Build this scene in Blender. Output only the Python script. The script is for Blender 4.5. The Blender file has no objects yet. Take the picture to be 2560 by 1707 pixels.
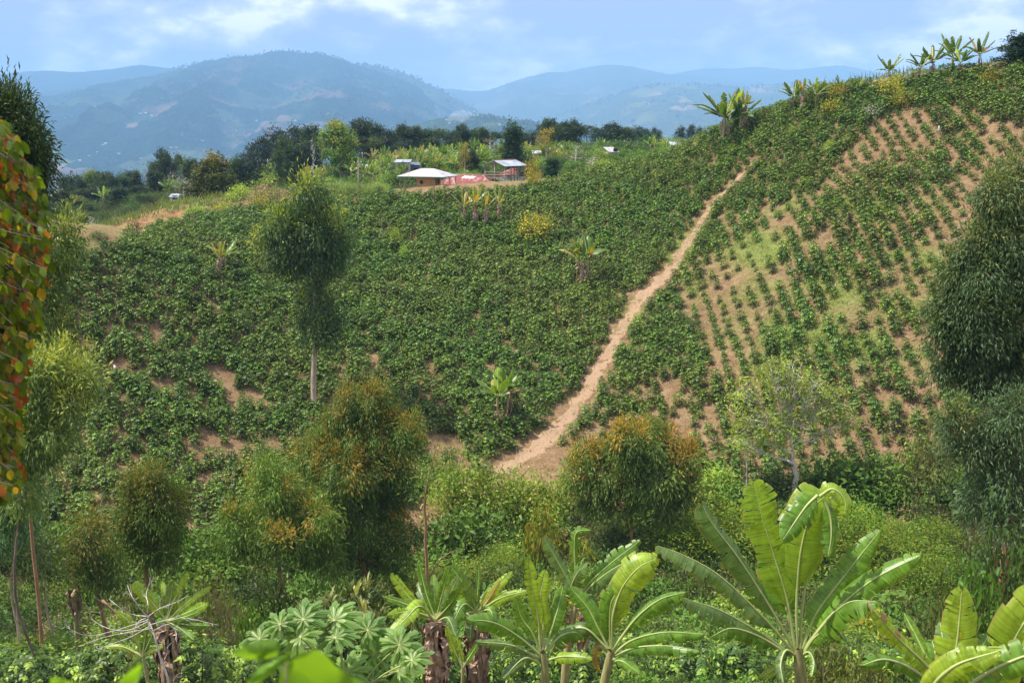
import bpy, math, random
import numpy as np
from mathutils import Vector, Matrix

# ------------------------------------------------------------------ camera, sky, sun, exposure
sc = bpy.context.scene
COL = sc.collection
R = math.radians
LENS, PITCH = 35.0, R(11.9)
FPX = LENS / 36 * 2560
cam_d = bpy.data.cameras.new('camera'); cam = bpy.data.objects.new('camera', cam_d); COL.objects.link(cam)
cam_d.lens = LENS; cam_d.sensor_width = 36; cam_d.clip_start = 0.1; cam_d.clip_end = 60000
cam.rotation_euler = (R(90) - PITCH, 0, 0)
cam_d.dof.use_dof = True; cam_d.dof.focus_distance = 60; cam_d.dof.aperture_fstop = 3.6
sc.camera = cam

SUN_EL, SUN_AZ = R(63), R(-92)      # azimuth from +Y (view) towards +X ; negative = left of the view
sd = Vector((math.sin(SUN_AZ) * math.cos(SUN_EL), math.cos(SUN_AZ) * math.cos(SUN_EL), math.sin(SUN_EL)))
sl = bpy.data.lights.new('sun', 'SUN'); sl.energy = 5.0; sl.angle = R(0.8); sl.color = (1.0, 0.94, 0.84)
so = bpy.data.objects.new('sun', sl); COL.objects.link(so)
so.rotation_euler = (-sd).to_track_quat('-Z', 'Y').to_euler(); so.location = (0, 0, 60)

W = bpy.data.worlds.new('World'); sc.world = W; W.use_nodes = True
def N(nt, t, **k):
    n = nt.nodes.new(t)
    for a, b in k.items():
        if a.startswith('i_'): n.inputs[a[2:].replace('_', ' ')].default_value = b
        else: setattr(n, a, b)
    return n
def build_sky():
    nt = W.node_tree; nt.nodes.clear(); L = nt.links.new
    out = N(nt, 'ShaderNodeOutputWorld'); bg = N(nt, 'ShaderNodeBackground'); L(bg.outputs[0], out.inputs[0])
    bg.inputs['Strength'].default_value = 0.064
    sky = N(nt, 'ShaderNodeTexSky', sky_type='NISHITA', sun_disc=False, sun_elevation=SUN_EL, sun_rotation=SUN_AZ,
            air_density=1.0, dust_density=1.5, ozone_density=2.0)
    tc = N(nt, 'ShaderNodeTexCoord'); sep = N(nt, 'ShaderNodeSeparateXYZ'); L(tc.outputs['Generated'], sep.inputs[0])
    n1 = N(nt, 'ShaderNodeTexNoise'); n1.inputs['Scale'].default_value = 1.5; n1.inputs['Detail'].default_value = 8; n1.inputs['Roughness'].default_value = 0.55
    n1.inputs['Distortion'].default_value = 0.35
    mp = N(nt, 'ShaderNodeMapping'); mp.inputs['Location'].default_value = (3.3, 1.9, 0); mp.inputs['Scale'].default_value = (1.7, 1.7, 6.5); L(tc.outputs['Generated'], mp.inputs[0]); L(mp.outputs[0], n1.inputs['Vector'])
    n2 = N(nt, 'ShaderNodeTexNoise'); n2.inputs['Scale'].default_value = 3.6; n2.inputs['Detail'].default_value = 8; n2.inputs['Roughness'].default_value = 0.58
    mp2 = N(nt, 'ShaderNodeMapping'); mp2.inputs['Location'].default_value = (8.1, 4.2, 0); mp2.inputs['Scale'].default_value = (2.1, 2.1, 4.6); L(tc.outputs['Generated'], mp2.inputs[0]); L(mp2.outputs[0], n2.inputs['Vector'])
    r1 = N(nt, 'ShaderNodeValToRGB'); r1.color_ramp.elements[0].position = 0.12; r1.color_ramp.elements[1].position = 0.36; L(n1.outputs[0], r1.inputs[0])
    r2 = N(nt, 'ShaderNodeValToRGB'); L(n2.outputs[0], r2.inputs[0])
    e = r2.color_ramp.elements
    e[0].position = 0.43; e[0].color = (6.2, 6.6, 9.4, 1)
    e[1].position = 0.60; e[1].color = (19.5, 18, 18, 1)
    m = e.new(0.52); m.color = (10.2, 10.2, 13.0, 1)
    mix = N(nt, 'ShaderNodeMix', data_type='RGBA'); L(r1.outputs[0], mix.inputs['Factor']); L(sky.outputs[0], mix.inputs['A']); L(r2.outputs[0], mix.inputs['B'])
    # the air brightens towards the horizon
    mr = N(nt, 'ShaderNodeMapRange'); mr.inputs['From Min'].default_value = 0.0; mr.inputs['From Max'].default_value = 0.06; mr.inputs['To Min'].default_value = 0.75; mr.inputs['To Max'].default_value = 0.0
    L(sep.outputs['Z'], mr.inputs[0])
    mix2 = N(nt, 'ShaderNodeMix', data_type='RGBA'); L(mr.outputs[0], mix2.inputs['Factor']); L(mix.outputs['Result'], mix2.inputs['A']); mix2.inputs['B'].default_value = (10.4, 10.6, 14.0, 1)
    L(mix2.outputs['Result'], bg.inputs[0])
build_sky()
sc.view_settings.view_transform = 'Standard'; sc.view_settings.look = 'None'
sc.view_settings.exposure = 0.5; sc.view_settings.gamma = 1
sc.render.engine = 'CYCLES'
cy = sc.cycles
cy.max_bounces = 7; cy.diffuse_bounces = 3; cy.glossy_bounces = 2; cy.transmission_bounces = 4; cy.volume_bounces = 1; cy.transparent_max_bounces = 6
cy.use_denoising = True; cy.sample_clamp_indirect = 4.0; cy.use_adaptive_sampling = True; cy.adaptive_threshold = 0.012
cy.caustics_reflective = False; cy.caustics_refractive = False

# ------------------------------------------------------------------ helpers
rng = np.random.default_rng(11)
random.seed(5)
CP, SP = math.cos(PITCH), math.sin(PITCH)
def ray(px, py):
    u = (px - 1280) / FPX; v = (853.5 - py) / FPX
    return np.array([u, CP + v * SP, -SP + v * CP])
def at(px, py, D):
    r = ray(px, py); return r * (D / r[1])
def to_px(P):
    P = np.atleast_2d(P); f = P[:, 1] * CP - P[:, 2] * SP; up = P[:, 1] * SP + P[:, 2] * CP
    return np.stack([1280 + FPX * P[:, 0] / f, 853.5 - FPX * up / f], 1)
def nrm(a):
    return a / np.maximum(np.linalg.norm(a, axis=-1, keepdims=True), 1e-9)
def vnoise(x, y, s=0):
    xi = np.floor(x).astype(np.int64); yi = np.floor(y).astype(np.int64); fx = x - xi; fy = y - yi
    fx = fx * fx * (3 - 2 * fx); fy = fy * fy * (3 - 2 * fy)
    def h(i, j):
        n = (i * 374761393 + j * 668265263 + s * 1442695041) & 0xffffffff
        n = ((n ^ (n >> 13)) * 1274126177) & 0xffffffff
        return ((n ^ (n >> 16)) & 0xffff) / 65535.0
    return (h(xi, yi) * (1 - fx) + h(xi + 1, yi) * fx) * (1 - fy) + (h(xi, yi + 1) * (1 - fx) + h(xi + 1, yi + 1) * fx) * fy
def fbm(x, y, o=4, s=0, g=0.5):
    t = 0; a = 1; n = 0
    for k in range(o):
        t = t + a * vnoise(x * 2 ** k, y * 2 ** k, s + k * 17); n += a; a *= g
    return t / n
def zone(P, names):
    """the landmark a plant stands by, from left to right"""
    x = float(to_px(P)[0][0]); return next(n for lim, n in names if x < lim)
def sstep(a, b, x):
    t = np.clip((x - a) / (b - a), 0, 1); return t * t * (3 - 2 * t)

class MB:
    """collects vertices and faces; build() links them as ONE mesh object"""
    def __init__(s): s.v = []; s.q = []; s.t = []; s.c = []; s.b = []; s.qm = []; s.tm = []; s.n = 0
    def add(s, V, quads=None, tris=None, col=(.5, .5, .5), bl=None, mat=0):
        V = np.asarray(V, float).reshape(-1, 3); k = len(V)
        c = np.asarray(col, float)
        if c.ndim == 1: c = np.tile(c, (k, 1))
        s.v.append(V); s.c.append(c); s.b.append(np.zeros((k, 3)) if bl is None else np.asarray(bl, float).reshape(-1, 3))
        if quads is not None and len(quads):
            q = np.asarray(quads, np.int64).reshape(-1, 4) + s.n; s.q.append(q); s.qm.append(np.full(len(q), mat))
        if tris is not None and len(tris):
            t = np.asarray(tris, np.int64).reshape(-1, 3) + s.n; s.t.append(t); s.tm.append(np.full(len(t), mat))
        s.n += k
    def mesh(s, name, mats, smooth=True):
        me = bpy.data.meshes.new(name)
        V = np.concatenate(s.v)
        q = np.concatenate(s.q) if s.q else np.zeros((0, 4), int); t = np.concatenate(s.t) if s.t else np.zeros((0, 3), int)
        me.vertices.add(len(V)); me.vertices.foreach_set('co', V.astype(np.float32).ravel())
        me.loops.add(q.size + t.size); me.loops.foreach_set('vertex_index', np.concatenate([q.ravel(), t.ravel()]).astype(np.int32))
        me.polygons.add(len(q) + len(t))
        me.polygons.foreach_set('loop_start', np.concatenate([np.arange(len(q)) * 4, q.size + np.arange(len(t)) * 3]).astype(np.int32))
        mi = np.concatenate((s.qm or [np.zeros(0)]) + (s.tm or [np.zeros(0)])).astype(np.int32)
        for m in (mats if isinstance(mats, (list, tuple)) else [mats]): me.materials.append(m)
        me.polygons.foreach_set('material_index', mi)
        me.polygons.foreach_set('use_smooth', np.full(len(mi), smooth))
        me.update(calc_edges=True)
        C4 = np.concatenate([np.concatenate(s.c), np.ones((len(V), 1))], 1)
        a = me.attributes.new('col', 'FLOAT_COLOR', 'POINT'); a.data.foreach_set('color', C4.astype(np.float32).ravel())
        B = np.concatenate(s.b)
        if B.any():
            a = me.attributes.new('bl', 'FLOAT_VECTOR', 'POINT'); a.data.foreach_set('vector', B.astype(np.float32).ravel())
        return me
    def build(s, name, mats, parent=None, loc=None, smooth=True):
        me = s.mesh(name, mats, smooth)
        return link(name, me, parent, loc)
def link(name, me, parent=None, loc=None):
    o = bpy.data.objects.new(name, me); COL.objects.link(o)
    if parent is not None: o.parent = parent
    if loc is not None: o.location = tuple(loc)
    return o
def tag(o, label=None, cat=None, group=None, kind=None):
    if label: o['label'] = label
    if cat: o['category'] = cat
    if group: o['group'] = group
    if kind: o['kind'] = kind
    return o
def empty(name, loc, label, cat, group=None, rz=0.0, s=1.0):
    o = bpy.data.objects.new(name, None); COL.objects.link(o); o.location = tuple(loc); o.rotation_euler = (0, 0, rz)
    o.scale = (s, s, s) if np.isscalar(s) else tuple(s); o.empty_display_size = 0.3
    return tag(o, label, cat, group)
def copy_tree(o, parent=None):
    c = o.copy(); COL.objects.link(c); c.parent = parent
    for ch in [x for x in o.children]: copy_tree(ch, c)
    return c

def tube(mb, pts, rad, sides=6, col=(.3, .25, .2), mat=0, cap=False):
    P = np.asarray(pts, float); n = len(P); rad = np.broadcast_to(np.asarray(rad, float), (n,))
    T = nrm(np.gradient(P, axis=0)); ref = np.array([0.31, 0.17, 0.93]) if abs(T[0, 2]) < .9 else np.array([1.0, 0.1, 0])
    S = nrm(np.cross(T, ref)); B = np.cross(T, S)
    a = np.arange(sides) / sides * 2 * math.pi
    V = P[:, None] + rad[:, None, None] * (np.cos(a)[None, :, None] * S[:, None] + np.sin(a)[None, :, None] * B[:, None])
    i = np.arange(n - 1)[:, None] * sides; j = np.arange(sides)[None]; j2 = (j + 1) % sides
    q = np.stack([i + j, i + j2, i + sides + j2, i + sides + j], -1).reshape(-1, 4)
    V = V.reshape(-1, 3); tris = None
    if cap:
        k = len(V); V = np.concatenate([V, P[[0, -1]]]); jj = np.arange(sides)
        tris = np.concatenate([np.stack([(jj + 1) % sides, jj, np.full(sides, k)], 1), np.stack([jj + (n - 1) * sides, (jj + 1) % sides + (n - 1) * sides, np.full(sides, k + 1)], 1)])
    mb.add(V, q, tris, col=col, mat=mat, bl=np.stack([np.zeros(len(V)), np.zeros(len(V)), np.full(len(V), .01)], 1))
def box(mb, c, sz, rz=0, col=(.5, .5, .5), mat=0):
    x, y, z = [k / 2 for k in sz]
    V = np.array([(a * x, b * y, d * z) for d in (-1, 1) for b in (-1, 1) for a in (-1, 1)], float)
    ca, sa = math.cos(rz), math.sin(rz); V = V @ np.array([[ca, sa, 0], [-sa, ca, 0], [0, 0, 1]]) + np.array(c, float)
    mb.add(V, [(0, 2, 3, 1), (4, 5, 7, 6), (0, 1, 5, 4), (2, 6, 7, 3), (0, 4, 6, 2), (1, 3, 7, 5)], col=col, mat=mat)
def bez(pts, n):
    """smooth curve through the given points (Catmull-Rom), n samples"""
    P = np.asarray(pts, float)
    if len(P) == 2: return P[0] + (P[1] - P[0]) * np.linspace(0, 1, n)[:, None]
    P = np.concatenate([[2 * P[0] - P[1]], P, [2 * P[-1] - P[-2]]]); m = len(P) - 3
    t = np.linspace(0, m - 1e-6, n); k = t.astype(int); u = (t - k)[:, None]
    a, b, c, d = P[k], P[k + 1], P[k + 2], P[k + 3]
    return .5 * (2 * b + (c - a) * u + (2 * a - 5 * b + 4 * c - d) * u ** 2 + (3 * b - a - 3 * c + d) * u ** 3)

TPL = {
 'dia': (np.array([(0, 0, 0), (.45, .5, .08), (1, 0, -.1), (.45, -.5, .08)]), [(0, 1, 2, 3)], []),
 'lance': (np.array([(0, 0, 0), (.35, .5, .05), (.35, -.5, .05), (.72, .36, -.04), (.72, -.36, -.04), (1, 0, -.2)]), [(1, 3, 4, 2)], [(0, 1, 2), (3, 5, 4)]),
 'ovate': (np.array([(0, 0, 0), (.4, 0, -.03), (.75, 0, -.06), (1, 0, -.16), (.15, .34, .05), (.45, .5, .06), (.8, .3, 0), (.15, -.34, .05), (.45, -.5, .06), (.8, -.3, 0)]),
           [(1, 5, 6, 2), (1, 2, 9, 8), (0, 4, 5, 1), (0, 1, 8, 7)], [(2, 6, 3), (2, 3, 9)]),
}
def leaves(mb, P, D, Nn, L, Wd, col, shape='dia', mat=0):
    """one mesh leaf per row: P base, D direction, Nn rough normal, L length, Wd width"""
    T, Q, Tr = TPL[shape]; n = len(P); D = nrm(D); S = nrm(np.cross(D, Nn)); Nn = np.cross(S, D)
    L = np.broadcast_to(L, (n,)); Wd = np.broadcast_to(Wd, (n,))
    V = P[:, None] + T[None, :, 0:1] * L[:, None, None] * D[:, None] + T[None, :, 1:2] * Wd[:, None, None] * S[:, None] + T[None, :, 2:3] * L[:, None, None] * Nn[:, None]
    k = len(T); off = (np.arange(n) * k)[:, None, None]
    col = np.asarray(col); col = np.tile(col, (n, 1)) if col.ndim == 1 else col
    mb.add(V, (np.array(Q)[None] + off).reshape(-1, 4), (np.array(Tr)[None] + off).reshape(-1, 3) if Tr else None, col=np.repeat(col, k, 0), mat=mat)
def rdir(n, up=0.0):
    v = nrm(rng.normal(size=(n, 3))); v[:, 2] += up; return nrm(v)
def mixc(a, b, t): return np.asarray(a) + (np.asarray(b) - np.asarray(a)) * np.asarray(t)[..., None]

# ------------------------------------------------------------------ materials
def mat_new(name):
    m = bpy.data.materials.new(name); m.use_nodes = True; nt = m.node_tree
    nt.nodes.clear(); out = N(nt, 'ShaderNodeOutputMaterial'); return m, nt, out
def noise_fac(nt, scale, detail=4, rough=.55, coord='Object', vec=None):
    L = nt.links.new
    n = N(nt, 'ShaderNodeTexNoise'); n.inputs['Scale'].default_value = scale; n.inputs['Detail'].default_value = detail; n.inputs['Roughness'].default_value = rough
    if vec is None:
        tc = N(nt, 'ShaderNodeTexCoord'); vec = tc.outputs[coord]
    L(vec, n.inputs['Vector']); return n.outputs[0]
def ramp(nt, fac, stops):
    r = N(nt, 'ShaderNodeValToRGB'); e = r.color_ramp.elements
    e[0].position, e[0].color = stops[0][0], (*stops[0][1], 1); e[1].position, e[1].color = stops[-1][0], (*stops[-1][1], 1)
    for p, c in stops[1:-1]:
        k = e.new(p); k.color = (*c, 1)
    nt.links.new(fac, r.inputs[0]); return r.outputs[0]
def mixrgb(nt, a, b, f, bt='MIX'):
    m = N(nt, 'ShaderNodeMix', data_type='RGBA', blend_type=bt); L = nt.links.new
    for s, v in (('Factor', f), ('A', a), ('B', b)):
        if hasattr(v, 'is_output'): L(v, m.inputs[s])
        elif np.isscalar(v): m.inputs[s].default_value = v
        else: m.inputs[s].default_value = (*v, 1)
    return m.outputs['Result']
def leaf_mat(name, gloss=.45, rough=.42, trans=.32, vary=.28):
    m, nt, out = mat_new(name); L = nt.links.new
    at_ = N(nt, 'ShaderNodeAttribute', attribute_name='col'); oi = N(nt, 'ShaderNodeObjectInfo')
    mr = N(nt, 'ShaderNodeMapRange'); mr.inputs['To Min'].default_value = 1 - vary; mr.inputs['To Max'].default_value = 1 + vary; L(oi.outputs['Random'], mr.inputs[0])
    nf = noise_fac(nt, 5.0, 2)
    mr2 = N(nt, 'ShaderNodeMapRange'); mr2.inputs['To Min'].default_value = .6; mr2.inputs['To Max'].default_value = 1.4; L(nf, mr2.inputs[0])
    mu = N(nt, 'ShaderNodeMath', operation='MULTIPLY'); L(mr.outputs[0], mu.inputs[0]); L(mr2.outputs[0], mu.inputs[1])
    hs = N(nt, 'ShaderNodeHueSaturation'); L(at_.outputs['Color'], hs.inputs['Color']); L(mu.outputs[0], hs.inputs['Value'])
    # plants differ a little from one part of the hillside to the next
    ge = N(nt, 'ShaderNodeNewGeometry'); fw = noise_fac(nt, .09, 3, .6, vec=ge.outputs['Position'])
    m4 = N(nt, 'ShaderNodeMapRange'); m4.inputs['From Min'].default_value = .35; m4.inputs['From Max'].default_value = .65; m4.inputs['To Min'].default_value = .485; m4.inputs['To Max'].default_value = .515; L(fw, m4.inputs[0]); L(m4.outputs[0], hs.inputs['Hue'])
    pr = N(nt, 'ShaderNodeBsdfPrincipled'); pr.inputs['Roughness'].default_value = rough; pr.inputs['Specular IOR Level'].default_value = gloss
    L(hs.outputs[0], pr.inputs['Base Color'])
    tr = N(nt, 'ShaderNodeBsdfTranslucent')
    tcol = mixrgb(nt, hs.outputs[0], (1.5, 1.35, .5), 1.0, 'MULTIPLY'); L(tcol, tr.inputs['Color'])
    ms = N(nt, 'ShaderNodeMixShader'); ms.inputs[0].default_value = trans; L(pr.outputs[0], ms.inputs[1]); L(tr.outputs[0], ms.inputs[2])
    L(ms.outputs[0], out.inputs[0]); return m
M_leaf = leaf_mat('foliage', gloss=.3, rough=.5, trans=.28)
M_gloss = leaf_mat('glossy_foliage', gloss=.32, rough=.42, trans=.16, vary=.32)
M_near = leaf_mat('broad_leaf', gloss=.5, rough=.38, trans=.45, vary=.1)
def bark_mat(name, a, b, scale=3.0, rough=.85):
    m, nt, out = mat_new(name); L = nt.links.new
    tc = N(nt, 'ShaderNodeTexCoord'); mp = N(nt, 'ShaderNodeMapping'); mp.inputs['Scale'].default_value = (2.2, 2.2, .5); L(tc.outputs['Object'], mp.inputs[0])
    f = noise_fac(nt, scale, 6, .6, vec=mp.outputs[0]); c = ramp(nt, f, [(.35, a), (.65, b)])
    pr = N(nt, 'ShaderNodeBsdfPrincipled'); pr.inputs['Roughness'].default_value = rough; L(c, pr.inputs['Base Color'])
    bu = N(nt, 'ShaderNodeBump'); bu.inputs['Strength'].default_value = .6; bu.inputs['Distance'].default_value = .03; L(f, bu.inputs['Height']); L(bu.outputs[0], pr.inputs['Normal'])
    L(pr.outputs[0], out.inputs[0]); return m
M_bark_red = bark_mat('eucalyptus_bark', (.30, .14, .075), (.42, .25, .15))
M_bark_pale = bark_mat('pale_bark', (.34, .24, .17), (.62, .50, .40), 2.0)
M_bark_white = bark_mat('lichen_bark', (.45, .40, .34), (.72, .68, .60), 6)
M_bark = bark_mat('brown_bark', (.10, .075, .05), (.22, .17, .12))
M_stem = bark_mat('banana_stem', (.20, .24, .07), (.50, .42, .20), 4, .6)
M_dry = bark_mat('dry_banana_leaf', (.20, .11, .06), (.58, .42, .30), 5, .9)
def plain(name, c, rough=.7, metal=0, dirt=None, scale=3.0, bump=0):
    m, nt, out = mat_new(name); L = nt.links.new
    pr = N(nt, 'ShaderNodeBsdfPrincipled'); pr.inputs['Roughness'].default_value = rough; pr.inputs['Metallic'].default_value = metal
    f = noise_fac(nt, scale, 6, .6)
    L(ramp(nt, f, [(.40, c), (.62, dirt or tuple(k * .72 for k in c))]), pr.inputs['Base Color'])
    if bump:
        bu = N(nt, 'ShaderNodeBump'); bu.inputs['Strength'].default_value = bump; bu.inputs['Distance'].default_value = .05; L(f, bu.inputs['Height']); L(bu.outputs[0], pr.inputs['Normal'])
    L(pr.outputs[0], out.inputs[0]); return m

def ground_mat(name, path=False):
    m, nt, out = mat_new(name); L = nt.links.new
    tc = N(nt, 'ShaderNodeTexCoord'); V = tc.outputs['Object']
    f1 = noise_fac(nt, .35, 6, .6, vec=V); f2 = noise_fac(nt, 4.0, 6, .7, vec=V); f3 = noise_fac(nt, 22.0, 4, .7, vec=V)
    soil = ramp(nt, f1, [(.35, (.20, .10, .055)), (.5, (.30, .165, .095)), (.66, (.41, .26, .155))])
    soil = mixrgb(nt, soil, ramp(nt, f2, [(.40, (.13, .065, .035)), (.62, (.50, .35, .21))]), .5)
    if path:
        soil = mixrgb(nt, soil, (.34, .22, .13), .5)
        soil = mixrgb(nt, soil, ramp(nt, f3, [(.4, (.30, .19, .11)), (.62, (.66, .52, .36))]), .35)
    else:
        soil = mixrgb(nt, soil, ramp(nt, f3, [(.42, (.12, .065, .035)), (.6, (.56, .42, .28))]), .35)
        a = N(nt, 'ShaderNodeAttribute', attribute_name='col'); sp = N(nt, 'ShaderNodeSeparateColor'); L(a.outputs['Color'], sp.inputs[0])
        g = ramp(nt, f2, [(.35, (.09, .15, .025)), (.65, (.22, .30, .06))])
        f4 = noise_fac(nt, 1.1, 5, .65, vec=V); soil = mixrgb(nt, soil, ramp(nt, f4, [(.36, (.13, .07, .045)), (.5, (.30, .17, .10)), (.66, (.50, .36, .22))]), .4)
        soil = mixrgb(nt, soil, (.78, .74, .72), 1.0, 'MULTIPLY'); soil = mixrgb(nt, soil, (.36, .16, .09), sp.outputs['Red'])
        gm = N(nt, 'ShaderNodeMath', operation='MULTIPLY'); L(sp.outputs['Green'], gm.inputs[0]); L(ramp(nt, f2, [(.38, (.45, .45, .45)), (.58, (1, 1, 1))]), gm.inputs[1])
        soil = mixrgb(nt, soil, g, gm.outputs[0])
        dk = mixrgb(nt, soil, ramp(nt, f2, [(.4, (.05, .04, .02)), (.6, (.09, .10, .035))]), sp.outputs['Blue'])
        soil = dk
    pr = N(nt, 'ShaderNodeBsdfPrincipled'); pr.inputs['Roughness'].default_value = .95; pr.inputs['Specular IOR Level'].default_value = .1
    L(soil, pr.inputs['Base Color'])
    bu = N(nt, 'ShaderNodeBump'); bu.inputs['Strength'].default_value = .8; bu.inputs['Distance'].default_value = .15; L(f2, bu.inputs['Height']); L(bu.outputs[0], pr.inputs['Normal'])
    L(pr.outputs[0], out.inputs[0]); return m
M_ground = ground_mat('soil_and_grass'); M_path = ground_mat('trodden_earth', True)

# ------------------------------------------------------------------ the ground
CT = []
def c_(px, py, D): CT.append(at(px, py, D))
for px, rows in {
   -300: [(760, 78), (950, 74), (1150, 70), (1400, 62)],
   20: [(668, 88), (850, 82), (1000, 78)],
   200: [(630, 92), (765, 88), (900, 83), (1100, 76), (1300, 68)],
   640: [(522, 124), (565, 117), (700, 104), (900, 91), (1150, 79), (1330, 71)],
   960: [(488, 132), (606, 118), (760, 103), (950, 91), (1150, 81), (1330, 73)],
   1280: [(464, 138), (566, 124), (700, 110), (900, 96), (1150, 83), (1300, 75)],
   1650: [(402, 138), (505, 124), (700, 107), (900, 94), (1150, 81), (1300, 73)],
   1800: [(328, 136), (455, 124), (600, 112), (800, 98)],
   2100: [(222, 128), (355, 117), (500, 106), (700, 95), (900, 86), (1150, 77), (1300, 71)],
   2300: [(198, 123), (404, 109), (700, 92), (1100, 76)],
   2560: [(160, 117), (305, 106), (500, 95), (800, 82), (1100, 72)],
   2900: [(60, 112), (500, 92), (1000, 72)]}.items():
    for py, D in rows: c_(px, py, D)
for x in (-70, -35, 0, 35, 70):                       # near slope and gully
    for y, z in ((-30, 12), (-8, 2.5), (0, -1.7), (6, -4.6), (12, -7.9), (20, -12.6), (30, -18.4), (40, -23.6), (50, -28.4), (60, -31.0)):
        CT.append(np.array([x, y, z + (0.6 if abs(x) > 50 else 0)]))
for p in [(-22, 150, -9.5), (0, 150, -7.4), (20, 152, -5.5), (0, 200, -6.0), (-30, 200, -7.6), (40, 200, -4.8), (80, 200, -5), (0, 260, -6.6), (60, 260, -6), (-50, 260, -9), (60, 320, -6), (0, 320, -8),
          (38, 150, -4.5), (60, 165, -8), (80, 160, -14), (110, 150, -16), (120, 200, -20), (140, 260, -20), (140, 120, -2),
          (-37, 130, -9.4), (-46, 140, -9.8), (-50, 118, -12.6), (-60, 132, -14.2), (-46, 158, -14), (-62, 162, -18.5), (-60, 200, -14.5), (-90, 200, -17), (-90, 150, -22), (-80, 110, -18), (-110, 110, -26), (-120, 200, -24), (-90, 260, -18), (-40, 230, -10), (-150, 260, -30)]:
    CT.append(np.array(p, float))
CT = np.array(CT)
def _phi(r2): return np.where(r2 > 0, .5 * r2 * np.log(np.maximum(r2, 1e-12)), 0)
_S = CT[:, :2] / 100
_K = _phi(((_S[:, None] - _S[None]) ** 2).sum(-1)) + np.eye(len(CT)) * 4e-4
_Pm = np.concatenate([np.ones((len(CT), 1)), _S], 1)
_A = np.block([[_K, _Pm], [_Pm.T, np.zeros((3, 3))]])
_w = np.linalg.solve(_A, np.concatenate([CT[:, 2], np.zeros(3)]))
def tps(x, y):
    q = np.stack([x, y], -1).reshape(-1, 2) / 100; o = np.empty(len(q))
    for k in range(0, len(q), 20000):
        b = q[k:k + 20000]; o[k:k + 20000] = _phi(((b[:, None] - _S[None]) ** 2).sum(-1)) @ _w[:-3] + _w[-3] + b @ _w[-2:]
    return o.reshape(np.shape(x))
GX, GY = np.arange(-210, 210.1, 1.0), np.arange(-40, 345.1, 1.0)
_gx, _gy = np.meshgrid(GX, GY)
_gz = tps(_gx, _gy)
def G(x, y):
    """height of the ground"""
    x = np.asarray(x, float); y = np.asarray(y, float)
    xc = np.clip(x, -209, 209); yc = np.clip(y, -39, 344)
    fx = xc - GX[0]; fy = yc - GY[0]; i = fx.astype(int); j = fy.astype(int); fx = fx - i; fy = fy - j
    z = (_gz[j, i] * (1 - fx) + _gz[j, i + 1] * fx) * (1 - fy) + (_gz[j + 1, i] * (1 - fx) + _gz[j + 1, i + 1] * fx) * fy
    z = z + (fbm(x * .25, y * .25, 3, 5) - .5) * .9 * sstep(8, 30, y) + (fbm(x * 1.1, y * 1.1, 2, 9) - .5) * .28
    edge = np.where(x < -20, 262, 335)
    t = np.maximum(sstep(0, 700, y - edge), sstep(150, 900, np.abs(x)))
    low = -235 + 30 * fbm(x / 400, y / 400, 3, 3)
    return z * (1 - t) + low * t
def gp(x, y): return np.array([x, y, float(G(np.array([x]), np.array([y]))[0])])
def hits(px, py, y0=24.0, y1=330.0):
    """where the sight lines through these pixels meet the ground"""
    px = np.atleast_1d(np.asarray(px, float)); py = np.atleast_1d(np.asarray(py, float))
    u = (px - 1280) / FPX; v = (853.5 - py) / FPX; dy = CP + v * SP; kx = u / dy; kz = (-SP + v * CP) / dy
    ys = np.arange(y0, y1, .5)[None]; under = kz[:, None] * ys <= G(kx[:, None] * ys, np.repeat(ys, len(px), 0))
    Y = np.where(under.any(1), ys[0][under.argmax(1)] - .25, np.nan)
    return np.stack([kx * Y, Y, kz * Y], 1)
def hit(px, py, y0=24.0): return hits([px], [py], y0)[0]

def axis(lo, hi, st, far, g=1.14):
    a = list(np.arange(lo, hi, st)); s = st
    while a[-1] < far: s *= g; a.append(a[-1] + s)
    s = st
    while a[0] > -far: s *= g; a.insert(0, a[0] - s)
    return np.array(a)
def inpoly(px, py, poly):
    r = np.zeros(len(px), bool); n = len(poly)
    for i in range(n):
        x1, y1 = poly[i]; x2, y2 = poly[(i + 1) % n]
        if y1 == y2: continue
        c = ((y1 > py) != (y2 > py)) & (px < (x2 - x1) * (py - y1) / (y2 - y1) + x1); r ^= c
    return r
PATH_PX = [(1888, 398, 7), (1850, 440, 9), (1800, 492, 11), (1760, 545, 12), (1720, 605, 17), (1690, 650, 22), (1650, 700, 30), (1600, 755, 26), (1570, 800, 20), (1535, 860, 21), (1500, 920, 24), (1465, 980, 30), (1420, 1040, 30), (1365, 1100, 36), (1300, 1150, 34), (1240, 1180, 26)]
BARE = [(525, 765, 34, 26), (560, 945, 60, 30), (690, 1110, 60, 34), (300, 930, 50, 24), (245, 960, 50, 30), (430, 960, 40, 20), (1090, 1110, 34, 26), (390, 845, 40, 14), (620, 1000, 40, 20), (520, 1110, 26, 40), (1660, 1000, 60, 50), (1700, 1090, 90, 50), (1840, 700, 60, 40), (1900, 640, 60, 30), (2130, 790, 80, 50), (470, 1320, 60, 30), (640, 1160, 60, 24), (830, 1010, 50, 20), (940, 900, 20, 14), (1140, 1110, 30, 24)]
def soft(px, py, lst):
    m = np.zeros(len(px))
    for a, b, rx, ry in lst: m = np.maximum(m, np.exp(-(((px - a) / rx) ** 2 + ((py - b) / ry) ** 2) * 1.2))
    return m
GRASS = [(2120, 850, 260, 60), (2040, 730, 200, 50), (1930, 830, 120, 40), (2250, 800, 160, 60), (2200, 650, 200, 40), (1900, 620, 120, 60), (2100, 520, 220, 40), (1700, 650, 60, 70), (1620, 800, 60, 50), (2400, 860, 140, 60), (1780, 600, 60, 40), (1720, 720, 40, 40), (270, 610, 70, 50), (420, 560, 80, 20), (1900, 900, 60, 40)]

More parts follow.
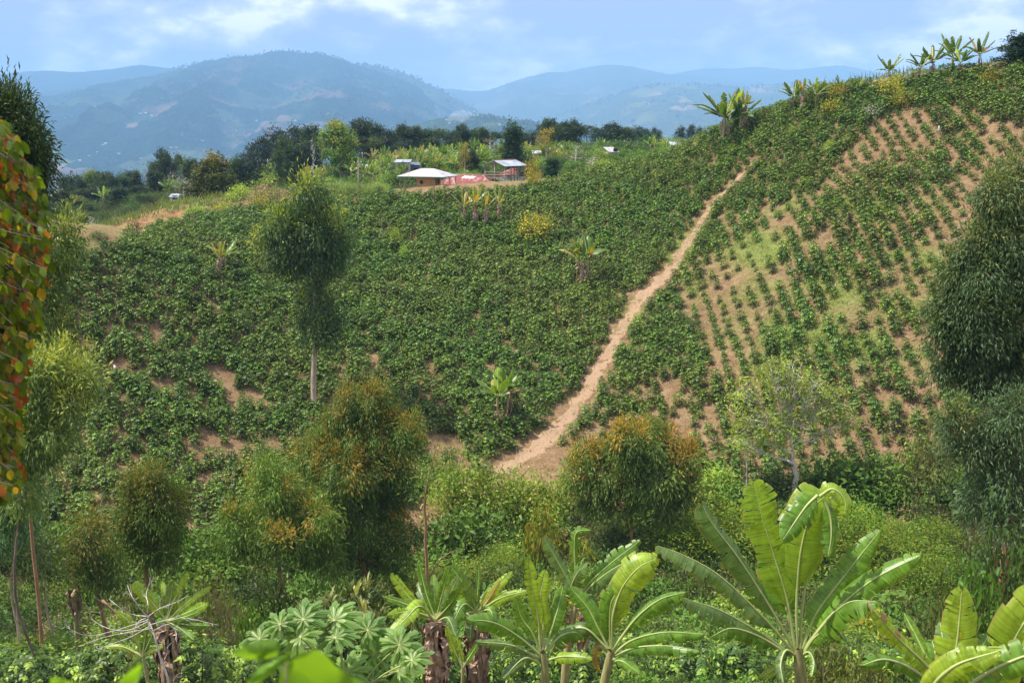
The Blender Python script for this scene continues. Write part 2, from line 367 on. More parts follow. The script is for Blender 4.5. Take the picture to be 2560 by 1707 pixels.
def make_ground():
    xs = axis(-74, 74, .8, 15000, 1.17); ys = axis(24, 160, .8, 300, 1.12)
    ys = ys[ys > -45]; s = 3.0; ys = list(ys[ys < 300])
    while ys[-1] < 11200: ys.append(ys[-1] + s); s *= 1.12
    ys = np.array(ys)
    X, Y = np.meshgrid(xs, ys); Z = G(X, Y)
    nx, ny = len(xs), len(ys); V = np.stack([X, Y, Z], -1).reshape(-1, 3)
    i = np.arange(ny - 1)[:, None] * nx + np.arange(nx - 1)[None]
    q = np.stack([i, i + 1, i + nx + 1, i + nx], -1).reshape(-1, 4)
    P = to_px(np.where(V[:, 1:2] < 5, np.array([0, 5, -3.]), V)); px, py = P[:, 0], P[:, 1]
    gr = np.clip(soft(px, py, GRASS) * 1.2 * sstep(.35, .6, fbm(V[:, 0] * .35, V[:, 1] * .35, 3, 21)) + .12, 0, 1)
    gr = np.where(V[:, 1] > 143, .8, gr); gr = np.where((V[:, 0] < -30) & (V[:, 1] > 112) & (px < 520) & (fbm(V[:, 0] * .3, V[:, 1] * .3, 3, 2) > .42), .75, gr)
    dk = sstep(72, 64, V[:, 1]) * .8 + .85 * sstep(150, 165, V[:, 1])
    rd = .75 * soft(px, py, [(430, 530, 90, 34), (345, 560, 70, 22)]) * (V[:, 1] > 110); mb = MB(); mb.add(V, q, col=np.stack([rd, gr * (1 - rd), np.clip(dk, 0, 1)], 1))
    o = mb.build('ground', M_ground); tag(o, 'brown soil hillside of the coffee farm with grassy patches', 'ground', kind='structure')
make_ground()
def make_path():
    pts = np.array([hit(a, b) for a, b, _ in PATH_PX]); hw = np.array([c / FPX * .74 * p[1] for (_, _, c), p in zip(PATH_PX, pts)])
    n = 420; P = bez(pts[:, :2].tolist(), n) if False else bez(np.c_[pts[:, :2], np.zeros(len(pts))], n)
    w = np.interp(np.linspace(0, 1, n), np.linspace(0, 1, len(hw)), hw)
    T = nrm(np.gradient(P, axis=0)); S = np.stack([-T[:, 1], T[:, 0], T[:, 2] * 0], 1)
    m = 13; a = np.linspace(-1, 1, m)
    sarr = np.arange(n) * .3
    off = np.where(a[None] < 0, -1, 1) * (fbm(sarr[:, None] * .55 + 50 * (a[None] > 0), np.zeros((n, m)), 3, 4) - .5) * 1.5 * np.abs(a)[None] * w[:, None]
    Q = P[:, None] + S[:, None] * (a[None, :, None] * w[:, None, None] + off[..., None])
    Q[..., 2] = G(Q[..., 0], Q[..., 1]) + .05 - .10 * (np.abs(a)[None] > .99)
    i = np.arange(n - 1)[:, None] * m + np.arange(m - 1)[None]
    mb = MB(); mb.add(Q, np.stack([i, i + 1, i + m + 1, i + m], -1).reshape(-1, 4))
    o = mb.build('path', M_path); tag(o, 'bare tan dirt path climbing between the two coffee plots', 'path', kind='structure')
    return P, w
PATH_P, PATH_W = make_path()
# ------------------------------------------------------------------ far mountains
def mountain_mat(name, forest, field, bare, k=1.0):
    m, nt, out = mat_new(name); L = nt.links.new
    tc = N(nt, 'ShaderNodeTexCoord'); mp = N(nt, 'ShaderNodeMapping'); mp.inputs['Scale'].default_value = (.001 * k, .0006 * k, .002 * k); L(tc.outputs['Object'], mp.inputs[0])
    f = noise_fac(nt, 3.2, 5, .55, vec=mp.outputs[0]); f2 = noise_fac(nt, 60.0, 4, .7, vec=mp.outputs[0])
    vo = N(nt, 'ShaderNodeTexVoronoi'); vo.inputs['Scale'].default_value = 5.0; L(mp.outputs[0], vo.inputs['Vector'])
    wr = N(nt, 'ShaderNodeVectorMath', operation='ADD'); nn = N(nt, 'ShaderNodeTexNoise'); nn.inputs['Scale'].default_value = 5; L(mp.outputs[0], nn.inputs['Vector'])
    sc_ = N(nt, 'ShaderNodeVectorMath', operation='SCALE'); sc_.inputs['Scale'].default_value = .35; L(nn.outputs['Color'], sc_.inputs[0]); L(mp.outputs[0], wr.inputs[0]); L(sc_.outputs[0], wr.inputs[1]); L(wr.outputs[0], vo.inputs['Vector'])
    sp = N(nt, 'ShaderNodeSeparateColor'); L(vo.outputs['Color'], sp.inputs[0])
    fc = ramp(nt, f2, [(.35, tuple(c * .6 for c in forest)), (.65, tuple(c * 1.5 for c in forest))])
    pc = ramp(nt, sp.outputs[0], [(.0, field), (.55, tuple(c * .8 for c in field)), (.75, bare), (1.0, bare)])
    pc = mixrgb(nt, pc, fc, .25)
    msk = ramp(nt, sp.outputs[1], [(.52, (0, 0, 0)), (.60, (1, 1, 1))]); m2 = ramp(nt, f, [(.47, (0, 0, 0)), (.56, (1, 1, 1))])
    mm = N(nt, 'ShaderNodeMath', operation='MULTIPLY'); L(msk, mm.inputs[0]); L(m2, mm.inputs[1])
    a = N(nt, 'ShaderNodeAttribute', attribute_name='col'); sa = N(nt, 'ShaderNodeSeparateColor'); L(a.outputs['Color'], sa.inputs[0])
    m3 = N(nt, 'ShaderNodeMath', operation='MULTIPLY'); L(mm.outputs[0], m3.inputs[0]); L(sa.outputs['Green'], m3.inputs[1])
    pr = N(nt, 'ShaderNodeBsdfPrincipled'); pr.inputs['Roughness'].default_value = 1; pr.inputs['Specular IOR Level'].default_value = 0
    L(mixrgb(nt, fc, pc, m3.outputs[0]), pr.inputs['Base Color'])
    bu = N(nt, 'ShaderNodeBump'); bu.inputs['Strength'].default_value = 1; bu.inputs['Distance'].default_value = 14; L(f2, bu.inputs['Height']); L(bu.outputs[0], pr.inputs['Normal'])
    L(pr.outputs[0], out.inputs[0]); return m
MTN = {}
def mountain(name, label, D, ridge, depth, foot, mat, seed, amp=1.0, nu=420, nv=110, cat='mountain', patch=1.0, rough=12):
    """a real massif: the crest follows the profile at distance D, ribs and gullies run down to the foot"""
    rp = np.array(ridge, float); u = np.linspace(rp[0, 0], rp[-1, 0], nu)
    cy_ = np.interp(u, rp[:, 0], rp[:, 1]); k = np.ones(9) / 9; cy_ = np.convolve(np.pad(cy_, 4, mode='edge'), k, 'valid')
    crest = np.array([at(a, b, D) for a, b in zip(u, cy_)])
    v = np.concatenate([np.linspace(0, 1, nv), 1 + np.linspace(0, 1, 26)[1:]])
    VV, UU = np.meshgrid(v, np.arange(nu), indexing='ij')
    front = np.minimum(VV, 1); back = np.maximum(VV - 1, 0)
    y = D - depth * (1 - front) + depth * .3 * back
    x = crest[:, 0][UU] * (y / D) * .35 + crest[:, 0][UU] * .65
    hz = crest[:, 2][UU]; base = foot
    prof = front ** .9 * .92 + front ** 3 * .08
    z = base + (hz - base) * prof
    z = np.where(back > 0, hz - (hz - base) * back ** 1.2, z)
    w = depth
    rib = 1 - np.abs(2 * fbm(x / w * 5.5 + VV * .5, VV * 1.3 + 3, 5, seed, .55) - 1)
    det = fbm(x / w * 20, y / w * 16, 5, seed + 50, .62) - .5
    taper = np.sin(np.clip(front, 0, 1) * math.pi) ** .7
    z = z + ((rib - .72) * (hz - base) * .42 * taper + det * (hz - base) * .16 * (taper + .10)) * amp
    z = z + (fbm(x / w * 200, y / w * 200, 2, seed + 9) - .5) * rough
    V = np.stack([x, y, z], -1).reshape(-1, 3)
    i = np.arange(len(v) - 1)[:, None] * nu + np.arange(nu - 1)[None]
    fld = np.clip(1.15 - front * 1.1, .0, 1) if patch == 1 else np.full_like(front, patch)
    mb = MB(); mb.add(V, np.stack([i, i + 1, i + nu + 1, i + nu], -1).reshape(-1, 4), col=np.stack([fld * 0, fld, fld * 0], -1).reshape(-1, 3))
    o = mb.build(name, mat); tag(o, label, cat, kind='structure')
    MTN[name if name not in MTN else name + str(seed)] = (V.reshape(len(v), nu, 3), nv)
    return V.reshape(len(v), nu, 3)
M_mt = mountain_mat('forested_mountain', (.012, .030, .014), (.13, .18, .07), (.32, .20, .15))  # forest tone darkened: a cloud shadow put into the mountain's colour
M_mt2 = mountain_mat('far_hills', (.07, .10, .07), (.22, .24, .11), (.40, .28, .20), 1.2)  # base colours lightened to paint extra haze onto the farther hills
M_mt3 = mountain_mat('farmed_hill', (.045, .08, .03), (.15, .19, .075), (.28, .2, .14), 4.0)
A_mt = mountain('mountain', 'long forested mountain with farm plots filling the left background', 6500,
   [(-700, 330), (-300, 300), (-60, 262), (40, 246), (110, 240), (160, 236), (220, 226), (300, 204), (400, 190), (440, 178), (500, 162), (560, 148), (620, 139), (665, 137), (690, 128), (720, 127), (750, 133), (790, 137), (830, 141), (860, 153), (900, 168), (960, 182), (1000, 198), (1040, 216), (1080, 236), (1120, 262), (1170, 288), (1230, 312), (1320, 336), (1420, 356)], 3700, -236, M_mt, 3, amp=1.0)
B_mt = mountain('mountain', 'paler spur with scattered trees behind the long mountain', 6800,
   [(700, 200), (800, 172), (870, 163), (925, 164), (965, 172), (1000, 180), (1030, 192), (1060, 207), (1100, 226), (1140, 250), (1180, 272), (1240, 300), (1330, 330)], 3000, -236, M_mt2, 8, amp=.9, nu=240, nv=80)
mountain('mountain', 'smooth blue range low behind the left shoulder of the long mountain', 8600,
   [(-700, 210), (-200, 192), (0, 188), (60, 179), (120, 177), (190, 182), (240, 177), (290, 172), (330, 164), (360, 162), (400, 169), (450, 171), (520, 176), (620, 200), (800, 240)], 4200, -236, M_mt, 14, amp=.55, nu=260, nv=60, patch=.2)
mountain('mountain', 'pale hazy mountain with broad rounded top in the centre distance', 10000,
   [(980, 260), (1080, 224), (1130, 222), (1170, 228), (1215, 228), (1260, 212), (1300, 198), (1345, 186), (1375, 180), (1410, 182), (1450, 172), (1500, 163), (1530, 161), (1570, 166), (1620, 176), (1680, 187), (1750, 192), (1850, 205), (2000, 230), (2200, 250)], 4800, -236, M_mt2, 21, amp=.7, nu=300, nv=70, patch=.4)
mountain('mountain', 'palest far range on the right, its crest gently waved', 11200,
   [(1500, 230), (1620, 196), (1690, 184), (1740, 174), (1790, 169), (1830, 173), (1880, 167), (1920, 169), (1960, 175), (2010, 174), (2060, 166), (2100, 163), (2140, 170), (2180, 179), (2240, 188), (2320, 196), (2500, 205), (2900, 215), (3300, 240)], 3800, -236, M_mt2, 30, amp=.5, nu=300, nv=60, patch=.2)
C_mt = mountain('mountain', 'hazy lower hills with pale clearings in front of the right ranges', 7000,
   [(1300, 330), (1380, 300), (1440, 275), (1500, 250), (1550, 235), (1610, 216), (1680, 209), (1740, 213), (1800, 216), (1850, 222), (1900, 216), (1950, 208), (2000, 207), (2040, 212), (2090, 216), (2160, 212), (2220, 206), (2300, 215), (2500, 230), (2900, 260)], 4400, -236, M_mt2, 41, amp=.9, nu=320, nv=90, patch=.8)
D_mt = mountain('hill', 'small farmed hill with houses and a smoking fire on its top', 3300,
   [(820, 372), (900, 345), (980, 325), (1050, 308), (1100, 296), (1135, 290), (1180, 289), (1230, 293), (1290, 300), (1350, 309), (1410, 318), (1480, 330), (1560, 345), (1700, 370), (1900, 392)], 1400, -230, M_mt3, 55, amp=.5, nu=240, nv=70, cat='hill', patch=.9, rough=3)

# trees that texture the mountains: nobody could count them
def blob_forest(name, label, surf, nv, n, size, colr, seed, crest=0.25, f=lambda x, y: 1):
    r = np.random.default_rng(seed); H, Wd, _ = surf.shape
    nc = int(n * crest)
    i = np.concatenate([np.full(nc, nv - 1) + r.integers(-2, 1, nc), r.integers(3, nv - 1, n - nc)]); j = r.integers(1, Wd - 1, n)
    P = surf[i, j] + r.normal(size=(n, 3)) * [size * 2, size * 2, 0]
    m = vnoise(P[:, 0] / (size * 22), P[:, 1] / (size * 22), seed) > .42; P = P[m]; n = len(P)
    # low lumpy crowns: twisted double pyramids with nine points
    a = np.arange(4) / 4 * 2 * math.pi
    base = np.concatenate([np.stack([np.cos(a), np.sin(a), a * 0 + .3], 1) * [.55, .55, 1], np.stack([np.cos(a + .7), np.sin(a + .7), a * 0 + .75], 1) * [.42, .42, 1], [[0, 0, 1.1]]])
    s = size * r.uniform(.6, 1.5, n); V = base[None] * s[:, None, None] * (1 + r.normal(size=(n, 9, 3)) * .14) + P[:, None]
    q = []; t = []
    for k in range(4): q.append((k, (k + 1) % 4, 4 + (k + 1) % 4, 4 + k)); t.append((4 + k, 4 + (k + 1) % 4, 8))
    off = (np.arange(n) * 9)[:, None, None]
    c = np.asarray(colr) * r.uniform(.6, 1.4, (n, 1)); mb = MB()
    mb.add(V, (np.array(q)[None] + off).reshape(-1, 4), (np.array(t)[None] + off).reshape(-1, 3), col=np.repeat(c, 9, 0))
    tag(mb.build(name, M_leaf, smooth=False), label, 'forest', kind='stuff')
blob_forest('forest', 'trees along the crest and slopes of the long mountain', A_mt, 110, 9000, 10, (.03, .055, .025), 1, .09)
blob_forest('forest', 'scattered trees on the paler spur', B_mt, 80, 1300, 11, (.035, .06, .03), 2, .2)
blob_forest('forest', 'scattered trees on the hazy lower hills', C_mt, 90, 2600, 12, (.035, .06, .03), 4, .25)
blob_forest('forest', 'small trees and hedges on the farmed hill', D_mt, 70, 3600, 7, (.04, .075, .03), 3, .15)

# ------------------------------------------------------------------ haze
def make_haze():
    m, nt, out = mat_new('haze'); L = nt.links.new
    v = N(nt, 'ShaderNodeVolumePrincipled'); v.inputs['Color'].default_value = (.35, .635, 1.0, 1); v.inputs['Density'].default_value = HAZE; v.inputs['Anisotropy'].default_value = .0
    L(v.outputs[0], out.inputs['Volume'])
    mb = MB(); top = max(v[..., 2].max() for v, _ in MTN.values()) + 60; box(mb, (0, 6200, (top - 300) / 2), (32400, 13400, top + 300)); o = mb.build('haze', m, smooth=False)
    tag(o, 'blue haze filling the valley before the mountains', 'haze', kind='stuff')
HAZE = 1.65e-4
# ------------------------------------------------------------------ coffee
def bush_mesh(name, seed, n_br=26, n_lf=9, h=1.35, r=.72, lf=.17, shape='dia', tip=.16):
    """coffee bush: stem, side branches that sag at the ends, paired glossy leaves"""
    g = np.random.default_rng(seed); mb = MB()
    tube(mb, [(0, 0, -.3), (.02, .01, h * .5), (0, .02, h * .93)], [.03, .022, .01], 5, col=(.16, .12, .08), mat=1)
    P = []; D = []; C = []; Nn = []
    for k in range(n_br):
        t = (k + .5) / n_br; z0 = h * (.10 + .84 * t); a = k * 2.4 + g.normal() * .3
        rr = r * (math.sin(math.pi * min(1, (.16 + .84 * (1 - t)) ** .9)) ** .5 * .9 + .12) * g.uniform(.8, 1.2) if t > .35 else r * g.uniform(.75, 1.1)
        o = np.array([math.cos(a), math.sin(a), 0]); rise = .25 + .5 * t
        s = np.linspace(.28, 1, n_lf)
        p = o[None] * (s * rr)[:, None]; p[:, 2] = z0 + rr * (rise * s - .62 * s ** 2)
        p += g.normal(size=p.shape) * .025
        if k % 3 == 0: tube(mb, np.concatenate([[[0, 0, z0]], p[::4]]), .008, 3, col=(.14, .13, .07), mat=1)
        side = np.cross(o, [0, 0, 1.0])
        for sg in (-1, 1):
            d = o[None] * .55 + side[None] * sg * .8 + g.normal(size=p.shape) * .25; d[:, 2] -= .28
            P.append(p); D.append(d); Nn.append(np.array([0, 0, 1.]) + o[None] * .35 + g.normal(size=p.shape) * .25)
            young = (s > .85)[:, None] * (t > .3)
            c = mixc((.050, .105, .012), (.105, .195, .024), g.uniform(0, 1, n_lf))
            c = np.where(young & (g.uniform(size=(n_lf, 1)) < .6 + tip), mixc((.20, .34, .035), (.34, .46, .05), g.uniform(0, 1, n_lf)), c); C.append(c)
    for _ in range(8):                        # upright young leaves at the tip
        P.append(np.array([[0, 0, h * .93]])); D.append(nrm(g.normal(size=(1, 3)) + [0, 0, 1.2])); Nn.append(g.normal(size=(1, 3)) + [0, 0, .5]); C.append(np.array([[.10, .20, .04]]))
    P, D, Nn, C = map(np.concatenate, (P, D, Nn, C)); n = len(P); L = lf * g.uniform(.75, 1.25, n)
    leaves(mb, P, D, Nn, L, L * .46, C, shape)
    return mb.mesh(name, [M_gloss, M_bark])
BUSH = [bush_mesh('coffee_bush', 100 + k, n_br=22 + 2 * k, lf=.14, h=.84 + .11 * k, r=.42 + .045 * (k % 3)) for k in range(5)]
BUSH_NEAR = [bush_mesh('coffee_bush', 200 + k, n_br=40, n_lf=12, h=1.9, r=1.05, lf=.19, shape='lance', tip=.3) for k in range(3)]

DENSE = [(-60, 690), (110, 655), (200, 612), (300, 585), (400, 560), (500, 535), (640, 508), (800, 492), (900, 486), (1010, 478), (1130, 474), (1300, 460), (1420, 436), (1560, 405), (1650, 385), (1750, 340), (1880, 275), (2000, 222), (2180, 205), (2300, 180), (2440, 165), (2700, 130),
         (2700, 330), (2560, 310), (2350, 240), (2180, 290), (2090, 380), (2050, 455), (1950, 500), (1800, 520), (1790, 610), (1700, 640), (1690, 760), (1760, 860), (1780, 1000), (1720, 1060), (1560, 1010), (1460, 1060), (1250, 1180), (1120, 1180), (1000, 1260), (700, 1330), (400, 1400), (100, 1420), (-60, 1400)]
ALLF = [(-60, 700), (110, 655), (200, 610), (400, 558), (640, 506), (900, 484), (1010, 476), (1130, 472), (1300, 458), (1420, 434), (1650, 383), (1750, 336), (1880, 270), (2000, 218), (2180, 200), (2440, 160), (2700, 120), (2700, 1330), (2300, 1330), (1900, 1330), (1500, 1230), (1300, 1200), (1100, 1240), (700, 1340), (400, 1400), (100, 1420), (-60, 1400)]
def plant_coffee():
    # planting rows run up the slope
    rows = []
    xs = np.arange(-62, 74, .83)
    for x in xs:
        y = np.arange(64, 143, .73) + rng.uniform(-.3, .3); rows.append(np.stack([np.full(len(y), x), y], 1))
    A = np.concatenate(rows) + rng.normal(size=(sum(map(len, rows)), 2)) * .12
    rows = []
    for x in np.arange(8, 74, 1.30):
        y = np.arange(64, 127, 1.02) + rng.uniform(-.3, .3); rows.append(np.stack([x + .35 * np.sin(y * .08), y], 1))
    B = np.concatenate(rows) + rng.normal(size=(sum(map(len, rows)), 2)) * .08
    out = []
    for Q, dense in ((A, True), (B, False)):
        V = np.c_[Q, G(Q[:, 0], Q[:, 1])]; p = to_px(V); px, py = p[:, 0], p[:, 1]
        pt = to_px(V + [0, 0, .8])[:, 1]; inD = inpoly(px, pt, DENSE); inA = inpoly(px, pt, ALLF)
        dpath = np.full(len(V), 9.)
        d = np.sqrt(((Q[:, None] - PATH_P[None, ::4, :2]) ** 2).sum(-1)); k = d.argmin(1); dpath = d[np.arange(len(d)), k] - PATH_W[::4][k]
        keep = inA & (dpath > .45) & ((px > -40) & (px < 2610))
        bare = soft(px, py, BARE); n = vnoise(Q[:, 0] * .5, Q[:, 1] * .5, 33); n2 = fbm(Q[:, 0] * .12, Q[:, 1] * .12, 2, 8)
        thin = .03 + .16 * sstep(900, 1200, py) * sstep(1500, 1200, px) * sstep(.45, .6, n) + .07 * sstep(800, 1100, py)
        if dense: keep &= inD & (rng.uniform(size=len(V)) > np.clip(bare * .75, 0, 1)) & (rng.uniform(size=len(V)) > thin)
        else:
            keep &= ~inD & (rng.uniform(size=len(V)) > .04 + .20 * sstep(.5, .65, n2) * sstep(420, 560, py)) & (rng.uniform(size=len(V)) > bare * .8)
            keep &= ~((px > 1180) & (px < 1500) & (py > 1020) & (rng.uniform(size=len(V)) > .55))
        s = rng.uniform(.7, 1.3, len(V)) * (1.0 if dense else .98) * (1 - .0 * n)
        s = s * np.where(dense, 1.0, .80 + .40 * sstep(.4, .62, vnoise(Q[:, 0] * .16, Q[:, 1] * .16, 71)))
        out.append(np.c_[V, s][keep])
    F = np.concatenate(out)
    # the plants at the bottom of the picture, on the near slope
    xs, ys = np.meshgrid(np.arange(-24, 26, 1.9), np.arange(31, 46, 1.9)); Q = np.stack([xs.ravel(), ys.ravel()], 1) + rng.normal(size=(xs.size, 2)) * .35
    V = np.c_[Q, G(Q[:, 0], Q[:, 1])]; p = to_px(V)
    k = (p[:, 0] > -30) & (p[:, 0] < 2250) & (p[:, 1] < 1790) & (p[:, 1] > 1585) & (rng.uniform(size=len(V)) > .12) & ~((p[:, 0] < 760) & (p[:, 1] < 1600))
    k &= ~((np.abs(p[:, 0] - 540) < 250) & (p[:, 1] < 1640)) | (p[:, 0] < 100)
    Nr = np.c_[V, rng.uniform(.8, 1.15, len(V))][k]
    order = np.argsort(F[:, 1] - (F[:, 3] * 2)); n_ind = 300 - len(Nr)
    # those hidden behind the trees of the gully are skipped when choosing the ones that show largest
    pf = to_px(F[:, :3]); vis = (pf[:, 1] < 1290) & (pf[:, 0] > 100) & (pf[:, 0] < 2380) & ~((pf[:, 0] > 620) & (pf[:, 0] < 1090) & (pf[:, 1] > 960)) & ~((pf[:, 0] > 1440) & (pf[:, 0] < 1760) & (pf[:, 1] > 1060)) & ~((pf[:, 1] > 1130) & (pf[:, 0] > 1050) & (pf[:, 0] < 1480)) & ~((pf[:, 0] < 230) & (pf[:, 1] > 840)) & ~((pf[:, 0] > 1800) & (pf[:, 0] < 2150) & (pf[:, 1] > 1000)) & ~((pf[:, 0] < 480) & (pf[:, 1] > 1130))
    order = [i for i in order if vis[i]][:n_ind]
    rest = np.ones(len(F), bool); rest[order] = False
    first = []
    def put(me, v, label, group):
        o = bpy.data.objects.new('coffee_bush', me); COL.objects.link(o); o.location = v[:3]; o.scale = (v[3],) * 3
        o.rotation_euler = (rng.normal() * .06, rng.normal() * .06, rng.uniform(0, 6.28)); tag(o, label, 'coffee bush', group); return o
    for i, v in enumerate(Nr):
        put(BUSH_NEAR[i % 3], v, 'large glossy coffee bush on the near slope ' + zone(v[:3], [(230, 'at far left below the thin trees'), (480, 'around the bleached dead branches'), (760, 'behind the out-of-focus leaves'), (1060, 'behind the papaya'), (1290, 'below the two shaggy bananas'), (1600, 'below the two bananas right of the middle'), (1860, 'left of the largest banana'), (9999, 'right of the largest banana')]), 'large coffee bushes along the bottom of the near slope')
    for i in order:
        right = F[i, 0] > np.interp(F[i, 1], PATH_P[::-1, 1], PATH_P[::-1, 0])
        first.append(put(BUSH[i % 5], F[i], 'coffee bush in the lowest rows, ' + zone(F[i, :3], [(330, 'at the far left of the left plot'), (640, 'above the yellow-tipped eucalyptus'), (1110, 'between the two orange-tipped trees and the emergent eucalyptus'), (1240, 'around the fresh banana pair'), (1420, 'around the foot of the path'), (1640, 'right of the path foot above the rust-orange tree'), (1850, 'left of the pale forked tree'), (2190, 'right of the pale forked tree'), (9999, 'beside the massive right edge eucalyptus')]),
            'coffee bushes at the foot of the slope %s the path' % ('right of' if right else 'left of')))
    scatter('coffee_bushes', F[rest], BUSH, 'thousands of small coffee bushes covering the hillside in rows', 'coffee plantation')
    print('coffee', len(Nr), len(order), int(rest.sum()))
def scatter(name, PS, meshes, label, cat, tilt=.06):
    """one object whose node tree stands a copy of the given meshes on each of its points"""
    srcs = []
    me = bpy.data.meshes.new(name); me.vertices.add(len(PS)); me.vertices.foreach_set('co', PS[:, :3].astype(np.float32).ravel()); me.update()
    a = me.attributes.new('size', 'FLOAT', 'POINT'); a.data.foreach_set('value', PS[:, 3].astype(np.float32))
    rot = np.stack([rng.normal(size=len(PS)) * tilt, rng.normal(size=len(PS)) * tilt, rng.uniform(0, 6.28, len(PS))], 1)
    a = me.attributes.new('turn', 'FLOAT_VECTOR', 'POINT'); a.data.foreach_set('vector', rot.astype(np.float32).ravel())
    a = me.attributes.new('pick', 'INT', 'POINT'); a.data.foreach_set('value', rng.integers(0, len(meshes), len(PS)).astype(np.int32))
    o = link(name, me); tag(o, label, cat, kind='stuff')
    ng = bpy.data.node_groups.new(name, 'GeometryNodeTree'); ng.interface.new_socket('Geometry', in_out='INPUT', socket_type='NodeSocketGeometry'); ng.interface.new_socket('Geometry', in_out='OUTPUT', socket_type='NodeSocketGeometry')
    gi = N(ng, 'NodeGroupInput'); go = N(ng, 'NodeGroupOutput'); ip = N(ng, 'GeometryNodeInstanceOnPoints'); L = ng.links.new
    jn = N(ng, 'GeometryNodeJoinGeometry')
    for m in meshes:
        src = next(x for x in bpy.data.objects if x.data is m)
        oi = N(ng, 'GeometryNodeObjectInfo', transform_space='ORIGINAL'); oi.inputs['Object'].default_value = src; oi.inputs['As Instance'].default_value = False
        g2i = N(ng, 'GeometryNodeGeometryToInstance'); L(oi.outputs['Geometry'], g2i.inputs[0]); L(g2i.outputs[0], jn.inputs[0])
    L(gi.outputs[0], ip.inputs['Points']); L(jn.outputs[0], ip.inputs['Instance']); ip.inputs['Pick Instance'].default_value = True
    for nm, ty, sock in (('size', 'FLOAT', 'Scale'), ('turn', 'FLOAT_VECTOR', 'Rotation'), ('pick', 'INT', 'Instance Index')):
        na = N(ng, 'GeometryNodeInputNamedAttribute', data_type=ty); na.inputs['Name'].default_value = nm
        L(na.outputs['Attribute'], ip.inputs[sock])
    L(ip.outputs[0], go.inputs[0])
    md = o.modifiers.new('scatter', 'NODES'); md.node_group = ng
    return o
plant_coffee()

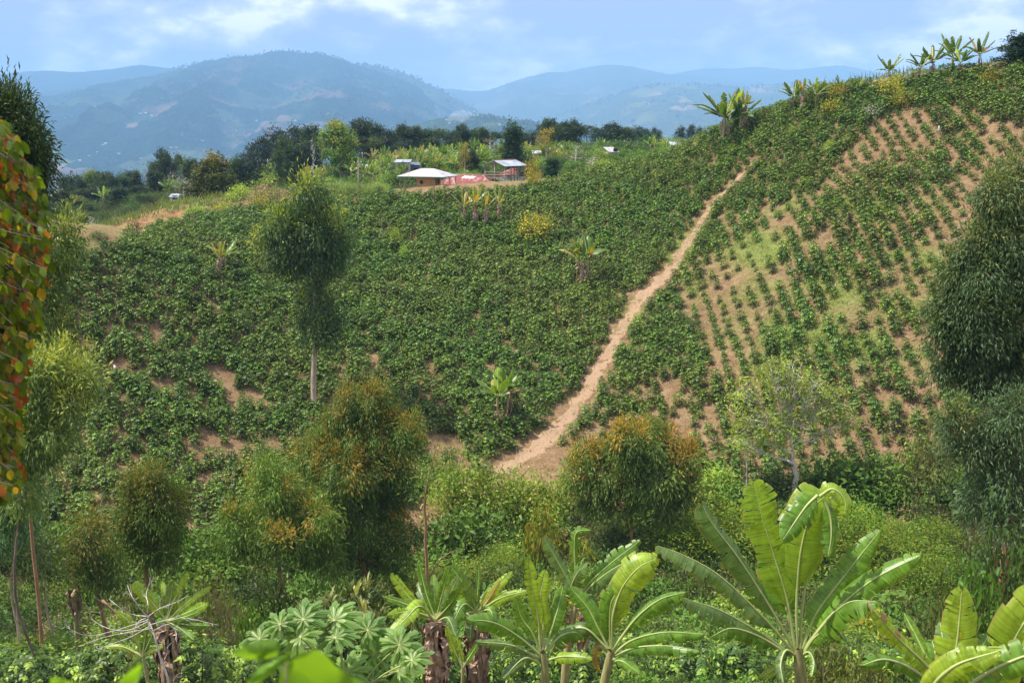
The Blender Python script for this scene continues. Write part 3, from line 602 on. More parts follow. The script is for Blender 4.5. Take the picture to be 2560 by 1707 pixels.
# ------------------------------------------------------------------ trees
def tree(name, label, cat, base, spine, r0, lobes, n_clump=10, n_leaf=14, clump=.45, L=.16, asp=.2, shape='dia', mode='droop', cols=((.05, .10, .03), (.09, .15, .05)), flush=None, flush_p=.5,
         bark=None, leafm=None, group=None, limbs=True, twig=.012, bare=0.0, seed=None, sides=7, limb_r=.35, extra=None):
    """a tree at base: trunk along spine, a limb to every lobe, twigs to every leaf clump.
    lobes: (x, y, z, rx, ry, rz) relative to the base"""
    g = np.random.default_rng(seed if seed is not None else int(abs(base[0]) * 71 + abs(base[1]) * 13))
    root = empty(name, base, label, cat, group)
    tm = MB(); sp = bez(spine, max(8, 4 * len(spine))); sp[1:-1] += g.normal(size=sp[1:-1].shape) * r0 * .18
    rad = r0 * (1 - .8 * np.linspace(0, 1, len(sp))); rad[0] *= 1.35
    tube(tm, sp, rad, sides)
    if extra:
        for pl, rr in extra: q = bez(pl, 10); tube(tm, q, rr * (1 - .8 * np.linspace(0, 1, 10)), 5)
    LP = []; LD = []; LN = []; LC = []
    zt = sp[:, 2]; lo, hi = min(l[2] - l[5] for l in lobes), max(l[2] + l[5] for l in lobes)
    for (x, y, z, rx, ry, rz) in lobes:
        c = np.array([x, y, z]); R3 = np.array([rx, ry, rz])
        k0 = int(np.clip(np.searchsorted(zt, z - max(.4 * rz, .35 * math.hypot(x - sp[len(sp) // 2, 0], y))) , 1, len(sp) - 1)); st = sp[k0]
        lm = bez([st, st * .45 + c * .55 + np.array([0, 0, -.12 * rz]), c + np.array([0, 0, .25 * rz])], 7); lm[1:-1] += g.normal(size=(5, 3)) * .07 * rx
        lr = max(rad[min(k0, len(rad) - 1)] * limb_r, twig)
        if limbs: tube(tm, lm, lr * (1 - .75 * np.linspace(0, 1, 7)), 5)
        m = max(4, int(n_clump * (rx * ry + rx * rz + ry * rz) / 3 / max(clump, .1) ** 2 * .5))
        d = nrm(g.normal(size=(m, 3))); rr = g.uniform(.22, 1.12, m) ** .45; lt = g.uniform(.78, 1.25); bump = .55 + .9 * fbm(d[:, 0] * 2.2 + 9, d[:, 1] * 2.2 + d[:, 2] * 1.7, 2, int(abs(x) * 10) % 97)
        cc = c + d * R3 * (rr * bump)[:, None]
        if limbs:
            for q in cc[g.uniform(size=m) < min(.6, 36 / m + bare)]:
                k = g.integers(2, 7); a = lm[k]; md = (a + q) / 2 + g.normal(size=3) * .1 * np.linalg.norm(q - a); tube(tm, [a, md, q], [lr * .35 + twig * .4, twig * .8, twig * .4], 4)
        n = m * n_leaf; CC = np.repeat(cc, n_leaf, 0); dd = np.repeat(d, n_leaf, 0)
        off = g.normal(size=(n, 3)) * clump * .42 * np.repeat(g.uniform(.5, 1.25, (m, 1)), n_leaf, 0) * ([1, 1, 1.35] if mode == 'droop' else 1); P = CC + off
        if mode == 'droop': off[:, 2] -= .5 * (off[:, 0] ** 2 + off[:, 1] ** 2) / clump; P = CC + off; D = dd * .3 + off / clump * .9 + g.normal(size=(n, 3)) * .35 + np.where(dd[:, 2:] > .35, .5, -.85) * [0, 0, 1]; Nn = g.normal(size=(n, 3)) * .6 + dd * 1.3 + [0, 0, .4]
        elif mode == 'up': D = dd * .7 + g.normal(size=(n, 3)) * .4 + [0, 0, .8]; Nn = g.normal(size=(n, 3)) * .7 + dd
        elif mode == 'flat': D = dd * .6 + g.normal(size=(n, 3)) * .7; D[:, 2] *= .35; Nn = g.normal(size=(n, 3)) * .3 + [0, 0, 1.0]
        else: D = off / clump + g.normal(size=(n, 3)) * .4; Nn = g.normal(size=(n, 3)) * .5 + [0, 0, .8] + dd * .3
        tcl = np.repeat(g.uniform(0, 1, m), n_leaf) * .65 + g.uniform(0, 1, n) * .35
        C = mixc(cols[0], cols[1], tcl) * lt
        if flush is not None:                     # young shoots at the outer, upper tips
            h = (cc[:, 2] - lo) / max(hi - lo, .1); pr = flush_p * 1.5 * np.clip(h * 1.0 + d[:, 2] * .8 + (rr - .8) - .45, 0, 1)
            isf = np.repeat(g.uniform(size=m) < pr, n_leaf) & (g.uniform(size=n) < .8)
            C = np.where(isf[:, None], mixc(flush[0], flush[1], g.uniform(0, 1, n)), C)
        if bare: k = g.uniform(size=n) > bare; P, D, Nn, C = P[k], D[k], Nn[k], C[k]
        LP.append(P); LD.append(D); LN.append(Nn); LC.append(C)
    tm.build('trunk', bark or M_bark, root)
    P, D, Nn, C = map(np.concatenate, (LP, LD, LN, LC)); n = len(P); LL = L * g.uniform(.6, 1.3, n)
    cm = MB(); leaves(cm, P, D, Nn, LL, LL * asp * g.uniform(.8, 1.25, n), C, shape); cm.build('crown', leafm or M_leaf, root, smooth=False)
    return root
def tree_px(name, label, cat, D, bx, lobes, r0=.2, top=None, lean=None, base_y=None, dd=.6, **k):
    """place a tree by where it stands: D metres out, foot under pixel column bx; lobes (px, py, half width px, half height px[, depth offset m])"""
    X = at(bx, base_y or 1200, D)[0]; b = gp(X, D); g = np.random.default_rng(abs(int(bx * 3 + D))); s = D / (FPX * CP)
    lb = []
    for l in lobes:
        off = l[4] if len(l) > 4 else g.uniform(-dd, dd) * l[2] * s
        c = at(l[0], l[1], D + off) - b; k_ = g.uniform(.82, 1.04); c = c + g.normal(size=3) * l[2] * s * .13; lb.append((*c, l[2] * s * k_, l[2] * s * .9 * k_, l[3] * s * k_ * 1.05))
    tl = max(lb, key=lambda l: l[2]); tp = at(*(top or (0, 0)), D) - b if top else np.array([tl[0], tl[1], tl[2] + tl[5] * .2])
    sp = [(0, 0, -.4)] + [tuple(at(a, c, D) - b) for a, c in (lean or [])] + [tuple(tp)]
    if not lean: sp.insert(1, tuple(np.array([tp[0] * .35, tp[1] * .35, tp[2] * .5])))
    return tree(name, label, cat, b, sp, r0, lb, **k)
EUC = dict(L=.27, asp=.23, mode='droop', bark=M_bark_red, clump=.80, n_clump=25, n_leaf=110, cols=((.10, .19, .03), (.21, .34, .06)))
RED_FL = ((.52, .30, .06), (.42, .44, .07)); YEL_FL = ((.30, .36, .05), (.42, .46, .08))
def gully_trees():
    b = hit(790, 1022)
    tree_px('eucalyptus', 'tall eucalyptus with bare pinkish lower trunk rising alone from the left coffee plot', 'tree', b[1], 790,
        [(770, 478, 44, 36), (792, 520, 50, 36), (735, 556, 64, 42), (805, 580, 50, 44), (700, 600, 54, 50), (760, 620, 70, 50), (832, 610, 46, 40), (715, 650, 50, 28), (800, 655, 54, 30), (745, 590, 60, 50), (690, 560, 34, 30), (820, 545, 30, 26),
         (798, 706, 16, 22), (775, 765, 42, 40), (822, 770, 36, 40), (790, 825, 54, 34)], r0=.27, top=(778, 470), lean=[(788, 850), (785, 700), (770, 580)],
        **{**EUC, 'L': .42, 'asp': .24, 'clump': 1.1, 'n_leaf': 90, 'n_clump': 30, 'bark': M_bark_pale, 'flush': YEL_FL, 'flush_p': .4, 'cols': ((.06, .11, .035), (.13, .20, .06))})
    tree_px('eucalyptus', 'broad eucalyptus with orange young shoots on top, left of the middle', 'tree', 60, 905,
        [(905, 985, 60, 34), (950, 1010, 60, 44), (865, 1030, 60, 44), (1000, 1070, 60, 56), (840, 1100, 70, 50), (930, 1090, 90, 56), (780, 1150, 60, 46), (880, 1170, 90, 60), (985, 1160, 66, 60), (820, 1230, 90, 50), (930, 1250, 80, 60), (760, 1260, 60, 46), (880, 1310, 80, 46), (1000, 1250, 44, 40), (950, 1340, 60, 36), (1010, 1330, 56, 50), (840, 1380, 60, 44), (975, 1400, 60, 44), (895, 1400, 50, 36)],
        r0=.2, top=(915, 960), lean=[(906, 1300), (908, 1150)], **{**EUC, 'flush': RED_FL, 'flush_p': .5})
    tree_px('eucalyptus', 'slender eucalyptus with reddish limbs and dry twigs left of the broad orange-tipped one', 'tree', 52, 708,
        [(680, 1180, 44, 30), (665, 1225, 70, 44), (730, 1250, 60, 50), (640, 1290, 66, 50), (705, 1330, 70, 46), (770, 1340, 70, 60), (600, 1350, 50, 44), (830, 1390, 40, 40), (590, 1290, 40, 40), (800, 1290, 50, 40)],
        r0=.15, top=(690, 1165), lean=[(698, 1430), (695, 1320)], **{**EUC, 'flush': RED_FL, 'flush_p': .3})
    tree_px('eucalyptus', 'eucalyptus with a yellow-green tip and thin brown trunk near the left side', 'tree', 54, 362,
        [(385, 1185, 44, 34), (345, 1205, 44, 30), (375, 1240, 74, 44), (330, 1270, 40, 40), (410, 1280, 56, 46), (360, 1320, 56, 36), (420, 1330, 50, 30), (400, 1370, 60, 36), (320, 1350, 50, 34)],
        r0=.17, top=(378, 1165), lean=[(360, 1400), (368, 1290)], **{**EUC, 'flush': ((.16, .22, .03), (.34, .27, .05)), 'flush_p': .85, 'cols': ((.09, .17, .022), (.18, .28, .04))})
    tree_px('eucalyptus', 'small eucalyptus with bent reddish trunk behind the bleached dead branches', 'tree', 47, 256,
        [(215, 1322, 44, 30), (225, 1360, 52, 36), (260, 1400, 60, 36), (200, 1400, 44, 34), (240, 1440, 50, 26)],
        r0=.13, top=(225, 1310), lean=[(252, 1520), (240, 1450)], **{**EUC, 'flush': ((.16, .2, .04), (.3, .22, .05)), 'flush_p': .7, 'cols': ((.09, .15, .03), (.17, .24, .05))})
    tree_px('slender_tree', 'thin grey-trunked tree with sparse airy crown at far left', 'tree', 45, 124,
        [(110, 1360, 60, 36), (70, 1390, 60, 40), (140, 1400, 44, 34), (100, 1430, 60, 34), (60, 1340, 40, 34)],
        r0=.08, top=(105, 1350), lean=[(118, 1530), (112, 1440)], **{**EUC, 'cols': ((.10, .15, .04), (.2, .27, .07)), 'n_leaf': 24, 'bark': M_bark_pale})
    tree_px('slender_tree', 'leaning tree with two pale stems and blue-green foliage on the left edge', 'tree', 44, 30,
        [(30, 1280, 60, 46), (0, 1340, 70, 50), (60, 1220, 60, 50), (10, 1210, 50, 40)],
        r0=.08, top=(38, 1200), lean=[(30, 1500), (36, 1380)], **{**EUC, 'cols': ((.07, .13, .05), (.14, .22, .09)), 'bark': M_bark_pale}, extra=[([(-.6, 0, 0), (-.5, 0, 3), (-.3, 0, 6)], .1)])
    tree_px('eucalyptus', 'thin eucalyptus with broken limb and hanging dead leaves, centre of the gully', 'tree', 55, 1066,
        [(1135, 1125, 34, 34), (1120, 1160, 40, 34), (1080, 1150, 26, 40), (1085, 1200, 44, 34), (1050, 1190, 26, 30), (1140, 1200, 26, 26)],
        r0=.13, top=(1090, 1120), lean=[(1065, 1350), (1063, 1240)], **{**EUC, 'n_leaf': 20, 'flush': YEL_FL, 'flush_p': .6}, extra=[([(0.1, 0, 4.2), (.8, .2, 5.3), (1.9, .3, 5.9)], .06), ([(0, 0, 3.2), (.5, -.1, 4.0), (.8, 0, 4.7)], .04)])
    tree_px('eucalyptus', 'round-topped eucalyptus thick with rust-orange young leaves, right of the middle', 'tree', 68, 1582,
        [(1600, 1085, 50, 28), (1545, 1100, 60, 36), (1655, 1110, 50, 36), (1490, 1130, 50, 40), (1590, 1130, 80, 44), (1690, 1150, 46, 44), (1460, 1180, 36, 40), (1530, 1190, 66, 46), (1620, 1200, 70, 40), (1700, 1210, 50, 44), (1500, 1250, 44, 34), (1660, 1260, 40, 30), (1580, 1260, 30, 24)],
        r0=.14, top=(1590, 1100), lean=[(1580, 1290), (1578, 1220)], **{**EUC, 'L': .36, 'flush': ((.52, .25, .04), (.46, .38, .06)), 'flush_p': .55, 'cols': ((.12, .19, .035), (.24, .32, .06))})
    tree_px('broken_tree', 'pale forked tree with sparse lime-green leaves and bare whitish branches', 'tree', 73, 1990,
        [(1920, 935, 50, 30), (1980, 920, 44, 28), (2040, 950, 44, 34), (1870, 985, 44, 34), (2090, 1000, 50, 40), (1960, 985, 60, 40), (2040, 1020, 50, 40), (1900, 1050, 50, 34), (1840, 1040, 30, 30), (2130, 1050, 30, 26), (1990, 1060, 50, 34), (1870, 1110, 50, 26), (2080, 1080, 40, 26), (1930, 1120, 36, 24)],
        r0=.26, top=(1975, 1090), lean=[(1988, 1200), (1984, 1150)], seed=4, L=.27, asp=.42, mode='any', bark=M_bark_white, clump=.42, n_clump=9, n_leaf=16, limb_r=.85, twig=.036, bare=.18,
        cols=((.34, .48, .06), (.50, .62, .10)), flush=((.36, .44, .10), (.40, .40, .12)), flush_p=.5, sides=9)
    tree_px('bare_tree', 'small leafless whitish tree left of the pale forked tree', 'tree', 74, 1868,
        [(1860, 1075, 30, 26), (1840, 1100, 30, 24), (1890, 1095, 26, 24)], r0=.07, top=(1866, 1050), lean=[(1868, 1110)], L=.12, asp=.3, mode='any', bark=M_bark_white, clump=.3, n_clump=4, n_leaf=2, limb_r=.6, twig=.02, bare=.6, cols=((.2, .28, .06), (.3, .36, .1)))
    RE = {**EUC, 'L': .23, 'asp': .2, 'clump': .62, 'n_leaf': 90, 'n_clump': 30, 'cols': ((.05, .09, .03), (.11, .17, .06)), 'flush': ((.13, .18, .04), (.24, .26, .06))}
    tree_px('eucalyptus', 'massive dark blue-green eucalyptus filling the right edge', 'tree', 38, 2520,
        [(2420, 650, 50, 40), (2360, 740, 40, 50), (2350, 830, 34, 40), (2380, 900, 40, 50), (2560, 430, 60, 50), (2520, 480, 60, 50), (2590, 520, 70, 70), (2480, 545, 50, 50), (2530, 600, 70, 60), (2440, 610, 40, 46), (2470, 680, 80, 56), (2400, 700, 40, 40), (2560, 700, 70, 70), (2410, 760, 56, 44), (2500, 790, 90, 64), (2600, 820, 80, 70), (2390, 830, 40, 50), (2450, 880, 70, 60), (2540, 900, 70, 50), (2420, 950, 44, 50), (2480, 970, 40, 40), (2560, 620, 70, 70), (2500, 900, 90, 70), (2590, 960, 70, 70), (2440, 740, 60, 60), (2370, 780, 30, 50), (2540, 540, 60, 60), (2460, 820, 70, 70)],
        r0=.26, top=(2545, 480), lean=[(2530, 1250), (2535, 950), (2540, 700)], **{**RE, 'flush_p': .55})
    tree_px('eucalyptus', 'lower blue-green eucalyptus at the right edge under the massive one', 'tree', 36, 2500,
        [(2540, 1010, 50, 40), (2490, 1050, 50, 40), (2560, 1080, 60, 60), (2470, 1110, 50, 46), (2530, 1160, 60, 46), (2450, 1180, 34, 34), (2500, 1220, 60, 40), (2580, 1200, 50, 50), (2440, 1080, 50, 50), (2400, 1040, 40, 40), (2520, 1290, 70, 40), (2450, 1250, 50, 40), (2580, 1320, 60, 60)],
        r0=.18, top=(2530, 1020), lean=[(2498, 1290), (2505, 1150)], **{**RE, 'flush_p': .3, 'cols': ((.06, .11, .045), (.12, .19, .08))})
    tree_px('eucalyptus', 'dark drooping tree crown topping the left edge against the mountain', 'tree', 30, -150,
        [(30, 270, 40, 30), (60, 300, 40, 30), (10, 330, 50, 50), (70, 350, 34, 40), (60, 400, 40, 44), (0, 420, 60, 60), (-60, 360, 70, 70), (20, 480, 50, 50), (90, 380, 16, 24), (40, 380, 50, 50), (-20, 300, 50, 50), (60, 450, 40, 40), (30, 540, 60, 50)],
        r0=.3, top=(20, 280), lean=[(-150, 1200), (-110, 800), (-40, 500)], **{**RE, 'n_clump': 60, 'n_leaf': 120, 'L': .22, 'cols': ((.03, .055, .016), (.07, .11, .03)), 'flush_p': 0})
    tree_px('eucalyptus', 'light green drooping eucalyptus bough behind the red-leaved branches', 'tree', 42, 60,
        [(150, 570, 40, 30), (120, 600, 50, 34), (165, 610, 36, 40), (90, 640, 50, 40), (150, 655, 36, 20), (130, 700, 34, 30), (90, 730, 60, 40), (140, 800, 34, 24), (110, 840, 60, 40), (60, 800, 60, 50)],
        r0=.09, top=(130, 600), lean=[(70, 1200), (80, 900), (100, 700)], **{**RE, 'n_clump': 18, 'L': .28, 'cols': ((.09, .16, .03), (.19, .28, .06)), 'flush': YEL_FL, 'flush_p': .5})
    tree_px('eucalyptus', 'wide yellow-green eucalyptus with grey forked limb on the left edge', 'tree', 40, 80,
        [(160, 880, 50, 30), (110, 900, 60, 36), (200, 925, 40, 30), (150, 940, 66, 36), (80, 950, 60, 44), (225, 960, 30, 24), (170, 980, 50, 24), (60, 1010, 60, 44), (130, 1030, 50, 40), (110, 1080, 60, 40), (50, 1090, 60, 46), (160, 1090, 26, 30), (90, 1140, 60, 34), (40, 1170, 60, 40), (10, 950, 60, 60), (10, 1060, 60, 60), (180, 1010, 50, 30), (70, 1230, 50, 40)],
        r0=.075, top=(150, 900), lean=[(40, 1500), (60, 1200), (90, 1010)], **{**RE, 'n_clump': 24, 'L': .26, 'bark': M_bark, 'cols': ((.10, .16, .035), (.20, .27, .07)), 'flush': YEL_FL, 'flush_p': .6})
gully_trees()
# ------------------------------------------------------------------ banana plants
def banana_mat():
    m, nt, out = mat_new('banana_leaf'); L = nt.links.new
    at_ = N(nt, 'ShaderNodeAttribute', attribute_name='col'); bl = N(nt, 'ShaderNodeAttribute', attribute_name='bl')
    sp = N(nt, 'ShaderNodeSeparateXYZ'); L(bl.outputs['Vector'], sp.inputs[0])
    # x along the leaf (m), y from midrib to edge (0..1): fine side veins run out from the midrib
    cb = N(nt, 'ShaderNodeCombineXYZ'); L(sp.outputs['X'], cb.inputs[0]); L(sp.outputs['Z'], cb.inputs[2])
    n1 = N(nt, 'ShaderNodeTexNoise'); n1.inputs['Scale'].default_value = 26; n1.inputs['Detail'].default_value = 3; L(cb.outputs[0], n1.inputs['Vector'])
    n2 = N(nt, 'ShaderNodeTexNoise'); n2.inputs['Scale'].default_value = 3.0; n2.inputs['Detail'].default_value = 3; L(bl.outputs['Vector'], n2.inputs['Vector'])
    v1 = N(nt, 'ShaderNodeMapRange'); v1.inputs['From Min'].default_value = .3; v1.inputs['From Max'].default_value = .7; v1.inputs['To Min'].default_value = .72; v1.inputs['To Max'].default_value = 1.28; L(n1.outputs[0], v1.inputs[0])
    v2 = N(nt, 'ShaderNodeMapRange'); v2.inputs['To Min'].default_value = .6; v2.inputs['To Max'].default_value = 1.4; L(n2.outputs[0], v2.inputs[0])
    mu = N(nt, 'ShaderNodeMath', operation='MULTIPLY'); L(v1.outputs[0], mu.inputs[0]); L(v2.outputs[0], mu.inputs[1])
    hs = N(nt, 'ShaderNodeHueSaturation'); L(at_.outputs['Color'], hs.inputs['Color']); L(mu.outputs[0], hs.inputs['Value'])
    # dry brown rim, only where the noise bites
    ad = N(nt, 'ShaderNodeMath', operation='MULTIPLY_ADD'); n3 = N(nt, 'ShaderNodeTexNoise'); n3.inputs['Scale'].default_value = 9; L(bl.outputs['Vector'], n3.inputs['Vector'])
    L(n3.outputs[0], ad.inputs[0]); ad.inputs[1].default_value = .22; L(sp.outputs['Y'], ad.inputs[2])
    rim = ramp(nt, ad.outputs[0], [(.0, (0, 0, 0)), (.995, (0, 0, 0)), (1.0, (1, 1, 1))])
    rr = N(nt, 'ShaderNodeMapRange'); rr.inputs['From Min'].default_value = 1.04; rr.inputs['From Max'].default_value = 1.11; L(ad.outputs[0], rr.inputs[0])
    n5 = N(nt, 'ShaderNodeTexNoise'); n5.inputs['Scale'].default_value = 5; n5.inputs['Detail'].default_value = 6; tc5 = N(nt, 'ShaderNodeTexCoord'); L(tc5.outputs['Object'], n5.inputs['Vector'])
    c = mixrgb(nt, hs.outputs[0], ramp(nt, n5.outputs[0], [(.35, (1.15, 1.05, .9)), (.55, (1, 1, 1)), (.66, (.72, .70, .6)), (.74, (1.5, .9, .6))]), 1.0, 'MULTIPLY')
    c = mixrgb(nt, c, (.42, .30, .10), rr.outputs[0])
    pr = N(nt, 'ShaderNodeBsdfPrincipled'); pr.inputs['Roughness'].default_value = .36; pr.inputs['Specular IOR Level'].default_value = .5; L(c, pr.inputs['Base Color'])
    bu = N(nt, 'ShaderNodeBump'); bu.inputs['Strength'].default_value = .5; bu.inputs['Distance'].default_value = .006; L(n1.outputs[0], bu.inputs['Height']); L(bu.outputs[0], pr.inputs['Normal'])
    tr = N(nt, 'ShaderNodeBsdfTranslucent'); L(mixrgb(nt, c, (1.6, 1.35, .35), 1.0, 'MULTIPLY'), tr.inputs['Color'])
    ms = N(nt, 'ShaderNodeMixShader'); ms.inputs[0].default_value = .42; L(pr.outputs[0], ms.inputs[1]); L(tr.outputs[0], ms.inputs[2]); L(ms.outputs[0], out.inputs[0]); return m
M_ban = banana_mat()
M_rib = plain('banana_rib', (.34, .42, .12), .5, dirt=(.46, .50, .20))
GREEN = ((.11, .25, .025), (.17, .34, .04)); LIME = ((.24, .42, .03), (.34, .50, .05)); GREY = ((.12, .22, .06), (.18, .30, .095)); YELLOW = ((.40, .34, .09), (.50, .38, .10))
def banana_leaf(mb, curve, hw, Nref, g, tear=.4, fold=.35, droop=.9, tp=.16, n=34, cols=GREEN, rib=.022, across=4, dry=0.0, curl=0.0, rseed=0.0):
    """blade on a curved midrib: two halves, torn into strips that hang by their own amount"""
    C = bez(curve, n); T = nrm(np.gradient(C, axis=0)); Nr = np.asarray(Nref, float); Nr = np.tile(Nr, (n, 1)) if Nr.ndim == 1 else Nr
    S = nrm(np.cross(T, Nr)); Nn = np.cross(S, T); t = np.linspace(0, 1, n)
    arc = np.concatenate([[0], np.cumsum(np.linalg.norm(np.diff(C, axis=0), axis=1))])
    u = np.clip((t - tp) / (1 - tp), 0, 1); prof = np.where(u > 0, np.minimum(1, (u / .16)) ** .6 * np.clip((1 - u) / .22, 0.0, 1) ** .5, 0) * (1 - .12 * np.abs(u - .45)); prof[-1] = .10
    tube(mb, C, rib * (1.5 - 1.3 * t ** .8), 5, col=(.3, .4, .1), mat=1)
    i0 = int(np.searchsorted(t, tp)); col = mixc(cols[0], cols[1], np.array(g.uniform(.1, .9)))
    for sg in (-1, 1):
        i = i0
        while i < n - 1:
            torn = g.uniform() < tear
            ln = g.integers(1, 4) if torn else g.integers(3, 9); j = min(n - 1, i + ln)
            dr = droop * g.uniform(.5, 1.5) if torn else droop * g.uniform(.85, 1.1); fo = fold + g.normal() * .06; wj = g.uniform(.72, 1.05)
            sub = np.arange(i, j + 1); s = np.linspace(0, 1, across + 1); slant = g.normal() * .04
            K = len(sub); V = np.zeros((K, across + 1, 3)); p = C[sub].copy(); V[:, 0] = p
            mid = (K - 1) / 2
            for a in range(1, across + 1):
                th = fo - dr * s[a] ** 1.2 - curl * s[a] ** 2
                step = (S[sub] * sg * math.cos(th) + Nn[sub] * math.sin(th)) * (hw * prof[sub] * wj / across)[:, None] + T[sub] * (hw / across * (.16 + slant))
                p = p + step
                q = p.copy()
                if torn or g.uniform() < .5:
                    sh = (.2 + .3 * g.uniform()) * s[a] ** 2 if torn else .09 * s[a]
                    cen = p[[0, -1]].mean(0); q = p + (cen - p) * sh * (np.abs(np.arange(K) - mid) / max(mid, 1))[:, None]
                V[:, a] = q + g.normal(size=3) * .004
            A = across + 1; idx = np.arange(K - 1)[:, None] * A + np.arange(across)[None]
            quads = np.stack([idx, idx + 1, idx + A + 1, idx + A], -1).reshape(-1, 4)
            if sg < 0: quads = quads[:, ::-1]
            bl = np.stack([np.repeat(arc[sub][:, None], A, 1), np.repeat(s[None], K, 0), np.full((K, A), rseed + sg * 3.0)], -1)
            cc = np.tile(col * g.uniform(.92, 1.08), (K * A, 1))
            if g.uniform() < dry: cc = np.tile(np.array([.45, .30, .14]) * g.uniform(.6, 1.1), (K * A, 1))
            mb.add(V.reshape(-1, 3), quads, col=cc, bl=bl.reshape(-1, 3)); i = j
def dead_leaves(mb, top, n, ln, g, spread=.22):
    """withered leaves hanging down the stem"""
    for k in range(n):
        a = g.uniform(0, 6.28); o = np.array([math.cos(a), math.sin(a), 0]); st = np.array(top) + [0, 0, -g.uniform(0, .9) * ln * .9]; l = ln * g.uniform(.35, .9)
        c = [st, st + o * spread * g.uniform(.8, 2.0) + [0, 0, g.uniform(-.1, .12) * l], st + o * spread * g.uniform(.8, 1.5) + [0, 0, -.55 * l], st + o * spread * g.uniform(.6, 1.4) + [0, 0, -l]]
        m = 9; P = bez(c, m) + g.normal(size=(m, 3)) * .02; side = np.cross(o, [0, 0, 1.]) + g.normal(size=3) * .3; w = g.uniform(.03, .10) * (.4 + np.sin(np.linspace(.2, 3, m)))[:, None]
        V = np.stack([P - side * w + o * g.normal(size=(m, 1)) * .04, P + o * .03, P + side * w + o * g.normal(size=(m, 1)) * .04], 1).reshape(-1, 3); i = np.arange(m - 1)[:, None] * 3 + np.arange(2)[None]
        mb.add(V, np.stack([i, i + 1, i + 4, i + 3], -1).reshape(-1, 4), mat=0)
def leaf_px(parent, D, g, pts, hw, cols=GREEN, tear=.35, fold=.3, droop=.9, face=.7, dd=None, tp=.12, n=40, curl=0.0, dry=0.0, name='leaf', rib=.028):
    """one leaf of a near plant; pts (px, py) from stalk to tip, dd metres nearer (-) or farther (+) at the tip"""
    hw = hw * .78; tear = min(.97, tear * 1.2 + .26); s = D / (FPX * CP); dd = g.uniform(-.5, .5) if dd is None else dd; m = len(pts) - 1
    P = [at(a, b, D + dd * (k / m) ** 1.3) for k, (a, b) in enumerate(pts)]; P = [p - np.array(parent.location) for p in P]
    Nr = np.array([g.normal() * .15, -face, 1 - face * .6]); mb = MB()
    banana_leaf(mb, P, hw * s, Nr, g, tear, fold, droop, tp, n, cols, rib=rib, across=6, curl=curl, dry=dry, rseed=float(g.uniform(0, 50)))
    return mb.build(name, [M_ban, M_rib], parent)
def stem_px(parent, D, pts, r0, r1, name='trunk', dead=0, g=None, dl=1.2):
    P = np.array([at(a, b, D) for a, b in pts]) - np.array(parent.location); foot = P[0].copy(); foot[2] = -.3; foot[:2] *= .6
    C = bez(np.concatenate([[foot], P]), 16); mb = MB(); tube(mb, C, r0 + (r1 - r0) * np.linspace(0, 1, 16), 12); mb.build(name, M_stem, parent)
    if dead: mb = MB(); dead_leaves(mb, P[-1] + [0, 0, -.1], dead, dl, g); mb.build('dead_leaf', M_dry, parent, smooth=False)
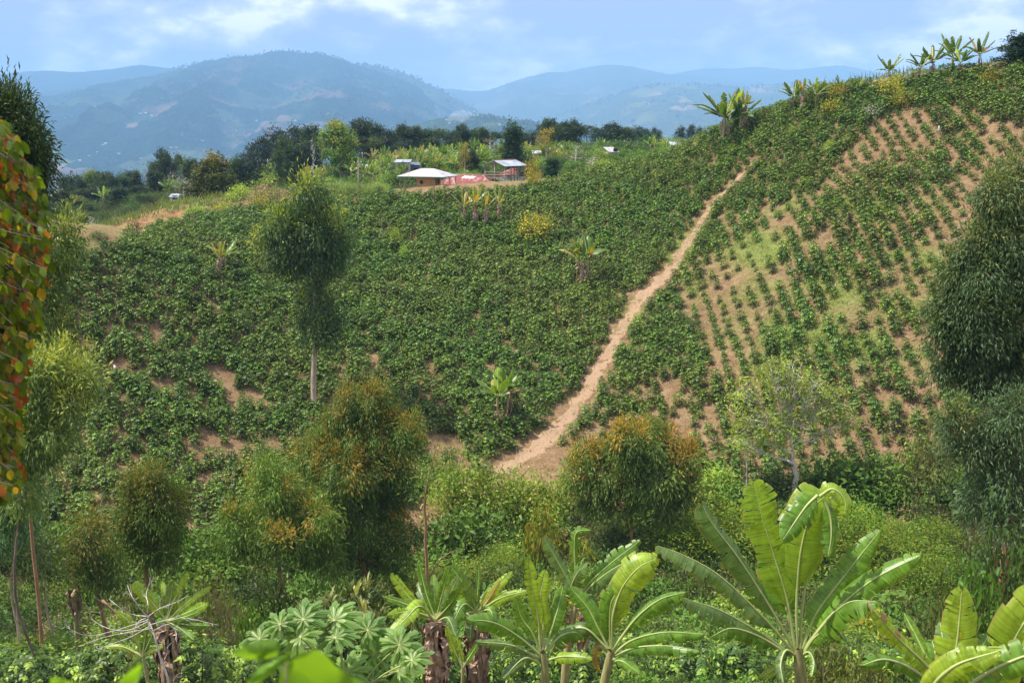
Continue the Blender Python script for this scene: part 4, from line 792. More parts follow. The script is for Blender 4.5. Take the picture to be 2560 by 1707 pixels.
def near_bananas():
    GRP = None
    def plant(D, bx, label, seed):
        b = gp(at(bx, 1650, D)[0], D); return empty('banana_plant', b, label, 'banana plant'), np.random.default_rng(seed)
    # the giant one, right of the middle
    r, g = plant(20, 2000, 'largest banana plant, with tall torn lime leaves, right of the middle of the foreground', 1); D = 20
    stem_px(r, D, [(2003, 1720), (1998, 1660), (1994, 1618)], .17, .09)
    Lf = lambda *a, **k: leaf_px(r, D, g, *a, **k)
    Lf([(1989, 1620), (1968, 1500), (1937, 1395), (1905, 1290), (1885, 1205)], 80, LIME, .8, .3, .5, .9, .5, tp=.2)
    Lf([(1993, 1618), (1992, 1490), (2003, 1370), (2030, 1275), (2062, 1240)], 100, LIME, .12, .05, .35, .98, .45, tp=.28, curl=.25)
    Lf([(2000, 1620), (2008, 1500), (2040, 1350), (2075, 1245), (2110, 1262)], 62, LIME, .2, .25, 1.1, .9, .9, tp=.3)
    Lf([(2044, 1238), (2018, 1262), (1990, 1300), (1958, 1348)], 56, GREEN, .1, .3, 1.2, .8, -.5, tp=.02)
    Lf([(2050, 1240), (2082, 1222), (2112, 1250), (2112, 1285)], 34, LIME, .1, .2, .9, .7, -.2, tp=.02)
    Lf([(2060, 1250), (2075, 1290), (2078, 1340), (2070, 1390)], 40, GREEN, .1, .2, 1.2, .8, -.4, tp=.05)
    Lf([(1990, 1618), (1965, 1520), (1938, 1440), (1918, 1380)], 58, GREEN, .2, .2, .6, .9, .8, tp=.25)
    Lf([(1985, 1622), (1930, 1525), (1850, 1400), (1782, 1310), (1757, 1262)], 62, GREY, .4, -.1, 1.1, .6, .2, tp=.2)
    Lf([(1980, 1624), (1905, 1540), (1800, 1440), (1710, 1388), (1645, 1364)], 62, GREY, .75, -.55, .8, .12, -.5, tp=.14)
    Lf([(1976, 1632), (1890, 1575), (1800, 1525), (1707, 1494)], 56, GREY, .9, -.6, .9, .1, -.8, tp=.12)
    Lf([(1978, 1640), (1900, 1592), (1830, 1570), (1780, 1590)], 46, GREEN, .8, -.6, .9, .1, -1.2, tp=.12)
    Lf([(2005, 1620), (2040, 1535), (2110, 1440), (2198, 1328)], 56, GREEN, .3, .1, .9, .7, .6, tp=.2)
    Lf([(2008, 1625), (2080, 1535), (2180, 1450), (2300, 1388)], 58, GREEN, .45, -.1, .9, .55, -.2, tp=.16)
    Lf([(2008, 1630), (2060, 1560), (2120, 1506), (2190, 1502)], 78, GREEN, .8, -.55, .9, .1, -.9, tp=.15, dry=.04)
    Lf([(2005, 1640), (2040, 1590), (2085, 1570), (2115, 1600)], 56, GREEN, .75, -.6, .9, .1, -.6, tp=.15)
    Lf([(1992, 1640), (1965, 1625), (1952, 1660), (1958, 1705)], 40, GREY, .3, -.2, 1.6, .6, -.7, tp=.1)
    Lf([(2000, 1640), (2022, 1630), (2035, 1655), (2030, 1690)], 26, GREEN, .3, -.2, 1.4, .6, -.6, tp=.1)
    Lf([(1988, 1672), (1950, 1668), (1900, 1692)], 18, LIME, .1, .1, .5, .6, -.2, tp=.1)
    # right corner plants
    r, g = plant(13, 2360, 'banana plant with one upright broad leaf in the bottom right corner', 2); D = 13; Lf = lambda *a, **k: leaf_px(r, D, g, *a, **k)
    stem_px(r, D, [(2370, 1790), (2368, 1740)], .14, .08)
    Lf([(2372, 1740), (2380, 1690), (2394, 1590), (2404, 1478)], 82, LIME, .15, .2, .8, .9, .4, tp=.08)
    Lf([(2370, 1740), (2400, 1690), (2440, 1640), (2470, 1590)], 50, GREEN, .2, .2, .8, .85, .4, tp=.1)
    Lf([(2362, 1735), (2320, 1668), (2250, 1600), (2184, 1528)], 42, LIME, .7, .15, .9, .7, -.3, tp=.1, dry=.12)
    Lf([(2360, 1740), (2290, 1678), (2215, 1648), (2155, 1662)], 42, GREEN, .2, .05, 1.4, .55, -.5, tp=.2)
    Lf([(2364, 1740), (2325, 1660), (2290, 1590), (2260, 1532)], 20, GREEN, .0, .5, .2, .8, .5, tp=.2)
    Lf([(2380, 1750), (2350, 1700), (2340, 1640), (2330, 1600)], 46, GREEN, .2, .2, .7, .85, .7, tp=.2)
    Lf([(2370, 1745), (2420, 1710), (2480, 1668), (2530, 1680)], 50, GREEN, .3, .0, 1.2, .6, -.4, tp=.1)
    Lf([(2368, 1745), (2372, 1700), (2362, 1630), (2350, 1555)], 34, GREY, .3, .3, .8, .85, 1.4, tp=.2)
    r, g = plant(9, 2560, 'closest banana plant, its wide leaves cut off by the right edge', 3); D = 9; Lf = lambda *a, **k: leaf_px(r, D, g, *a, **k)
    stem_px(r, D, [(2500, 1900), (2490, 1830)], .12, .08)
    Lf([(2480, 1830), (2500, 1700), (2550, 1570), (2660, 1450)], 105, LIME, .12, .2, .7, .9, .3, tp=.06, n=50)
    Lf([(2470, 1830), (2400, 1760), (2440, 1700), (2560, 1640), (2680, 1620)], 80, GREEN, .12, .15, .9, .7, -.3, tp=.1, n=50)
    Lf([(2460, 1830), (2330, 1745), (2380, 1668), (2500, 1625)], 60, LIME, .15, .2, .8, .75, -.2, tp=.1, n=50)
    # the two right of the middle
    r, g = plant(23, 1514, 'banana plant with a big glowing upright leaf between its two neighbours', 4); D = 23; Lf = lambda *a, **k: leaf_px(r, D, g, *a, **k)
    stem_px(r, D, [(1510, 1720), (1520, 1660), (1527, 1625)], .15, .08)
    Lf([(1530, 1622), (1532, 1540), (1555, 1470), (1595, 1420), (1640, 1395)], 66, LIME, .1, .1, .9, .92, .3, tp=.12)
    Lf([(1528, 1620), (1524, 1560), (1530, 1500), (1562, 1460)], 46, GREEN, .1, .2, .8, .9, .2, tp=.15)
    Lf([(1532, 1622), (1590, 1545), (1650, 1498), (1712, 1480)], 50, GREEN, .4, -.2, 1.1, .5, .0, tp=.15)
    Lf([(1534, 1635), (1580, 1600), (1660, 1580), (1758, 1584)], 44, GREEN, .35, -.3, 1.1, .35, -.6, tp=.15)
    Lf([(1534, 1640), (1590, 1618), (1670, 1614), (1746, 1626)], 40, GREEN, .5, -.4, 1.0, .3, -.9, tp=.15)
    Lf([(1530, 1655), (1555, 1652), (1598, 1682)], 30, GREEN, .3, .0, 1.0, .6, -.5, tp=.15)
    Lf([(1520, 1618), (1496, 1570), (1470, 1520), (1428, 1470)], 42, GREEN, .25, .1, 1.0, .75, .4, tp=.12)
    Lf([(1518, 1620), (1462, 1570), (1405, 1585), (1376, 1632)], 52, GREY, .35, .0, 1.3, .6, .5, tp=.1)
    Lf([(1520, 1630), (1508, 1600), (1490, 1560), (1478, 1500)], 26, GREEN, .2, .3, .6, .8, 1.0, tp=.2)
    Lf([(1520, 1640), (1500, 1615), (1490, 1640), (1496, 1680)], 22, YELLOW, .5, .0, 1.2, .7, .4, dry=.6)
    r, g = plant(22, 1362, 'banana plant with a furled pale leaf tip and a long leaf arching left', 5); D = 22; Lf = lambda *a, **k: leaf_px(r, D, g, *a, **k)
    stem_px(r, D, [(1364, 1725), (1362, 1670), (1358, 1630)], .14, .07)
    Lf([(1352, 1625), (1345, 1540), (1332, 1470), (1322, 1400)], 26, LIME, .25, .5, .5, .9, .1, tp=.2)
    Lf([(1358, 1622), (1358, 1560), (1352, 1490), (1364, 1426)], 36, LIME, .15, .3, .7, .9, .4, tp=.15)
    Lf([(1350, 1625), (1330, 1580), (1305, 1545), (1289, 1495)], 28, GREEN, .2, .2, .8, .8, .1, tp=.15)
    Lf([(1348, 1635), (1295, 1590), (1235, 1556), (1170, 1548)], 38, GREEN, .15, .12, 1.0, .65, -.6, tp=.14)
    Lf([(1346, 1645), (1280, 1613), (1190, 1603)], 30, GREY, .3, .05, 1.3, .6, -.3, tp=.15)
    Lf([(1348, 1658), (1310, 1645), (1258, 1694)], 32, GREY, .3, .0, 1.3, .6, -.6, tp=.15)
    Lf([(1364, 1622), (1380, 1570), (1395, 1520), (1408, 1466)], 30, GREEN, .2, .2, .8, .8, .5, tp=.15)
    Lf([(1366, 1628), (1400, 1590), (1440, 1580), (1460, 1600)], 30, GREEN, .2, .0, 1.2, .6, .6, tp=.15)
    Lf([(1368, 1650), (1410, 1640), (1478, 1644)], 28, LIME, .3, .05, 1.1, .6, -.5, tp=.2)
    r, g = plant(26, 1425, 'tall ragged banana plant with torn pale leaves standing behind the two lower ones', 6); D = 26; Lf = lambda *a, **k: leaf_px(r, D, g, *a, **k)
    stem_px(r, D, [(1412, 1700), (1422, 1600), (1442, 1500)], .15, .08, dead=8, g=g)
    Lf([(1440, 1500), (1425, 1460), (1395, 1405), (1360, 1342)], 30, GREY, .85, .1, .8, .7, .2, tp=.1)
    Lf([(1442, 1500), (1440, 1440), (1436, 1370), (1442, 1330), (1476, 1325)], 24, GREEN, .8, .0, 1.2, .7, .2, tp=.2)
    Lf([(1446, 1500), (1475, 1455), (1530, 1405), (1598, 1352)], 34, GREEN, .5, .2, .8, .75, .4, tp=.15)
    Lf([(1446, 1502), (1485, 1458), (1550, 1412), (1628, 1386)], 40, GREY, .95, -.5, .9, .1, -.3, tp=.12, dry=.1)
    Lf([(1440, 1502), (1428, 1470), (1445, 1430), (1465, 1415)], 50, GREY, .5, .0, 1.3, .6, -.5, tp=.1)
    Lf([(1440, 1505), (1415, 1490), (1400, 1530), (1402, 1580)], 34, GREEN, .4, .0, 1.2, .7, -.2)
    Lf([(1446, 1505), (1480, 1500), (1500, 1550), (1498, 1600)], 34, GREEN, .4, .0, 1.2, .7, .3)
    # the pair with shaggy stems
    r, g = plant(27, 1090, 'shaggy-stemmed banana plant with a fan of stiff pale green leaves', 7); D = 27; Lf = lambda *a, **k: leaf_px(r, D, g, *a, **k)
    stem_px(r, D, [(1090, 1720), (1092, 1620), (1090, 1545)], .13, .07, dead=90, g=g, dl=2.0)
    for tip, mid, w, c, f, d_ in [((978, 1434), (1030, 1500), 22, LIME, .3, .2), ((1047, 1404), (1065, 1480), 18, GREEN, .4, .4), ((1084, 1436), (1086, 1490), 16, GREEN, .4, .6), ((1124, 1416), (1104, 1490), 20, GREEN, .4, .1), ((1044, 1458), (1065, 1500), 20, GREY, .3, .8),
                             ((1145, 1442), (1118, 1500), 26, GREY, .2, -.2), ((956, 1490), (1020, 1512), 16, GREEN, .2, -.2), ((1150, 1470), (1125, 1510), 22, GREEN, .2, -.5), ((970, 1537), (1030, 1528), 20, LIME, .1, -.5), ((1105, 1450), (1098, 1500), 18, GREEN, .3, .9)]:
        Lf([(1090, 1548), mid, tip], w, c, .18, f, .6, .8, d_, tp=.1)
    Lf([(1085, 1550), (1050, 1515), (1015, 1545), (962, 1600)], 30, LIME, .05, .1, .7, .7, -1.2, tp=.2)
    Lf([(1094, 1552), (1120, 1545), (1140, 1590)], 30, GREY, .3, 0, 1.2, .6, -.6)
    r, g = plant(28, 1180, 'banana plant with browned leaf edges beside the shaggy pale one', 8); D = 28; Lf = lambda *a, **k: leaf_px(r, D, g, *a, **k)
    stem_px(r, D, [(1188, 1720), (1190, 1620), (1192, 1530)], .12, .07, dead=80, g=g, dl=2.0)
    for tip, mid, w, c, f, d_ in [((1128, 1415), (1165, 1470), 24, GREEN, .3, .2), ((1197, 1408), (1195, 1470), 9, GREEN, .6, .3), ((1280, 1430), (1230, 1480), 20, LIME, .3, .3), ((1240, 1455), (1215, 1495), 20, GREEN, .3, .8), ((1316, 1476), (1250, 1495), 22, LIME, .1, -.2),
                             ((1160, 1448), (1178, 1490), 24, GREY, .3, -.2), ((1250, 1450), (1220, 1500), 12, YELLOW, .3, .0), ((1130, 1560), (1160, 1510), 30, GREEN, 0, -.8), ((1175, 1600), (1180, 1545), 26, GREY, 0, -.6), ((1235, 1560), (1225, 1525), 26, GREEN, 0, -.6)]:
        Lf([(1192, 1532), mid, tip], w, c, .3, f, .8, .75, d_, tp=.1)
    r, g = plant(24, 1157, 'young banana sucker with fresh lime leaves in front of the shaggy stems', 9); D = 24; Lf = lambda *a, **k: leaf_px(r, D, g, *a, **k)
    stem_px(r, D, [(1156, 1740), (1157, 1665)], .07, .04)
    for tip, mid, w, c in [((1117, 1566), (1135, 1620), 15, LIME), ((1143, 1590), (1148, 1630), 14, LIME), ((1195, 1606), (1175, 1640), 13, GREEN), ((1180, 1650), (1170, 1645), 14, GREEN), ((1140, 1655), (1145, 1640), 12, GREEN)]:
        Lf([(1157, 1668), mid, tip], w, c, .05, .3, .4, .85, .1, tp=.15)
    # left plants behind the bleached branches
    r, g = plant(30, 415, 'banana plant with bright spreading leaves behind the bleached dead branches', 10); D = 30; Lf = lambda *a, **k: leaf_px(r, D, g, *a, **k)
    stem_px(r, D, [(420, 1740), (418, 1640), (417, 1560)], .10, .06, dead=60, g=g, dl=1.9)
    for tip, mid, w, c, f, d_ in [((469, 1428), (440, 1490), 14, LIME, .3, .1), ((431, 1464), (424, 1510), 30, GREY, .2, .1), ((409, 1455), (412, 1500), 12, LIME, .4, .5), ((528, 1466), (475, 1500), 14, LIME, .3, .1), ((520, 1508), (470, 1530), 20, LIME, .2, -.2), ((502, 1526), (460, 1542), 16, GREEN, .2, -.6),
                             ((524, 1563), (475, 1562), 14, GREEN, 0, -.4), ((333, 1458), (375, 1500), 24, LIME, .1, .0), ((375, 1478), (395, 1515), 22, GREEN, .2, .5), ((483, 1598), (450, 1570), 16, GREEN, 0, -.5)]:
        Lf([(417, 1552), mid, tip], w, c, .3, f, .7, .75, d_, tp=.1)
    r, g = plant(29, 352, 'low banana sucker with one yellowing leaf left of the bleached branches', 11); D = 29; Lf = lambda *a, **k: leaf_px(r, D, g, *a, **k)
    stem_px(r, D, [(375, 1740), (358, 1640)], .08, .05)
    for tip, mid, w, c in [((292, 1528), (325, 1560), 18, LIME), ((261, 1618), (305, 1616), 12, LIME), ((408, 1614), (380, 1622), 14, LIME), ((318, 1645), (335, 1630), 8, YELLOW), ((314, 1690), (335, 1655), 13, LIME), ((365, 1570), (362, 1600), 12, GREEN), ((385, 1575), (372, 1605), 12, GREY)]:
        Lf([(356, 1640), mid, tip], w, c, .2, .15, .8, .7, .0, tp=.1)
    r, g = plant(48, 185, 'banana plant with one raised leaf half hidden between thin left trees', 12); D = 48; Lf = lambda *a, **k: leaf_px(r, D, g, *a, **k)
    stem_px(r, D, [(188, 1500), (182, 1430)], .15, .1, dead=14, g=g, dl=1.8)
    for tip, mid, w, c in [((148, 1338), (168, 1375), 13, LIME), ((140, 1420), (160, 1400), 12, GREEN), ((225, 1400), (205, 1400), 12, GREEN), ((168, 1480), (170, 1445), 8, GREEN), ((205, 1460), (200, 1430), 10, GREY)]:
        Lf([(182, 1430), mid, tip], w, c, .3, .15, .8, .7, .0, tp=.1)
near_bananas()

def banana_proto(seed, h=2.4, n_leaf=9, ln=2.5, wd=.36, tear=.4, dead=6, n=14, cols=GREEN, dry=.03, yellow=.05, up=.75):
    """a whole plant for the middle and far distance: returns (trunk mesh, crown mesh, dead-leaf mesh or None)"""
    g = np.random.default_rng(seed); tm = MB(); lean = g.normal(size=2) * .12 * h / 2.6
    top = np.array([lean[0], lean[1], h]); tube(tm, bez([(0, 0, -.3), (lean[0] * .3, lean[1] * .3, h * .5), top], 7), np.linspace(.16, .08, 7), 7)
    cm = MB()
    for k in range(n_leaf):
        a = k * 2.4 + g.normal() * .3; t = k / (n_leaf - 1); el = up * math.pi / 2 * (.55 + .6 * t) + g.normal() * .1; l = ln * g.uniform(.8, 1.15)
        o = np.array([math.cos(a), math.sin(a), 0]); d0 = o * math.cos(el) + np.array([0, 0, math.sin(el)]); sag = g.uniform(.1, .55) * (1.3 - t)
        c = [top, top + d0 * l * .35, top + d0 * l * .7 + [0, 0, -sag * l * .18], top + d0 * l + [0, 0, -sag * l * .6]]
        cc = YELLOW if g.uniform() < yellow and k < 4 else (LIME if k == n_leaf - 1 and g.uniform() < .5 else cols)
        banana_leaf(cm, c, wd, np.array([0, 0, 1.]) - o * .6 * math.sin(el), g, tear, .2, .9, .12, n, cc, rib=.03, across=2, dry=dry)
    dm = None
    if dead: dm = MB(); dead_leaves(dm, top, dead, h * .8, g, .2)
    return (tm.mesh('trunk', M_stem), cm.mesh('crown', [M_ban, M_rib]), dm.mesh('dead_leaf', M_dry, False) if dm else None)
BP = [banana_proto(300 + k, cols=((.075, .17, .02), (.13, .26, .035)), h=2.2 + .25 * (k % 4), dead=(4, 10, 7, 14, 8, 12)[k], tear=.3 + .08 * k, up=(.55, .75, .62, .8, .5, .7)[k]) for k in range(6)]
BP_DRY = [banana_proto(340 + k, h=2.5, n_leaf=7, dead=34, tear=.85, dry=.3, yellow=.2, cols=((.16, .27, .05), (.28, .40, .10)), up=.8, wd=.26) for k in range(2)]
BP_DARK = [banana_proto(360 + k, h=2.0, n_leaf=11, dead=5, tear=.45, cols=((.05, .12, .02), (.08, .17, .03)), yellow=.15, up=.55, ln=2.9, wd=.34) for k in range(3)]
def banana(P, x, y, s, label, group=None, rz=None, tilt=0.0):
    z = float(G(np.array([x]), np.array([y]))[0])
    e = empty('banana_plant', (x, y, z), label, 'banana plant', group, rng.uniform(0, 6.28) if rz is None else rz, s); e.rotation_euler[1] = tilt
    for nm, me in zip(('trunk', 'crown', 'dead_leaf'), P):
        if me: link(nm, me, e)
    return e
def banana_px(P, px, base, top, label, group=None, rz=None, tilt=0.0, D=None):
    b = hit(px, base) if D is None else at(px, base, D); hgt = 1.12 * (at(px, top, b[1])[2] - b[2])
    h0 = max(v.co.z for v in P[1].vertices); return banana(P, b[0], b[1], hgt / h0, label, group, rz, tilt)
def mid_bananas():
    banana_px(BP[0], 1242, 1062, 940, 'left plant of the fresh banana pair low in the left coffee plot', rz=1.0)
    banana_px(BP[3], 1268, 1055, 930, 'right plant of the fresh banana pair low in the left plot, with yellow shoot', rz=2.6)
    banana_px(BP_DRY[0], 545, 695, 608, 'banana plant with a leaning pale stem high in the left plot', tilt=-.22)
    banana_px(BP[4], 566, 683, 612, 'banana plant with a skirt of dry leaves beside the leaning one', rz=.5)
    banana_px(BP_DRY[0], 1160, 566, 482, 'withered banana plant, leftmost of the tattered clump below the red-roofed house', rz=.4)
    banana_px(BP_DRY[1], 1188, 566, 474, 'withered banana plant in the middle of the tattered clump below the red-roofed house', rz=2.4)
    banana_px(BP_DRY[0], 1212, 566, 488, 'withered banana plant beside the middle of the tattered clump, heavy with dry leaves', rz=4.0)
    banana_px(BP_DRY[1], 1248, 555, 482, 'withered banana plant standing a little right of the tattered clump', rz=5.5)
    banana_px(BP_DRY[1], 1452, 722, 608, 'banana plant stripped to a pale leaning stem in the middle of the left plot', rz=.2, tilt=-.16)
    banana_px(BP[2], 1466, 720, 604, 'banana plant with a yellow-green shoot beside the stripped stem', rz=1.6)
    g = 'banana plants along the ridge on the right'
    for px, b, t, P, s in [(1806, 352, 246, 0, 'dense dark banana plant with two pale stems at the left end of the ridge'), (1822, 342, 262, 1, 'banana plant pressed against the dense one at the left end of the ridge'),
                           (1848, 332, 256, 2, 'banana plant with a yellowed hanging leaf right of the dense ones'), (1862, 322, 252, 3, 'banana plant with withered upper leaves above the yellowed one'),
                           (1982, 280, 222, 0, 'banana plant leaning left, first of three on the middle of the ridge'), (2006, 276, 218, 3, 'banana plant with a golden hanging leaf in the middle of the ridge'), (2038, 264, 216, 2, 'banana plant with arching leaves, last of three on the middle of the ridge'),
                           (2100, 240, 208, 1, 'low banana plant behind the yellow-flowered shrub on the ridge'), (2140, 236, 214, 0, 'low banana plant with one leaf bent flat along the ridge'),
                           (2222, 208, 158, 2, 'banana plant rising from behind the taller yellow shrub'), (2298, 200, 150, 0, 'banana plant, leftmost of the tall group near the top of the ridge'), (2330, 190, 122, 1, 'banana plant with a club-like furled leaf near the top of the ridge'),
                           (2376, 180, 108, 2, 'tallest banana plant near the top of the ridge with a broad tilted leaf'), (2400, 186, 138, 0, 'small banana plant under the tallest one on the ridge'), (2446, 172, 102, 1, 'last banana plant before the dark round tree on the ridge')]:
        b_ = hit(px, b + 6); D = b_[1] if not np.isnan(b_[1]) else 124
        PP = BP_DARK[P] if P < 3 else BP_DRY[0]
        banana_px(PP, px, b + 6, t - 14, s, g, D=D)
mid_bananas()
def plateau_bananas():
    r = np.random.default_rng(77); labs = ['banana plant %s in the left part of the farm grove', 'banana plant %s in the grove behind the hip-roofed house and tower', 'banana plant %s right of the tower, below the golden tree', 'banana plant %s on the bank near the ridge', 'banana plant %s beside the big round olive tree']; grp = 'banana grove around the farmhouses'
    zones = [((600, 1010), (414, 472), 120, (56, 80)), ((1010, 1240), (402, 440), 60, (52, 72)), ((1240, 1420), (395, 425), 26, (50, 66)), ((1420, 1720), (372, 405), 14, (44, 66)), ((560, 640), (420, 470), 6, (40, 55))]
    k = 0
    for zi, ((x0, x1), (y0, y1), n, (h0, h1)) in enumerate(zones):
        for _ in range(n):
            px, py = r.uniform(x0, x1), r.uniform(y0, y1)
            b = hit(px, py)
            if np.isnan(b[1]) or b[1] < 138 or b[1] > 212: continue
            if 990 < px < 1310 and b[1] < 166: continue
            P = BP[r.integers(0, 6)] if r.uniform() < .8 else BP_DRY[r.integers(0, 2)]; lab = labs[zi] % ('with tattered pale leaves' if P in BP_DRY else 'with fresh green leaves')
            banana(P, b[0], b[1], r.uniform(.62, .95), lab, grp); k += 1
    lab2 = 'banana plant standing among the shrubs of the low wooded ground at left'; grp2 = 'banana plants scattered over the low ground at left'
    for px, py in [(215, 520), (232, 524), (258, 530), (275, 520), (300, 500), (310, 508), (335, 496), (350, 486), (385, 480), (400, 492), (250, 500), (420, 512), (470, 478), (500, 470), (530, 460), (450, 500), (360, 470), (320, 470), (345, 478), (520, 440), (490, 455), (555, 455)]:
        b = hit(px, py)
        if not np.isnan(b[1]): banana(BP[r.integers(0, 6)], b[0], b[1], r.uniform(.9, 1.25), lab2, grp2)
    b = hit(425, 512); banana(BP[1], b[0], b[1], 1.0, 'bright yellow-green banana plant at the top of the bare earth bank')
    print('plateau bananas', k)
plateau_bananas()
# ------------------------------------------------------------------ shrubs and undergrowth
def shrub_mesh(name, seed, r=1.0, h=1.3, n=70, nl=16, L=.15, asp=.4, shape='dia', mode='any', cols=((.05, .10, .02), (.09, .17, .03)), flush=None, fp=.4, clump=.22):
    g = np.random.default_rng(seed); mb = MB(); d = nrm(g.normal(size=(n, 3))); d[:, 2] = np.abs(d[:, 2]) * 1.1 - .15
    bump = .45 + 1.1 * fbm(d[:, 0] * 2.2 + seed, d[:, 1] * 1.6 + d[:, 2], 2, seed); rr = g.uniform(.35, 1.0, n) ** .5 * bump
    c = d * [r, r, h * .85] * rr[:, None] + [0, 0, h * .12]
    for q in c[::5]: tube(mb, bez([(0, 0, -.2), q * [.35, .35, .6], q], 5), [.03, .024, .016, .01, .006], 3, col=(.15, .11, .07), mat=1)
    N_ = n * nl; CC = np.repeat(c, nl, 0); dd = np.repeat(d, nl, 0); off = g.normal(size=(N_, 3)) * clump
    if mode == 'whorl': off *= .12; D = dd * .6 + nrm(g.normal(size=(N_, 3))) * .9 + [0, 0, .45]; Nn = [0, 0, 1.] + g.normal(size=(N_, 3)) * .2
    elif mode == 'fern': off *= [1.6, 1.6, .35]; D = g.normal(size=(N_, 3)) * [1, 1, .15] + dd * .4; Nn = [0, 0, 1.] + g.normal(size=(N_, 3)) * .25
    elif mode == 'droop': D = dd * .4 + g.normal(size=(N_, 3)) * .4 + [0, 0, -.9]; Nn = g.normal(size=(N_, 3)) + dd
    else: D = dd * .5 + g.normal(size=(N_, 3)) * .8; Nn = [0, 0, .9] + g.normal(size=(N_, 3)) * .5 + dd * .3
    t = np.repeat(g.uniform(0, 1, n), nl) * .6 + g.uniform(0, 1, N_) * .4; C = mixc(cols[0], cols[1], t)
    if flush is not None:
        f = (np.repeat(g.uniform(size=n) < fp, nl) & (g.uniform(size=N_) < .75)) & (dd[:, 2] > .05); C = np.where(f[:, None], mixc(flush[0], flush[1], g.uniform(0, 1, N_)), C)
    LL = L * g.uniform(.6, 1.3, N_); leaves(mb, CC + off, D, Nn, LL, LL * asp, C, shape); return mb.mesh(name, [M_leaf, M_bark])
DK, MD, LM, OL, FE = ((.045, .09, .016), (.09, .165, .028)), ((.08, .17, .022), (.17, .30, .038)), ((.20, .33, .04), (.34, .48, .07)), ((.12, .16, .035), (.23, .27, .07)), ((.09, .18, .016), (.20, .32, .03))
SH = {
 'dark': [shrub_mesh('shrub', 10 + k, cols=DK, n=80) for k in range(3)], 'mid': [shrub_mesh('shrub', 20 + k, cols=MD, n=80, shape='ovate', nl=11, L=.2, asp=.5) for k in range(3)],
 'lime': [shrub_mesh('shrub', 30 + k, cols=LM, n=90, nl=18, L=.16, flush=((.34, .42, .08), (.44, .48, .12)), fp=.3) for k in range(3)], 'olive': [shrub_mesh('shrub', 40 + k, cols=OL, n=80, mode='droop', asp=.25) for k in range(2)],
 'fern': [shrub_mesh('shrub', 50 + k, cols=FE, n=110, nl=46, L=.09, asp=.3, mode='fern', clump=.2, flush=((.24, .32, .03), (.40, .42, .04)), fp=.25) for k in range(2)],
 'yellow': [shrub_mesh('shrub', 60 + k, cols=((.14, .17, .02), (.24, .24, .03)), n=80, flush=((.46, .38, .03), (.60, .50, .05)), fp=.55) for k in range(2)],
 'tips': [shrub_mesh('shrub', 64 + k, cols=MD, n=70, L=.2, mode='droop', asp=.3, flush=((.30, .36, .04), (.5, .36, .05)), fp=.7) for k in range(1)],
 'whorl': [shrub_mesh('shrub', 70, cols=((.07, .10, .025), (.13, .17, .04)), n=190, nl=13, L=.17, asp=.28, shape='lance', mode='whorl', flush=((.40, .42, .14), (.52, .52, .22)), fp=.42)],
 'beige': [shrub_mesh('shrub', 75, cols=((.30, .21, .12), (.50, .38, .25)), n=60, nl=24, L=.07, asp=.8, clump=.12, flush=((.12, .18, .04), (.16, .22, .05)), fp=.25)],
 'brown': [shrub_mesh('shrub', 78, cols=((.10, .07, .045), (.18, .13, .08)), n=70, nl=12, L=.14, asp=.15, mode='droop', flush=((.06, .10, .02), (.1, .15, .03)), fp=.35)],
 'flowerwhite': [shrub_mesh('shrub', 79, cols=MD, n=60, flush=((.8, .8, .8), (.9, .9, .88)), fp=.7)], 'flowerpink': [shrub_mesh('shrub', 80, cols=MD, n=60, flush=((.55, .03, .05), (.6, .06, .12)), fp=.6)],
}
def shrub_px(kind, px, base, top, w, label, D=None, cat='shrub', group=None, k=0):
    b = hit(px, base) if D is None else None
    if D is not None or np.isnan(b[1]): x = at(px, base, D or 130)[0]; b = gp(x, D or 130)
    s = b[1] / (FPX * CP); H = max(.4, at(px, top, b[1])[2] - b[2])
    if kind == 'fern': w *= .78; H *= 1.2
    o = link('shrub', SH[kind][k % len(SH[kind])], None, b); o.scale = (w * s / 2.0, w * s / 2.0, H / 1.35); o.rotation_euler[2] = rng.uniform(0, 6.28)
    return tag(o, label, cat, group)
